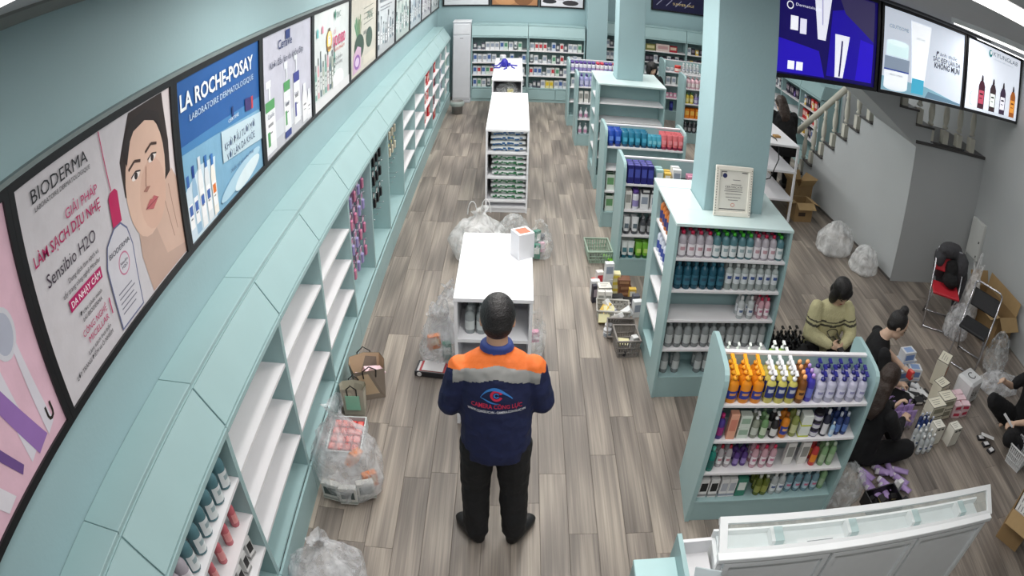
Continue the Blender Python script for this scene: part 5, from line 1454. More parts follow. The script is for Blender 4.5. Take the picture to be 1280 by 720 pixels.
# ---- bags around the white counters
bag('clear plastic bag with orange and green wrapping left of the first counter', -.56, 4.80, .17, .17, .46, 21, 'tall', BAGW, handle=True)
bag('grey translucent bag standing behind the orange-wrapped bag', -.52, 5.14, .15, .15, .52, 22, 'gather', BAGW)
loose('orange_pack', -.60, 4.72, .16, 'pack', 'orange wrapped pack inside the bag left of the counter', 'pack', None, .4)
loose('green_carton', -.50, 4.74, .04, 'carton', 'green carton inside the bag left of the counter', 'carton', None, .2)
tb = thing('flat_box', 'flat dark box of red and white leaflets under the bag left of the counter', 'box', (-.58, 4.60, 0), -.12)
obj('base', MB().cbox(-.16, -.08, 0, .16, .08, .05, paint(46, 46, 52), .004), tb)
for k in range(3):
    obj('leaflet', MB().box(-.14 + .02 * k, -.075, .0505 + .006 * k, .13 - .03 * k, .06, .056 + .006 * k, paint(*[(206, 204, 206), (176, 60, 66), (220, 218, 220)][k])), tb)
obj('round_tag', MB().lathe([(.02, 0), (.02, .004)], paint(226, 226, 226), 10, T=Matrix.Translation((-.12, -.081, .026)) @ Matrix.Rotation(PI / 2, 4, 'X')), tb)
bag('pale plastic bag with pink pack right of the first counter', .215, 4.98, .085, .16, .34, 23, 'tall', BAGC)
loose('pink_carton', .21, 4.92, .12, 'carton', 'magenta and white carton in the bag right of the counter', 'carton', None, .2)
bag('grey plastic bag behind the first counter', -.34, 6.7, .27, .30, .52, 24, 'gather', BAGD, handle=True)
bag('loose clear bag beside the printed packs behind the first counter', .02, 6.95, .20, .22, .36, 25, 'slump', BAGC)
bag('clear bag of green and pink packs behind the first counter', .30, 6.78, .14, .20, .34, 26, 'tall', BAGC)
for k in range(5):
    loose(['green_carton', 'pink_carton', 'green_carton', 'dark_carton', 'yellow_carton'][k], .26 + .05 * (k % 2), 6.64 + .06 * k, .02 + .05 * (k % 3), 'carton', 'green, pink or yellow carton inside the clear bag behind the counter', 'carton', None, .4 * k)
# ---- things on and in the counters
bx = loose('white_orange_box', .075, 4.60, HC, 'gift_carton', 'white carton with orange lid on the first counter', 'carton', None, .5)
bx.scale = (1.1, 1.1, 1.15)
block('clear_glass_bottle', Fr((-.365, 3.97, 0)), [.10, .175, .25], [.10, .18, .26, .34], .74, 'water_bottle', 'clear bottle inside the first counter', 'bottle')
STUFF_PARTS = set()
def softpack(key, tint):
    mb = MB(); vs = []; fs = []; n = 8
    for i in range(n + 1):
        for j in range(6):
            a = 2 * PI * j / 6 + PI / 6
            t = i / n; k = math.sin(PI * min(.97, max(.03, t))) ** .35
            vs.append((-.16 + .32 * t, .085 * math.cos(a) * (.8 + .2 * k), .03 + .03 * math.sin(a) * k))
    for i in range(n):
        for j in range(6):
            fs.append((i * 6 + j, i * 6 + (j + 1) % 6, (i + 1) * 6 + (j + 1) % 6, (i + 1) * 6 + j))
    fs += [tuple(range(6))[::-1], tuple(n * 6 + j for j in range(6))]
    mb.raw(vs, fs, paint(226, 230, 230, .35), True)
    p = MB()
    r = random.Random(hash(key) % 1000 if 0 else len(key))
    for q in range(12):
        x = -.14 + .022 * q; y = -.077
        w, hh = .014 + .016 * r.random(), .012 + .016 * r.random()
        z = .008 + .026 * r.random()
        p.raw([(x, y - .010, z), (x + w, y - .010, z), (x + w, y - .010, z + hh), (x, y - .010, z + hh)], [(0, 1, 2, 3)], paint(*tint, .4))
    _LIB[key] = [('pouch', mb.mesh(key)), ('leaf_print', p.mesh('leaf_print'))]; STUFF_PARTS.add('leaf_print')
softpack('soft_green', (40, 110, 70)); softpack('soft_blue', (40, 90, 140))
for lvl, z in enumerate((.16, .46, .77)):
    for j in range(4):
        for d in range(2):
            loose('soft_blue' if lvl == 2 else 'soft_green', -.06 + _pr.uniform(-.015, .015), 7.98 + .19 * d, z + .066 * j, 'soft_pack', 'white soft pack with %s print in the %s compartment of the second counter' % ('blue' if lvl == 2 else 'green', ['lower', 'middle', 'upper'][lvl]), 'pack', None, _pr.uniform(-.05, .05)).scale = (1.28, 1.0, 1.15)
bag('clear film wrapped pack with yellow print in the far counter', -.13, 10.93, .16, .10, .18, 31, 'slump', BAGC, z=.80)
loose('yellow_white_box', -.08, 10.93, .802, 'carton', 'yellow and white carton under film in the far counter', 'carton')
rb = thing('ribbon_bunch', 'bunch of blue ribbons on the far counter', 'ribbon', (-.20, 11.9, HC))
_rb = paint(44, 40, 160, .4)
for k in range(7):
    a = k * .9
    pts = [(.02 * k - .06, 0, .012), (.02 * k - .06 + .07 * math.cos(a), .12 * math.sin(a), .05 + .02 * (k % 3)), (.14 * math.cos(a + .5), .22 * math.sin(a + .5), .012), (.22 * math.cos(a + .2), .30 * math.sin(a + .2), .012)]
    obj('ribbon', MB().tube(pts, .013, _rb, 5), rb)
obj('bow', MB().lathe([(.05, 0), (.075, .05), (.05, .12), (.02, .15)], _rb, 9), rb)
loose('white_jar', -.24, 12.45, HC, 'cup', 'white cup behind the blue ribbons', 'cup', None, 0, None, 1.6)
pk = obj('white_card', MB().box(-.14, -.10, 0, .14, .10, .02, paint(232, 234, 238)), None, (-.15, 11.32, HC), .1)
tag(pk, 'white flat card box in front of the blue ribbons', 'box')

# ---- baskets and carton pile at the foot of the gondolas
def basket(label, x, y, w, d, h, rz, col, tilt=0.0, z=0.0):
    t = thing('basket', label, 'basket', (x, y, z), rz)
    if tilt: t.rotation_euler = (tilt, 0, rz)
    m = paint(*col, .5)
    k = .86
    def wall(a, b):
        mb = MB()
        (x0, y0), (x1, y1) = a, b
        nseg = 9
        for q in range(nseg):
            for (u0, u1) in ((q / nseg, (q + .72) / nseg),):
                p = lambda u, e: ((x0 + (x1 - x0) * u) * e, (y0 + (y1 - y0) * u) * e)
                b0, b1, t0, t1 = p(u0, k), p(u1, k), p(u0, 1), p(u1, 1)
                mb.raw([(*b0, .01), (*b1, .01), (*t1, h), (*t0, h)], [(0, 1, 2, 3)], m)
        for f in (.3, .6):
            e = k + (1 - k) * f
            mb.tube([(x0 * e, y0 * e, h * f), (x1 * e, y1 * e, h * f)], .006, m, 5)
        return mb
    c = [(-w / 2, -d / 2), (w / 2, -d / 2), (w / 2, d / 2), (-w / 2, d / 2)]
    for i in range(4):
        o = obj('woven_side', wall(c[i], c[(i + 1) % 4]), t); o['kind'] = 'stuff'
    obj('bottom', MB().box(-w / 2 * k, -d / 2 * k, 0, w / 2 * k, d / 2 * k, .012, m), t)
    obj('rim', MB().tube([(*p, h) for p in c], .011, m, 6, closed=True), t)
    return t
GB = (128, 122, 118)
basket('grey woven basket of cream cartons below the near column shelving', .985, 4.98, .20, .26, .17, .05, GB)
basket('grey woven basket lying tipped against the pile', .96, 5.27, .24, .16, .15, .0, GB, R_(50), .02)
basket('pale rectangular basket of white and yellow packs', .93, 5.52, .30, .22, .12, -.08, (176, 174, 168))
basket('pale green basket by the foot of the navy-box gondola', .91, 6.74, .26, .34, .14, .05, (150, 168, 152))
for k, (x, y, z, key) in enumerate(((.96, 5.0, .02, 'yellow_white_box'), (1.02, 4.95, .02, 'white_carton_a'), (.96, 4.92, .02, 'black_box'))):
    loose(key, x, y, z, 'carton', 'small carton lying in the grey woven basket', 'carton', None, .5 * k, (0.2, .1))
for k in range(6):
    loose(['yellow_white_box', 'white_carton_a', 'med_white', 'yellow_carton'][k % 4], .84 + .06 * (k % 3), 5.45 + .09 * (k // 3), .02, 'carton', 'white or yellow pack lying in the pale rectangular basket', 'carton', None, .8 * k, (.9, 0))
loose('black_box', .88, 6.66, .02, 'carton', 'dark carton in the pale green basket', 'carton', None, .3); loose('green_tube', .96, 6.7, .04, 'cream_tube', 'green tube lying in the pale green basket', 'tube', None, .6, (R_(85), 0))
_pile = [('med_white', .80, 5.92, 0, .1), ('white_slot_box', .87, 5.78, 0, .1), ('white_tall_carton', .83, 5.67, 0, 0), ('white_tall_carton', .90, 5.67, 0, 0), ('black_box', 1.0, 5.75, 0, .1), ('black_box', 1.0, 5.75, .0505, .2), ('black_box', 1.11, 5.78, 0, -.1),
         ('brown_box', 1.09, 5.95, 0, 0), ('brown_box', 1.09, 5.95, .0605, .1), ('brown_box', 1.08, 5.95, .121, .0), ('yellow_white_box', 1.0, 6.0, 0, 0), ('yellow_white_box', 1.0, 6.0, .0705, .1), ('yellow_white_box', 1.0, 6.0, .141, 0),
         ('med_red', .86, 6.10, 0, .2), ('red_mini', .82, 6.1, 0, .4), ('med_white', .93, 5.97, 0, 0), ('med_white', .93, 5.97, .1655, .1), ('dark_carton', .80, 5.80, 0, .2), ('med_dark', 1.17, 5.70, 0, .1),
         ('yellow_carton', 1.16, 5.86, 0, 0), ('med_white', 1.16, 5.55, 0, .2), ('white_jar', .87, 5.28, 0, 0), ('white_jar', .85, 5.20, 0, 0)]
for (k, x, y, z, t) in _pile:
    kind = 'jar' if 'jar' in k else 'carton'
    d = {'med_white': 'white and grey', 'white_slot_box': 'tall cream', 'white_tall_carton': 'slim white', 'black_box': 'black', 'brown_box': 'brown', 'yellow_white_box': 'pale yellow', 'med_red': 'red and white', 'red_mini': 'small red', 'dark_carton': 'dark', 'med_dark': 'dark grey', 'yellow_carton': 'yellow', 'white_jar': 'white'}[k]
    lab = '%s %s in the pile on the floor below the gondolas' % (d, kind) + (' lying on another' if z else '')
    loose(k, x, y, z, kind, lab, kind, lab, t)

# ---- framed certificate standing on the near column shelving
cf = thing('framed_certificate', 'white ornate framed certificate standing on the near column shelving', 'picture frame', (1.43, 4.475, 1.488))
cf.rotation_euler = (PI / 2 - .16, 0, 0)
cf.location = (1.43, 4.49, 1.488)
_fm = paint(226, 222, 212, .4)
cw, chh = .30, .375
obj('moulding', MB().cbox(0, 0, -.01, cw, .035, .012, _fm, .004).cbox(0, chh - .035, -.01, cw, chh, .012, _fm, .004).cbox(0, .035, -.01, .035, chh - .035, .012, _fm, .004).cbox(cw - .035, .035, -.01, cw, chh - .035, .012, _fm, .004), cf)
bd = MB()
for k in range(18):
    for xx in (.012, cw - .012):
        bd.lathe([(.004, 0), (.003, .003)], paint(60, 56, 50), 6, c=(xx, .02 + k * .0195, .0122))
obj('bead_trim', bd, cf)['kind'] = 'stuff'
obj('paper', MB().box(.034, .034, -.006, cw - .034, chh - .034, .0, paint(216, 214, 206)), cf)
a = Art()
for q in ((.045, .325, .09, .331), (.045, .29, .051, .331), (.21, .325, .255, .331)): a.rect(*q, (60, 60, 66))
a.rect(.045, .05, .255, .056, (60, 60, 66)); a.ell(.075, .30, .018, .018, (40, 46, 90)); a.ell(.15, .085, .016, .014, (206, 120, 100)); a.ell(.15, .085, .012, .010, (216, 214, 206))
for k, (y, w) in enumerate(((.27, .10), (.235, .12), (.20, .14), (.185, .15), (.165, .13), (.14, .12), (.12, .08))): a.rect(.15 - w / 2 + (.04 if k < 2 else 0), y, .15 + w / 2, y + .004, (110, 108, 110))
a.text('CERTIFICATE', .08, .212, .14, .014, (70, 68, 80))
a.build(cf)
obj('back_stand', MB().box(.13, .0, -.07, .17, .26, -.012, paint(60, 56, 54)), cf)

# ---- white utility rack by the column, with a device and brown cartons
rk = thing('utility_rack', 'white open rack with three white shelves behind the near column', 'rack', (3.12, 8.02, 0))
for (x, y) in ((0, 0), (.56, 0), (0, 1.7), (.56, 1.7)):
    obj('post', MB().box(x, y, 0, x + .03, y + .03, 1.10, WHITE), rk)
for z in (.30, .70, 1.06):
    obj('shelf', MB().cbox(-.005, -.005, z, .595, 1.735, z + .03, WHITE, .004), rk)
dv = thing('label_printer', 'dark handheld device lying on the white rack', 'device', (3.30, 8.5, 1.09), .3)
obj('body', MB().cbox(-.05, -.14, 0, .05, .14, .05, paint(40, 40, 46), .01), dv); obj('keypad', MB().box(-.03, -.10, .05, .03, .03, .054, paint(150, 150, 156)), dv)
obj('cable', MB().tube([(0, -.14, .03), (.03, -.3, .01), (-.02, -.42, -.02), (-.06, -.52, -.2), (-.2, -.55, -.45), (-.35, -.5, -.5)], .008, BLACK, 6), dv)
sp = obj('wooden_block', MB().cbox(-.05, -.04, 0, .05, .04, .03, paint(176, 136, 80), .004), None, (3.48, 8.36, 1.09), .2); tag(sp, 'small wooden block on the white rack', 'block')
CARD = mat('brown_cardboard', rgb(150, 122, 84), .75, var=.06)
CARDI = mat('brown_cardboard_inside', rgb(170, 142, 100), .8, var=.05)
def carton_open(label, x, y, w, d, h, rz, flaps=(1, 1, 1, 1), mark=None, ang=115):
    t = thing('cardboard_carton', label, 'carton', (x, y, 0), rz)
    mb = MB().box(-w / 2, -d / 2, 0, w / 2, -d / 2 + .006, h, CARD).box(-w / 2, d / 2 - .006, 0, w / 2, d / 2, h, CARD).box(-w / 2, -d / 2 + .006, 0, -w / 2 + .006, d / 2 - .006, h, CARD).box(w / 2 - .006, -d / 2 + .006, 0, w / 2, d / 2 - .006, h, CARD).box(-w / 2 + .006, -d / 2 + .006, 0, w / 2 - .006, d / 2 - .006, .008, CARD)
    obj('box_body', mb, t)
    fl = min(w, d) * .48
    for i, (ox, oy, r) in enumerate(((0, -d / 2, 0), (w / 2, 0, PI / 2), (0, d / 2, PI), (-w / 2, 0, -PI / 2))):
        if not flaps[i]: continue
        ww = w if i % 2 == 0 else d
        o = obj('flap', MB().box(-ww / 2, -fl, 0, ww / 2, 0, .005, CARDI), t, (ox, oy, h))
        o.rotation_euler = (R_(flaps[i] if abs(flaps[i]) > 1 else 35), 0, r)
    if mark:
        obj('printed_mark', MB().box(-w * .3, -d / 2 - .001, h * .3, w * .1, -d / 2, h * .5, paint(60, 46, 34)), t)
    return t
carton_open('brown cardboard carton with dark print beside the white rack', 3.94, 8.2, .30, .26, .28, .1, (30, 20, 25, 10), True)
carton_open('open brown cardboard carton between the rack and the stair wall', 4.12, 8.72, .30, .30, .34, .3, (-60, -50, -60, -50))
carton_open('long brown cardboard carton against the right wall', 5.79, 5.24, .38, .80, .42, 0.0, (40, -85, -60, 10), True)
ob = carton_open('open brown carton of paper leaflets beyond the checkout', 4.14, 2.10, .34, .30, .32, .55, (-75, -60, 0, 30))
st = thing('leaflet_stack', 'stack of white printed leaflets in the open carton beyond the checkout', 'paper', (4.14, 2.10, .20), .55)
for k in range(3):
    obj('leaflet', MB().box(-.15 + .10 * k, -.13, .0, -.05 + .10 * k, .13, .12 + .01 * k, paint(226, 226, 224)), st)
    for q in range(6): obj('print_line', MB().box(-.14 + .10 * k, -.11 + .04 * q, .1202 + .01 * k, -.06 + .10 * k, -.10 + .04 * q, .1212 + .01 * k, paint(120, 120, 120)), st)
carton_open('lower brown carton beside the leaflet carton', 4.46, 1.74, .30, .28, .24, .5, (20, 20, 20, 20))

# ---- big crumpled bags, chairs and cartons on the right
bag('big crumpled clear film bag by the stair wall', 4.10, 7.20, .29, .22, .42, 41, 'slump', BAGD, rz=.4, crumple=.9)
bag('second lump of crumpled clear film beside the stair wall corner', 4.34, 6.70, .22, .20, .34, 42, 'slump', BAGD, rz=1.0, crumple=.9)
bag('tall white carrier bag standing behind the folding chairs', 5.38, 5.36, .16, .15, .80, 43, 'tall', BAGD, handle=True)
bag('clear bag at the foot of the tall white carrier bag', 5.10, 5.16, .20, .17, .42, 44, 'slump', BAGW)
bag('loose clear plastic bag behind the black folding chair', 5.38, 4.46, .22, .16, .46, 45, 'slump', BAGC, rz=.4)
bag('flattened clear plastic bag on the floor by the black folding chair', 5.20, 4.08, .32, .18, .20, 46, 'slump', BAGW, rz=-.2)
bag('clear plastic bag leaning at the near gondola end', 2.42, 2.96, .19, .12, .36, 47, 'slump', BAGC, rz=.2)
def folding_chair(label, x, y, rz, seatc, coat=False):
    t = thing('folding_chair', label, 'chair', (x, y, 0), rz)
    m = paint(*seatc, .6)
    W = .21
    for s in (-1, 1):
        obj('front_leg', MB().tube([(s * W, -.20, .0), (s * W, -.02, .42), (s * W, .17, .84)], .012, STEEL, 7), t)
        obj('rear_leg', MB().tube([(s * (W - .03), .22, .0), (s * (W - .03), -.14, .44)], .012, STEEL, 7), t)
    obj('floor_bar', MB().tube([(-W, -.20, .012), (W, -.20, .012)], .011, STEEL, 7), t)
    obj('rear_bar', MB().tube([(-W + .03, .21, .03), (W - .03, .21, .03)], .011, STEEL, 7), t)
    obj('top_bar', MB().tube([(-W, .17, .84), (-W * .8, .18, .87), (W * .8, .18, .87), (W, .17, .84)], .012, STEEL, 7), t)
    obj('seat', MB().cbox(-W + .01, -.21, .43, W - .01, .13, .465, m, .012), t)
    T = Matrix.Translation((0, .115, .60)) @ Matrix.Rotation(R_(-24), 4, 'X')
    obj('backrest', MB().cbox(-W + .012, -.012, -.0, W - .012, .012, .20, m, .01, T), t)
    return t
folding_chair('red folding chair with dark jackets thrown over it', 4.92, 5.44, -.5, (190, 36, 50))
folding_chair('black folding chair with a chrome tube frame', 4.92, 4.62, -.95, (26, 26, 30))
def heap(name, label, cat, parts, m, vox=.014):
    mb = MB()
    for (c, r) in parts:
        prof = [(math.sin(PI * q / 8) + .001, -math.cos(PI * q / 8)) for q in range(9)]
        T = Matrix.Translation(c) @ Matrix.Diagonal((r[0], r[1], r[2], 1))
        mb.lathe(prof, m, 14, T=T)
    o = remesh(name, mb, m, vox, 3, wrinkle=.010)
    return tag(o, label, cat)
def remesh(name, mb, m, vox, smooth=3, wrinkle=0.0, parent=None):
    o = bpy.data.objects.new(name, mb.mesh(name)); COL.objects.link(o)
    md = o.modifiers.new('remesh', 'REMESH'); md.mode = 'VOXEL'; md.voxel_size = vox
    if smooth:
        s = o.modifiers.new('smooth', 'SMOOTH'); s.factor = .5; s.iterations = smooth
    dg = bpy.context.evaluated_depsgraph_get()
    me = bpy.data.meshes.new_from_object(o.evaluated_get(dg))
    o.modifiers.clear()
    old = o.data; o.data = me; bpy.data.meshes.remove(old)
    me.name = name
    me.materials.clear(); me.materials.append(m)
    if wrinkle:
        for v in me.vertices:
            v.co += noise.noise_vector(v.co * 13) * wrinkle + noise.noise_vector(v.co * 31) * wrinkle * .4
    me.polygons.foreach_set('use_smooth', [True] * len(me.polygons))
    me.polygons.foreach_set('material_index', [0] * len(me.polygons))
    if parent: o.parent = parent
    return o
heap('jacket_pile', 'dark grey jacket hanging over the back of the red folding chair', 'jacket', [((5.02, 5.64, .84), (.22, .12, .10)), ((5.17, 5.52, .68), (.12, .14, .20)), ((5.26, 5.50, .40), (.10, .10, .28)), ((4.93, 5.69, .66), (.12, .08, .20)), ((5.07, 5.70, .58), (.18, .06, .28)), ((4.86, 5.66, .74), (.08, .10, .12))], mat('dark_grey_cloth', rgb(64, 64, 68), .9, var=.1, bump=.3))
heap('black_bag', 'black soft bag lying on the red folding chair seat', 'bag', [((4.99, 5.46, .55), (.12, .12, .09)), ((5.02, 5.52, .66), (.11, .10, .12))], mat('black_cloth', rgb(22, 22, 24), .9, var=.1, bump=.3))
# meter box on the right wall
mx_ = thing('meter_box', 'white wall-mounted electric meter box above the folding chairs', 'box', (6.07, 6.08, .52))
_mw = paint(214, 216, 214, .5)
obj('case', MB().cbox(-.06, 0, 0, 0, .32, .52, _mw, .006), mx_); dr = obj('door', MB().cbox(-.068, .012, .02, -.061, .308, .50, _mw, .003), mx_)
obj('latch', MB().box(-.074, .03, .24, -.069, .05, .27, BLACK), dr); obj('hinge', MB().box(-.074, .03, .04, -.069, .05, .07, BLACK), dr)
obj('conduit', MB().tube([(-.02, .34, .0), (-.02, .36, -.15)], .01, _mw, 6), mx_)

# ---- stock on the floor among the seated people
def pile(key, n, cx, cy, label, name, cat, cols=4, sx=.07, sy=.07, turn=.2, levels=1, dz=0.0, lay=None, z0=0.0):
    k = 0
    for l in range(levels):
        for i in range(n):
            loose(key, cx + sx * (i % cols) + _pr.uniform(-.008, .008), cy + sy * (i // cols) + _pr.uniform(-.008, .008), z0 + dz * l, name, label + (' lying on another layer' if l else ''), cat, None, _pr.uniform(-turn, turn) + (.5 if lay else 0), lay)
def_bottle('black_pump_big', .032, .24, (24, 24, 28), (20, 20, 22), (60, 56, 60), 'pump')
pile('black_pump_big', 30, 2.30, 4.58, 'black pump bottle in the dense group behind the near column shelving', 'pump_bottle', 'bottle', 5, .085, .085)
pile('tissue_white', 4, 3.74, 4.42, 'white and blue tissue pack on the floor beside the person with a hair bun', 'tissue_pack', 'pack', 2, .18, .15, levels=1)
pile('tissue_white', 1, 3.84, 4.52, 'white and blue tissue pack on top of the tissue packs', 'tissue_pack', 'pack', 1, z0=.1305)
pile('white_tube', 8, 3.62, 4.18, 'white tube lying on the floor between the seated people', 'cream_tube', 'tube', 4, .09, .10, lay=(R_(86), 0), z0=.032, turn=.8)
pile('black_box', 6, 3.66, 4.02, 'black and white flat box on the floor between the seated people', 'carton', 'carton', 3, .13, .10, turn=.5)
pile('pink_print_box', 4, 3.36, 4.05, 'white and pink printed box by the long-haired person', 'carton', 'carton', 2, .12, .10, levels=2, dz=.0705)
br = loose('cream_box', 4.28, 4.34, 0, 'shoe_box', 'tall white box with an orange print by the black folding chair', 'box', None, .7); br.scale = (1.2, 1.0, 2.4)
obj('orange_mark', MB().box(-.03, -.0765, .04, .03, -.0755, .085, paint(226, 110, 50)), br)
br = loose('cream_box', 4.02, 3.98, 0, 'shoe_box', 'upright white box with an amber print in front of the cream cartons', 'box', None, .35); br.scale = (.9, .9, 2.2)
obj('amber_mark', MB().box(-.04, -.0765, .03, .04, -.0755, .09, paint(220, 150, 40)), br)
for (x, y, l) in ((3.80, 3.72, 0), (3.80, 3.72, 1), (4.0, 3.80, 0), (4.0, 3.80, 1)):
    loose('cream_box', x, y, .1155 * l, 'carton', 'cream carton %s on the floor' % ('stacked on its pair' if l else 'at the bottom of its pair'), 'carton', None, .1)
pile('pink_print_box', 6, 4.20, 3.76, 'pink printed box in the stack beside the cream cartons', 'carton', 'carton', 2, .12, .09, levels=2, dz=.0705)
pile('white_slot_box', 1, 3.70, 3.46, 'white box with dark slots standing near the purple tubes', 'carton', 'carton'); pile('white_slot_box', 1, 3.92, 3.40, 'white box with dark slots standing toward the wrapped bale', 'carton', 'carton', turn=.3)
bl = thing('paper_bale', 'white plastic-wrapped bale with black writing on its sides', 'bale', (4.52, 4.02, 0), .35)
obj('bale', MB().cbox(-.14, -.13, 0, .14, .13, .26, paint(214, 216, 218, .3), .03), bl)
obj('printed_c', MB().tube([(.05 * math.cos(q), .05 * math.sin(q), .261) for q in lin_(.7, 5.6, 14)], .006, BLACK, 4), bl)
_t = text_mesh('9/6', .12, BLACK); obj('printed_number', _t, bl, (-.09, -.1305, .08), rot=(PI / 2, 0, 0))
pile('purple_tube', 20, 3.30, 3.70, 'lilac tube standing in the dense group by the long-haired person', 'cream_tube', 'tube', 4, .07, .075)
pile('purple_tube', 12, 2.70, 3.02, 'lilac tube lying on the floor behind the checkout', 'cream_tube', 'tube', 3, .16, .075, lay=(R_(84), 0), z0=.034, turn=.7)
pile('navy_bottle', 6, 3.60, 3.60, 'navy bottle standing on the floor by the lilac tubes', 'bottle', 'bottle', 3, .06, .06)
pile('white_clear', 9, 3.44, 3.34, 'clear bottle with white cap standing on the floor in front of the lilac tubes', 'bottle', 'bottle', 3, .075, .075)
bt = thing('black_tub', 'black open tub of dark and gold packs behind the checkout', 'tub', (2.78, 2.80, 0), .1)
obj('tub', MB().box(-.16, -.12, 0, .16, .12, .01, BLACK).box(-.16, -.12, .01, -.15, .12, .12, BLACK).box(.15, -.12, .01, .16, .12, .12, BLACK).box(-.15, -.12, .01, .15, -.11, .12, BLACK).box(-.15, .11, .01, .15, .12, .12, BLACK), bt)
def_carton('black_gold_box', .07, .05, .04, (28, 26, 28), (190, 176, 130))
for k in range(10):
    loose('black_gold_box', 2.67 + .055 * (k % 5), 2.73 + .10 * (k // 5), .012 + .042 * (k % 2), 'small_pack', 'black and gold pack in the black tub', 'pack', None, .7 * k, (.3, .2))
loose('white_carton_a', 2.97, 2.90, .0, 'carton', 'small white carton beside the black tub', 'carton', None, .4); loose('black_gold_box', 3.04, 2.80, 0, 'small_pack', 'black pack lying beside the black tub', 'pack', None, .5)
for k in range(3):
    o = obj('booklet', MB().cbox(-.055, -.035, 0, .055, .035, .02, paint(30, 30, 36), .003), None, (4.40 + .02 * k, 3.36 - .10 * k, 0), .2 * k - .2)
    tag(o, ['dark booklet with white page nearest the wrapped bale', 'dark booklet with white page between two others', 'dark booklet with white page beside the white basket'][k], 'booklet', 'dark booklets')
    obj('white_page', MB().box(-.035, -.025, .0202, .035, .025, .0215, paint(226, 226, 228)), o)
wb = basket('white slatted basket with a dark pouch at the edge of the floor', 4.72, 2.92, .26, .26, .20, .35, (206, 208, 210))
dp = obj('dark_pouch', MB().cbox(-.08, -.01, 0, .08, .01, .16, paint(34, 36, 52), .006), None, (4.76, 2.94, .03), rot=(-.5, 0, .5)); tag(dp, 'dark printed pouch inside the white basket', 'pouch')
tw = obj('teal_screen_board', MB().prism([(0, 0), (.5, 0), (.5, .46), (.1, .46), (.04, .43), (0, .36)], 'x', 0, .03, TEAL), None, (4.98, 2.10, 0), .0); tag(tw, 'teal rounded end board at the edge of the floor', 'board')
# ================================================================== PEOPLE
SKIN = mat('skin', rgb(206, 164, 136), .55, var=.04)
SKINL = mat('skin_light', rgb(218, 184, 160), .55, var=.04)
HAIR = mat('black_hair', rgb(24, 21, 22), .45, var=.2, scale=60, bump=.4, bscale=120)
HAIRB = mat('dark_brown_hair', rgb(48, 34, 27), .45, var=.25, scale=60, bump=.4, bscale=120)
V = Vector
def ring_loft(mb, rings, m, seg=18):
    """closed loft through elliptical rings (centre, axis_a, axis_b)"""
    base = len(mb.v)
    n = len(rings)
    for (c, a, b) in rings:
        for j in range(seg):
            q = 2 * PI * j / seg
            mb.v.append(tuple(V(c) + V(a) * math.cos(q) + V(b) * math.sin(q)))
    k = mb.mi(m)
    for i in range(n - 1):
        for j in range(seg):
            a0 = base + i * seg + j; a1 = base + i * seg + (j + 1) % seg
            mb.f.append((a0, a1, a1 + seg, a0 + seg)); mb.m.append(k); mb.sm.append(True)
    mb.f.append(tuple(base + j for j in range(seg))[::-1]); mb.m.append(k); mb.sm.append(True)
    t = base + (n - 1) * seg
    mb.f.append(tuple(t + j for j in range(seg))); mb.m.append(k); mb.sm.append(True)
def ball(mb, c, ax, r, m, seg=16):
    """ellipsoid with axes ax (three vectors) and radii r"""
    prof = [(math.sin(PI * q / 10) + .0005, -math.cos(PI * q / 10)) for q in range(11)]
    T = Matrix.Identity(4)
    for i in range(3):
        for j in range(3):
            T[j][i] = ax[i][j] * r[i]
        T[i][3] = c[i]
    mb.lathe(prof, m, seg, T=T)
def limb(mb, pts, rr, m, seg=14):
    """tapered limb with rounded ends through joints"""
    P = [V(p) for p in pts]
    if len(P) > 2:
        for i in range(len(P) - 1):
            limb(mb, [P[i], P[i + 1]], [rr[i], rr[i + 1]], m, seg)
        return
    Q, S = [], []
    d0 = (P[0] - P[1]).normalized(); d1 = (P[-1] - P[-2]).normalized()
    Q += [P[0] + d0 * rr[0] * .95, P[0] + d0 * rr[0] * .7]; S += [rr[0] * .25, rr[0] * .72]
    for i in range(len(P)):
        Q.append(P[i]); S.append(rr[i])
        if i < len(P) - 1:
            Q.append((P[i] + P[i + 1]) / 2); S.append((rr[i] + rr[i + 1]) / 2 * 1.02)
    Q += [P[-1] + d1 * rr[-1] * .7, P[-1] + d1 * rr[-1] * .95]; S += [rr[-1] * .72, rr[-1] * .25]
    mb.tube(Q, S, m, seg)
def frame_of(f, up=V((0, 0, 1))):
    f = V(f).normalized(); r = f.cross(up).normalized(); u = r.cross(f).normalized()
    return f, r, u
def torso(mb, pel, neck, lat, rings, m):
    """rings: (t along spine, half width, half depth)"""
    pel, neck = V(pel), V(neck)
    ax = (neck - pel).normalized()
    lat = (V(lat) - ax * V(lat).dot(ax)).normalized()
    dep = ax.cross(lat).normalized()
    ring_loft(mb, [(pel + (neck - pel) * t, lat * w, dep * d) for t, w, d in rings], m, 22)
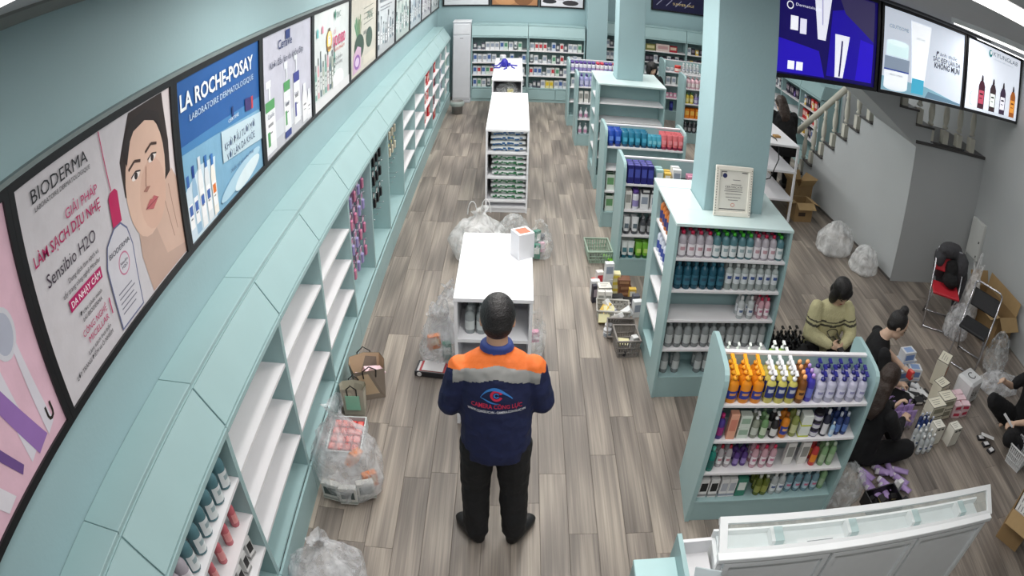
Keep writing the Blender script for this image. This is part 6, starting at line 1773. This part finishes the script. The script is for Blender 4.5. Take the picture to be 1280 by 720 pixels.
def hand(mb, wr, d, palm_n, m, curl=.6, side=1, s=1.0):
    """palm, four separate bent fingers and a thumb; d points along the hand, palm_n out of the palm"""
    d = V(d).normalized(); n = (V(palm_n) - d * V(palm_n).dot(d)).normalized(); l = d.cross(n).normalized() * side
    wr = V(wr)
    ball(mb, wr + d * .045 * s, (d, l, n), (.052 * s, .040 * s, .018 * s), m, 12)
    for k, (o, L) in enumerate(((-.028, .070), (-.010, .080), (.009, .076), (.027, .060))):
        b = wr + d * .078 * s + l * o * s
        d1 = (d * math.cos(curl * .6) + n * math.sin(curl * .6)); d2 = (d * math.cos(curl * 1.7) + n * math.sin(curl * 1.7)); d3 = (d * math.cos(curl * 2.5) + n * math.sin(curl * 2.5))
        p1 = b + d1 * L * .45 * s; p2 = p1 + d2 * L * .32 * s; p3 = p2 + d3 * L * .25 * s
        mb.tube([b - d * .02 * s, b, p1, p2, p3], [.0095 * s, .0095 * s, .009 * s, .0085 * s, .006 * s], m, 8)
    t0 = wr + d * .025 * s - l * .034 * s; t1 = t0 + (d * .6 - l * .7 + n * .35).normalized() * .034 * s; t2 = t1 + (d * .85 - l * .25 + n * .5).normalized() * .032 * s
    mb.tube([wr + d * .02 * s, t0, t1, t2], [.012 * s, .0115 * s, .010 * s, .007 * s], m, 8)
def head(mb, c, f, u, m, s=1.0):
    f = V(f).normalized(); u = (V(u) - f * V(u).dot(f)).normalized(); r = f.cross(u)
    c = V(c)
    ball(mb, c + u * .015 * s, (f, r, u), (.098 * s, .077 * s, .108 * s), m, 20)
    ball(mb, c + f * .028 * s - u * .055 * s, (f, r, u), (.066 * s, .058 * s, .062 * s), m, 16)
    ball(mb, c + f * .098 * s - u * .022 * s, ((f - u * .5).normalized(), r, u), (.018 * s, .013 * s, .024 * s), m, 10)
    ball(mb, c + f * .076 * s - u * .094 * s, (f, r, u), (.018 * s, .022 * s, .016 * s), m, 10)
    for q in (-1, 1):
        ball(mb, c + r * .078 * s * q - f * .005 * s - u * .008 * s, (f, r, u), (.020 * s, .008 * s, .031 * s), m, 10)
    return f, r, u
def face(parent, c, f, r, u, s=1.0):
    W_, D_, Lp = paint(230, 226, 222), paint(24, 20, 20), paint(176, 96, 92)
    for q in (-1, 1):
        e = MB(); ball(e, V(c) + f * .083 * s + r * .031 * s * q + u * .006 * s, (f, r, u), (.010 * s, .016 * s, .007 * s), D_, 10); obj('eye', e, parent)
        b = MB(); b.tube([V(c) + f * .091 * s + r * .014 * s * q + u * .028 * s, V(c) + f * .088 * s + r * .032 * s * q + u * .032 * s, V(c) + f * .078 * s + r * .050 * s * q + u * .027 * s], .004 * s, D_, 5); obj('eyebrow', b, parent)
    mo = MB(); ball(mo, V(c) + f * .088 * s - u * .066 * s, (f, r, u), (.010 * s, .024 * s, .008 * s), Lp, 10); obj('mouth', mo, parent)

BODY_R = ((-.04, .12, .09), (.0, .15, .105), (.15, .145, .10), (.38, .125, .09), (.62, .145, .10), (.80, .16, .10), (.92, .13, .08), (1.0, .06, .055), (1.06, .05, .05))
def person(label, J, skin, topm, legm, hairfn, shoe=None, fcol=None, vox=.0095, jacket_rings=None, sleeve='long', scale=1.0, facing=True, arm_r=(.058, .048, .040), leg_r=(.092, .068, .052), hands=(.7, .7), foot_rot=None, top_name='sweater', leg_name='trousers'):
    root = thing('person', label, 'person', (J['base'][0], J['base'][1], 0))
    lat = V(J['shR']) - V(J['shL'])
    def add(o, nm=None):
        o.parent = root; o.matrix_parent_inverse = Matrix.Translation(-V(root.location)); return o
    # body, one continuous surface
    mb = MB()
    torso(mb, J['pelvis'], J['neck'], lat, [(t, w * .92, d * .9) for t, w, d in BODY_R], skin)
    f, r, u = head(mb, J['head'], J['face'], J.get('up', (0, 0, 1)), skin, scale)
    nk = V(J['neck'])
    limb(mb, [nk - V((0, 0, .03)), V(J['head']) - u * .06 - f * .02], [.054, .050], skin)
    for s_ in 'LR':
        if 'sh' + s_ in J and 'wr' + s_ in J:
            limb(mb, [J['sh' + s_], J['el' + s_], J['wr' + s_]], [.046, .038, .026], skin)
            hand(mb, J['wr' + s_], J['hd' + s_], J['hn' + s_], skin, hands[0 if s_ == 'L' else 1], 1 if s_ == 'R' else -1)
        if 'kn' + s_ in J:
            limb(mb, [J['hip' + s_], J['kn' + s_], J['an' + s_]], [.075, .052, .036], skin)
            limb(mb, [J['an' + s_], V(J['an' + s_]) + (V(J['toe' + s_]) - V(J['an' + s_])) * .7], [.034, .024], skin)
    body = remesh('body', mb, skin, .007, 3); add(body)
    if facing: 
        fc = obj('face', MB().box(0, 0, 0, .0001, .0001, .0001, skin)); bpy.data.objects.remove(fc)
        face(body, J['head'], f, r, u, scale)
    # top garment
    mb = MB()
    torso(mb, J['pelvis'], J['neck'], lat, jacket_rings or [(t, w * 1.12, d * 1.18) for t, w, d in BODY_R[1:8]], topm)
    for s_ in 'LR':
        if 'wr' + s_ in J:
            sh, el, wr = V(J['sh' + s_]), V(J['el' + s_]), V(J['wr' + s_])
            if sleeve == 'long':
                limb(mb, [sh, el, el + (wr - el) * .90], [arm_r[0] * 1.15, arm_r[1] * 1.15, arm_r[2]], topm)
            else:
                limb(mb, [sh, sh + (el - sh) * .75], [arm_r[0] * 1.1, arm_r[0] * 1.12], topm)
    top = remesh(top_name, mb, topm, vox, 4, wrinkle=.006); add(top)
    # legs
    mb = MB()
    torso(mb, J['pelvis'], J['neck'], lat, [(-.22, .10, .09), (-.14, .15, .115), (0, .168, .125), (.12, .155, .115)], legm)
    for s_ in 'LR':
        if 'kn' + s_ in J:
            limb(mb, [J['hip' + s_], J['kn' + s_], V(J['kn' + s_]) + (V(J['an' + s_]) - V(J['kn' + s_])) * .97], list(leg_r), legm)
    leg = remesh(leg_name, mb, legm, vox, 4, wrinkle=.006); add(leg)
    if shoe:
        for s_ in 'LR':
            if 'toe' + s_ in J:
                mb = MB(); a, t = V(J['an' + s_]), V(J['toe' + s_])
                d = (t - a); d.z = 0; d = d.normalized(); hl = V((a.x, a.y, 0)) - d * .035
                ring_loft(mb, [(hl + d * x + V((0, 0, h / 2 + .001)), d.cross(V((0, 0, 1))) * w, V((0, 0, h / 2))) for x, w, h in ((-.02, .025, .06), (.0, .045, .09), (.07, .052, .10), (.15, .055, .085), (.21, .05, .07), (.25, .036, .055), (.265, .016, .035))], shoe)
                o = remesh('shoe', mb, shoe, .007, 2); add(o)
    hairfn(root, V(J['head']), f, r, u, add)
    return root, body, top, leg

# ---- man at the first counter, seen from behind
def hair_short(root, c, f, r, u, add):
    mb = MB()
    ball(mb, c + u * .024 - f * .012, (f, r, u), (.104, .086, .108), HAIR, 22)
    ball(mb, c - f * .045 - u * .02, (f, r, u), (.062, .074, .072), HAIR, 16)
    add(remesh('hair', mb, HAIR, .007, 2))
MX, MY = -.058, 2.83
NAVY = mat('navy_work_jacket', rgb(24, 33, 74), .75, var=.08, scale=14, bump=.25, bscale=18)
BLKT = mat('black_trousers', rgb(24, 24, 27), .8, var=.15, scale=14, bump=.25, bscale=18)
J = dict(base=(MX, MY), pelvis=(MX, MY, .88), neck=(MX, MY + .02, 1.435), head=(MX, MY + .055, 1.575), face=(0, 1, -.45), up=(0, .3, 1),
         shL=(MX - .178, MY + .005, 1.315), shR=(MX + .178, MY + .005, 1.325), elL=(MX - .235, MY + .03, 1.08), elR=(MX + .225, MY + .03, 1.11),
         wrL=(MX - .12, MY + .24, 1.06), wrR=(MX + .11, MY + .24, 1.08), hdL=(.5, .85, .05), hdR=(-.5, .85, .05), hnL=(.3, 0, .9), hnR=(-.3, 0, .9),
         hipL=(MX - .095, MY, .84), hipR=(MX + .095, MY, .84), knL=(MX - .115, MY + .025, .47), knR=(MX + .10, MY + .025, .47), anL=(MX - .115, MY - .01, .085), anR=(MX + .115, MY - .01, .085),
         toeL=(MX - .20, MY + .13, .03), toeR=(MX + .20, MY + .14, .03))
man, mbody, mtop, mleg = person('man in navy jacket with orange shoulders standing at the first counter, back turned', J, SKIN, NAVY, BLKT, hair_short, shoe=mat('black_shoe', rgb(20, 20, 22), .5), facing=True, vox=.0065,
    jacket_rings=[(-.20, .178, .128), (-.10, .185, .135), (.10, .186, .135), (.35, .186, .132), (.62, .196, .132), (.78, .20, .125), (.86, .185, .11), (.93, .13, .088), (.985, .078, .07), (1.06, .072, .066)], arm_r=(.062, .062, .052), leg_r=(.102, .084, .075), top_name='jacket')
def jacket_patch(name, src, sel, m, off):
    """a panel sewn onto the garment: the chosen faces of it, lifted a little"""
    me = src.data; vm = {}; vs = []; fs = []
    for p in me.polygons:
        if sel(p.center, p.normal):
            f = []
            for vi in p.vertices:
                if vi not in vm:
                    vm[vi] = len(vs); vs.append(me.vertices[vi].co + me.vertices[vi].normal * off)
                f.append(vm[vi])
            fs.append(tuple(f))
    mb = MB().raw(vs, fs, m, True)
    o = obj(name, mb, src)
    return o
ORG = mat('orange_cloth', rgb(226, 112, 44), .7, var=.06, bump=.2)
REF = mat('grey_reflective_band', rgb(150, 150, 148), .5, var=.05)
def yk(c): return 1.395 - .25 * abs(c.x - MX)
jacket_patch('orange_yoke', mtop, lambda c, n: c.z > yk(c) and abs(c.x - MX) < .235 and c.z < 1.45, ORG, .004)
jacket_patch('reflective_band', mtop, lambda c, n: yk(c) - .062 < c.z <= yk(c) and abs(c.x - MX) < .21 and c.y < MY + .02, REF, .004)
jacket_patch('collar', mtop, lambda c, n: c.z >= 1.44, mat('blue_collar', rgb(44, 64, 130), .7), .007)
# printed eye logo and lettering on the back
from mathutils.bvhtree import BVHTree
_bv = BVHTree.FromPolygons([v.co for v in mtop.data.vertices], [tuple(p.vertices) for p in mtop.data.polygons])
def on_back(me, name):
    for v in me.vertices:
        h = _bv.ray_cast(V((v.co.x, MY - .6, v.co.y)), V((0, 1, 0)))
        y = h[0].y - .004 if h[0] else MY - .13
        v.co = (v.co.x, y, v.co.y)
    o = obj(name, me, mtop)
    return o
def arc_band(cx, cz, pts, m):
    """pts: list of (x, z, half thickness)"""
    mb = MB()
    for (a, b) in zip(pts[:-1], pts[1:]):
        mb.face([(cx + a[0], cz + a[1] - a[2], 0), (cx + b[0], cz + b[1] - b[2], 0), (cx + b[0], cz + b[1] + b[2], 0), (cx + a[0], cz + a[1] + a[2], 0)], m)
    return mb
_blue, _red, _wh = paint(60, 130, 206, .5), paint(206, 44, 80, .5), paint(226, 226, 232, .5)
LX, LZ = MX + .002, 1.245
me = arc_band(LX, LZ, [(-.078 + .156 * q / 14, .052 * math.sin(PI * (q / 14) ** .8) - .016, .003 + .006 * math.sin(PI * q / 14)) for q in range(15)], _blue).mesh('eye_arc'); on_back(me, 'eye_logo')
me = arc_band(LX, LZ, [(-.078 + .09 * q / 8, -.016 - .030 * math.sin(PI * .55 * q / 8), .002 + .003 * math.sin(PI * q / 8)) for q in range(9)], _blue).mesh('eye_arc'); on_back(me, 'eye_logo')
def ringc(r0, r1, a0, a1, m):
    mb = MB(); n = 18
    for q in range(n):
        A, B = R_(a0 + (a1 - a0) * q / n), R_(a0 + (a1 - a0) * (q + 1) / n)
        mb.face([(LX + r0 * math.cos(A), LZ + r0 * math.sin(A), 0), (LX + r1 * math.cos(A), LZ + r1 * math.sin(A), 0), (LX + r1 * math.cos(B), LZ + r1 * math.sin(B), 0), (LX + r0 * math.cos(B), LZ + r0 * math.sin(B), 0)], m)
    return mb.mesh('letter_c')
on_back(ringc(.018, .031, 20, 340, _red), 'letter_c'); on_back(ringc(.008, .014, 20, 340, _blue), 'letter_c')
def back_text(s, x, z, w, h, m, bold):
    me = text_mesh(s, 1, m, bold)
    xs = [v.co.x for v in me.vertices]
    for v in me.vertices:
        v.co.x = x + (v.co.x - min(xs)) * w / (max(xs) - min(xs)); v.co.y = z + v.co.y * h / .72; v.co.z = 0
    on_back(me, 'lettering')
back_text('CAMERA CÔNG LỰC', MX - .122, 1.168, .25, .026, _red, .02)
back_text('WWW.CONGLUC.VN - CAMERA.CONGLUC.VN', MX - .14, 1.14, .285, .014, _wh, .03)
back_p = obj('phone', MB().cbox(-.035, -.07, 0, .035, .07, .009, paint(30, 30, 34), .003), None, (MX - .07, MY + .345, 1.085), rot=(.5, 0, .2)); tag(back_p, 'dark phone held in front of the standing man', 'phone')

# ---- woman in a pale yellow sweater, sitting on the floor facing the camera
def hair_bob(root, c, f, r, u, add):
    mb = MB()
    ball(mb, c + u * .030 - f * .018, (f, r, u), (.112, .098, .110), HAIR, 22)
    ball(mb, c - f * .055 - u * .05, (f, r, u), (.066, .088, .10), HAIR, 18)
    for q in (-1, 1):
        ball(mb, c + r * .078 * q - u * .05 + f * .012, (f, r, u), (.058, .030, .10), HAIR, 14)
    ball(mb, c + u * .075 + f * .055, ((f - u * .9).normalized(), r, (u + f * .9).normalized()), (.055, .078, .022), HAIR, 14)
    add(remesh('hair', mb, HAIR, .007, 2))
YEL = mat('pale_yellow_knit', rgb(212, 206, 162), .9, var=.05, bump=.4, bscale=60)
BLK = mat('black_cotton', rgb(20, 20, 23), .9, var=.15, scale=14, bump=.25, bscale=20)
yx, yy = 2.87, 4.84
J = dict(base=(yx, yy), pelvis=(yx, yy + .06, .12), neck=(yx + .03, yy - .01, .60), head=(yx + .045, yy - .07, .74), face=(.15, -1, -.75), up=(0, -.6, 1),
         shL=(yx + .20, yy, .53), shR=(yx - .15, yy + .0, .53), elL=(yx + .25, yy - .12, .32), elR=(yx - .22, yy - .10, .33), wrL=(yx + .10, yy - .26, .28), wrR=(yx - .04, yy - .26, .30), hdL=(-.8, -.4, 0), hdR=(.8, -.35, 0), hnL=(0, -.3, .9), hnR=(0, -.3, .9),
         hipL=(yx + .10, yy - .02, .12), hipR=(yx - .10, yy - .02, .12), knL=(yx + .36, yy - .26, .18), knR=(yx - .34, yy - .24, .18), anL=(yx + .04, yy - .40, .07), anR=(yx - .02, yy - .34, .07), toeL=(yx - .10, yy - .44, .06), toeR=(yx + .10, yy - .40, .06))
w1, b1, t1, l1 = person('person in a pale yellow sweater sitting cross-legged behind the near gondola', J, SKINL, YEL, BLK, hair_bob, arm_r=(.07, .062, .052), jacket_rings=[(-.06, .19, .14), (.10, .205, .15), (.35, .20, .145), (.62, .195, .135), (.80, .19, .12), (.92, .14, .09), (1.0, .075, .065)])
def stripes(top, zs, m, x0, x1):
    for (za, zb) in zs:
        jacket_patch('knit_stripe', top, lambda c, n: za < c.z - .1 * abs(c.x - (x0 + x1) / 2) < zb and c.x > x0 - .2 and c.x < x1 + .2, m, .003)
_st = mat('dark_knit_stripe', rgb(86, 84, 72), .9)
stripes(t1, ((.395, .415), (.435, .448)), _st, yx - .18, yx + .22)
_kb = BVHTree.FromPolygons([v.co for v in t1.data.vertices], [tuple(p.vertices) for p in t1.data.polygons])
mb = MB()
for q in range(20):
    a, b = 2 * PI * q / 20, 2 * PI * (q + 1) / 20
    pts = []
    for (an, rr) in ((a, .05), (a, .062), (b, .062), (b, .05)):
        x, z = yx + .03 + rr * math.cos(an) * 1.15, .335 + rr * math.sin(an) * .8
        h = _kb.ray_cast(V((x, yy - .8, z)), V((0, 1, 0)))
        pts.append((x, (h[0].y if h[0] else yy - .15) - .004, z))
    mb.face(pts, _st)
obj('knit_emblem', mb, t1)
loose('black_box', yx + .03, yy - .36, .30, 'small_box', 'small dark box held by the person in yellow', 'box', None, .3, (.3, 0), .6)

# ---- person with a hair bun in a black t-shirt, bent over to the right
def hair_bun(root, c, f, r, u, add):
    mb = MB()
    ball(mb, c + u * .026 - f * .022, (f, r, u), (.104, .088, .106), HAIR, 22)
    ball(mb, c - f * .055 - u * .02, (f, r, u), (.058, .076, .07), HAIR, 16)
    ball(mb, c + u * .135 - f * .045, (f, r, u), (.048, .046, .046), HAIR, 14)
    add(remesh('hair', mb, HAIR, .007, 2))
bx_, by_ = 3.14, 4.16
J = dict(base=(bx_, by_), pelvis=(bx_ - .06, by_ + .10, .16), neck=(bx_ + .02, by_ + .02, .66), head=(bx_ + .12, by_ - .02, .78), face=(1, -.45, -.65), up=(.4, 0, 1),
         shL=(bx_ + .05, by_ + .19, .58), shR=(bx_ - .04, by_ - .16, .58), elL=(bx_ + .24, by_ + .18, .38), elR=(bx_ + .03, by_ - .24, .36), wrL=(bx_ + .36, by_ - .02, .34), wrR=(bx_ + .24, by_ - .22, .30), hdL=(.6, -.7, -.1), hdR=(.9, .1, -.1), hnL=(0, 0, -1), hnR=(0, 0, -1),
         hipL=(bx_ + .0, by_ + .16, .13), hipR=(bx_ + .0, by_ - .02, .13), knL=(bx_ + .36, by_ + .34, .24), knR=(bx_ + .34, by_ - .26, .16), anL=(bx_ + .40, by_ + .06, .08), anR=(bx_ + .06, by_ - .18, .08), toeL=(bx_ + .5, by_ + .0, .05), toeR=(bx_ + .12, by_ - .08, .06))
person('person with a hair bun in a black t-shirt sitting bent over stock on the floor', J, SKINL, BLK, BLK, hair_bun, sleeve='short', jacket_rings=[(-.05, .18, .13), (.15, .175, .125), (.4, .17, .12), (.65, .18, .12), (.82, .178, .11), (.93, .13, .085), (.99, .07, .062)], top_name='t_shirt')
loose('red_mini', bx_ + .40, by_ - .14, .30, 'small_pack', 'small red pack held by the person with a hair bun', 'pack', None, .3)

# ---- person with long brown hair in black, seen from behind
def hair_long(root, c, f, r, u, add):
    mb = MB()
    ball(mb, c + u * .026 - f * .02, (f, r, u), (.108, .094, .108), HAIRB, 22)
    ring_loft(mb, [(c + u * .04 - f * .05, r * .085, f * .05), (c - u * .06 - f * .07, r * .10, f * .05), (c - u * .18 - f * .085, r * .11, f * .04), (c - u * .26 - f * .088, r * .095, f * .035), (c - u * .32 - f * .08, r * .06, f * .02)], HAIRB)
    add(remesh('hair', mb, HAIRB, .007, 2, wrinkle=.008))
lx, ly = 2.74, 3.40
J = dict(base=(lx, ly), pelvis=(lx - .02, ly - .02, .13), neck=(lx + .02, ly + .0, .62), head=(lx + .06, ly + .03, .75), face=(.85, .5, -.45), up=(.2, .1, 1),
         shL=(lx - .07, ly + .17, .54), shR=(lx + .07, ly - .17, .54), elL=(lx + .16, ly + .24, .36), elR=(lx + .22, ly - .17, .36), wrL=(lx + .30, ly + .10, .42), wrR=(lx + .38, ly + .0, .36), hdL=(.6, -.1, .7), hdR=(.8, .5, .1), hnL=(.5, -.5, -.3), hnR=(0, 0, -1),
         hipL=(lx + .0, ly + .08, .12), hipR=(lx + .04, ly - .10, .12), knL=(lx + .40, ly + .30, .18), knR=(lx + .48, ly - .12, .13), anL=(lx + .44, ly + .02, .07), anR=(lx + .14, ly + .02, .07), toeL=(lx + .5, ly - .08, .05), toeR=(lx + .06, ly + .12, .06))
person('person with long brown hair in black clothes sitting on the floor by the lilac tubes', J, SKINL, BLK, BLK, hair_long, jacket_rings=[(-.08, .19, .14), (.15, .18, .13), (.4, .172, .122), (.65, .182, .122), (.82, .18, .11), (.93, .13, .085), (.99, .07, .062)], leg_r=(.10, .085, .065))

# ---- person sitting at the right edge, handling papers
ex, ey = 4.98, 3.34
J = dict(base=(ex, ey), pelvis=(ex + .06, ey + .02, .13), neck=(ex + .02, ey, .64), head=(ex - .06, ey - .02, .77), face=(-1, -.2, -.6), up=(-.3, 0, 1),
         shL=(ex + .04, ey - .18, .56), shR=(ex + .04, ey + .18, .56), elL=(ex - .10, ey - .26, .34), elR=(ex - .12, ey + .26, .40), wrL=(ex - .30, ey - .16, .28), wrR=(ex - .36, ey + .22, .50), hdL=(-.9, .2, -.1), hdR=(-.8, -.1, .5), hnL=(0, 0, -1), hnR=(0, -.6, -.5),
         hipL=(ex, ey - .10, .12), hipR=(ex, ey + .10, .12), knL=(ex - .42, ey - .26, .20), knR=(ex - .44, ey + .20, .30), anL=(ex - .10, ey - .30, .08), anR=(ex - .14, ey + .12, .08), toeL=(ex + .0, ey - .34, .06), toeR=(ex - .26, ey + .08, .05))
person('person in black with rolled sleeves sitting at the edge handling paper slips', J, SKINL, BLK, BLK, hair_bun, sleeve='short', leg_r=(.10, .085, .065))
for k, (x, y, z, t) in enumerate(((ex - .40, ey - .12, .30, .4), (ex - .52, ey - .02, .05, .9))):
    pp = obj('paper_slip', MB().box(-.03, -.09, 0, .03, .09, .003, paint(222, 222, 222)), None, (x, y, z), rot=(0.25 if k == 0 else 0.0, .1, t)); tag(pp, ['white paper slip in the hand of the person at the edge', 'white paper slip on the floor by the person at the edge'][k], 'paper')

# ---- person in black standing bent behind the white rack, and a seated figure far behind the middle column
sx_, sy_ = 4.05, 9.40
J = dict(base=(sx_, sy_), pelvis=(sx_, sy_, .78), neck=(sx_ - .04, sy_ + .10, 1.22), head=(sx_ - .05, sy_ + .17, 1.32), face=(-.2, 1, -.6), up=(0, .4, 1),
         shL=(sx_ - .22, sy_ + .08, 1.15), shR=(sx_ + .16, sy_ + .08, 1.15), elL=(sx_ - .26, sy_ + .16, .90), elR=(sx_ + .20, sy_ + .16, .90), wrL=(sx_ - .20, sy_ + .36, .92), wrR=(sx_ + .10, sy_ + .36, .92), hdL=(.2, .9, 0), hdR=(-.2, .9, 0), hnL=(0, 0, -1), hnR=(0, 0, -1),
         hipL=(sx_ - .10, sy_, .80), hipR=(sx_ + .10, sy_, .80), knL=(sx_ - .10, sy_ + .03, .45), knR=(sx_ + .10, sy_ + .03, .45), anL=(sx_ - .10, sy_, .08), anR=(sx_ + .10, sy_, .08), toeL=(sx_ - .12, sy_ + .13, .04), toeR=(sx_ + .12, sy_ + .13, .04))
person('person in a long black coat standing bent behind the white rack', J, SKINL, BLK, BLK, hair_long, shoe=mat('black_shoe', rgb(20, 20, 22), .5), jacket_rings=[(-.55, .24, .17), (-.3, .235, .17), (0, .22, .16), (.4, .21, .15), (.7, .215, .14), (.85, .20, .12), (.95, .12, .09), (1.0, .07, .06)], arm_r=(.075, .07, .06), top_name='coat', hands=(.5, .5))
qx, qy = 2.42, 12.25
st_ = thing('stool', 'low dark stool under the figure far behind the middle column', 'stool', (qx, qy, 0))
obj('seat', MB().lathe([(.15, .40), (.16, .42), (.15, .44)], paint(60, 60, 64), 14), st_)
for k in range(4):
    obj('leg', MB().tube([(.11 * math.cos(k * PI / 2), .11 * math.sin(k * PI / 2), .40), (.14 * math.cos(k * PI / 2), .14 * math.sin(k * PI / 2), 0)], .012, STEEL, 6), st_)
J = dict(base=(qx, qy), pelvis=(qx, qy, .56), neck=(qx, qy - .02, 1.0), head=(qx + .01, qy - .05, 1.13), face=(.5, -1, -.3), up=(0, -.2, 1), shL=(qx + .17, qy, .92), shR=(qx - .17, qy, .92), elL=(qx + .22, qy - .10, .70), elR=(qx - .22, qy - .10, .70), wrL=(qx + .12, qy - .28, .66), wrR=(qx - .10, qy - .28, .66), hdL=(-.4, -.8, 0), hdR=(.4, -.8, 0), hnL=(0, 0, -1), hnR=(0, 0, -1),
         hipL=(qx + .09, qy - .04, .53), hipR=(qx - .09, qy - .04, .53), knL=(qx + .14, qy - .42, .50), knR=(qx - .14, qy - .42, .50), anL=(qx + .13, qy - .40, .08), anR=(qx - .13, qy - .40, .08), toeL=(qx + .14, qy - .54, .04), toeR=(qx - .14, qy - .54, .04))
person('dark-haired person in black sitting on a stool far behind the middle column', J, SKINL, BLK, BLK, hair_bob, shoe=mat('black_shoe', rgb(20, 20, 22), .5))
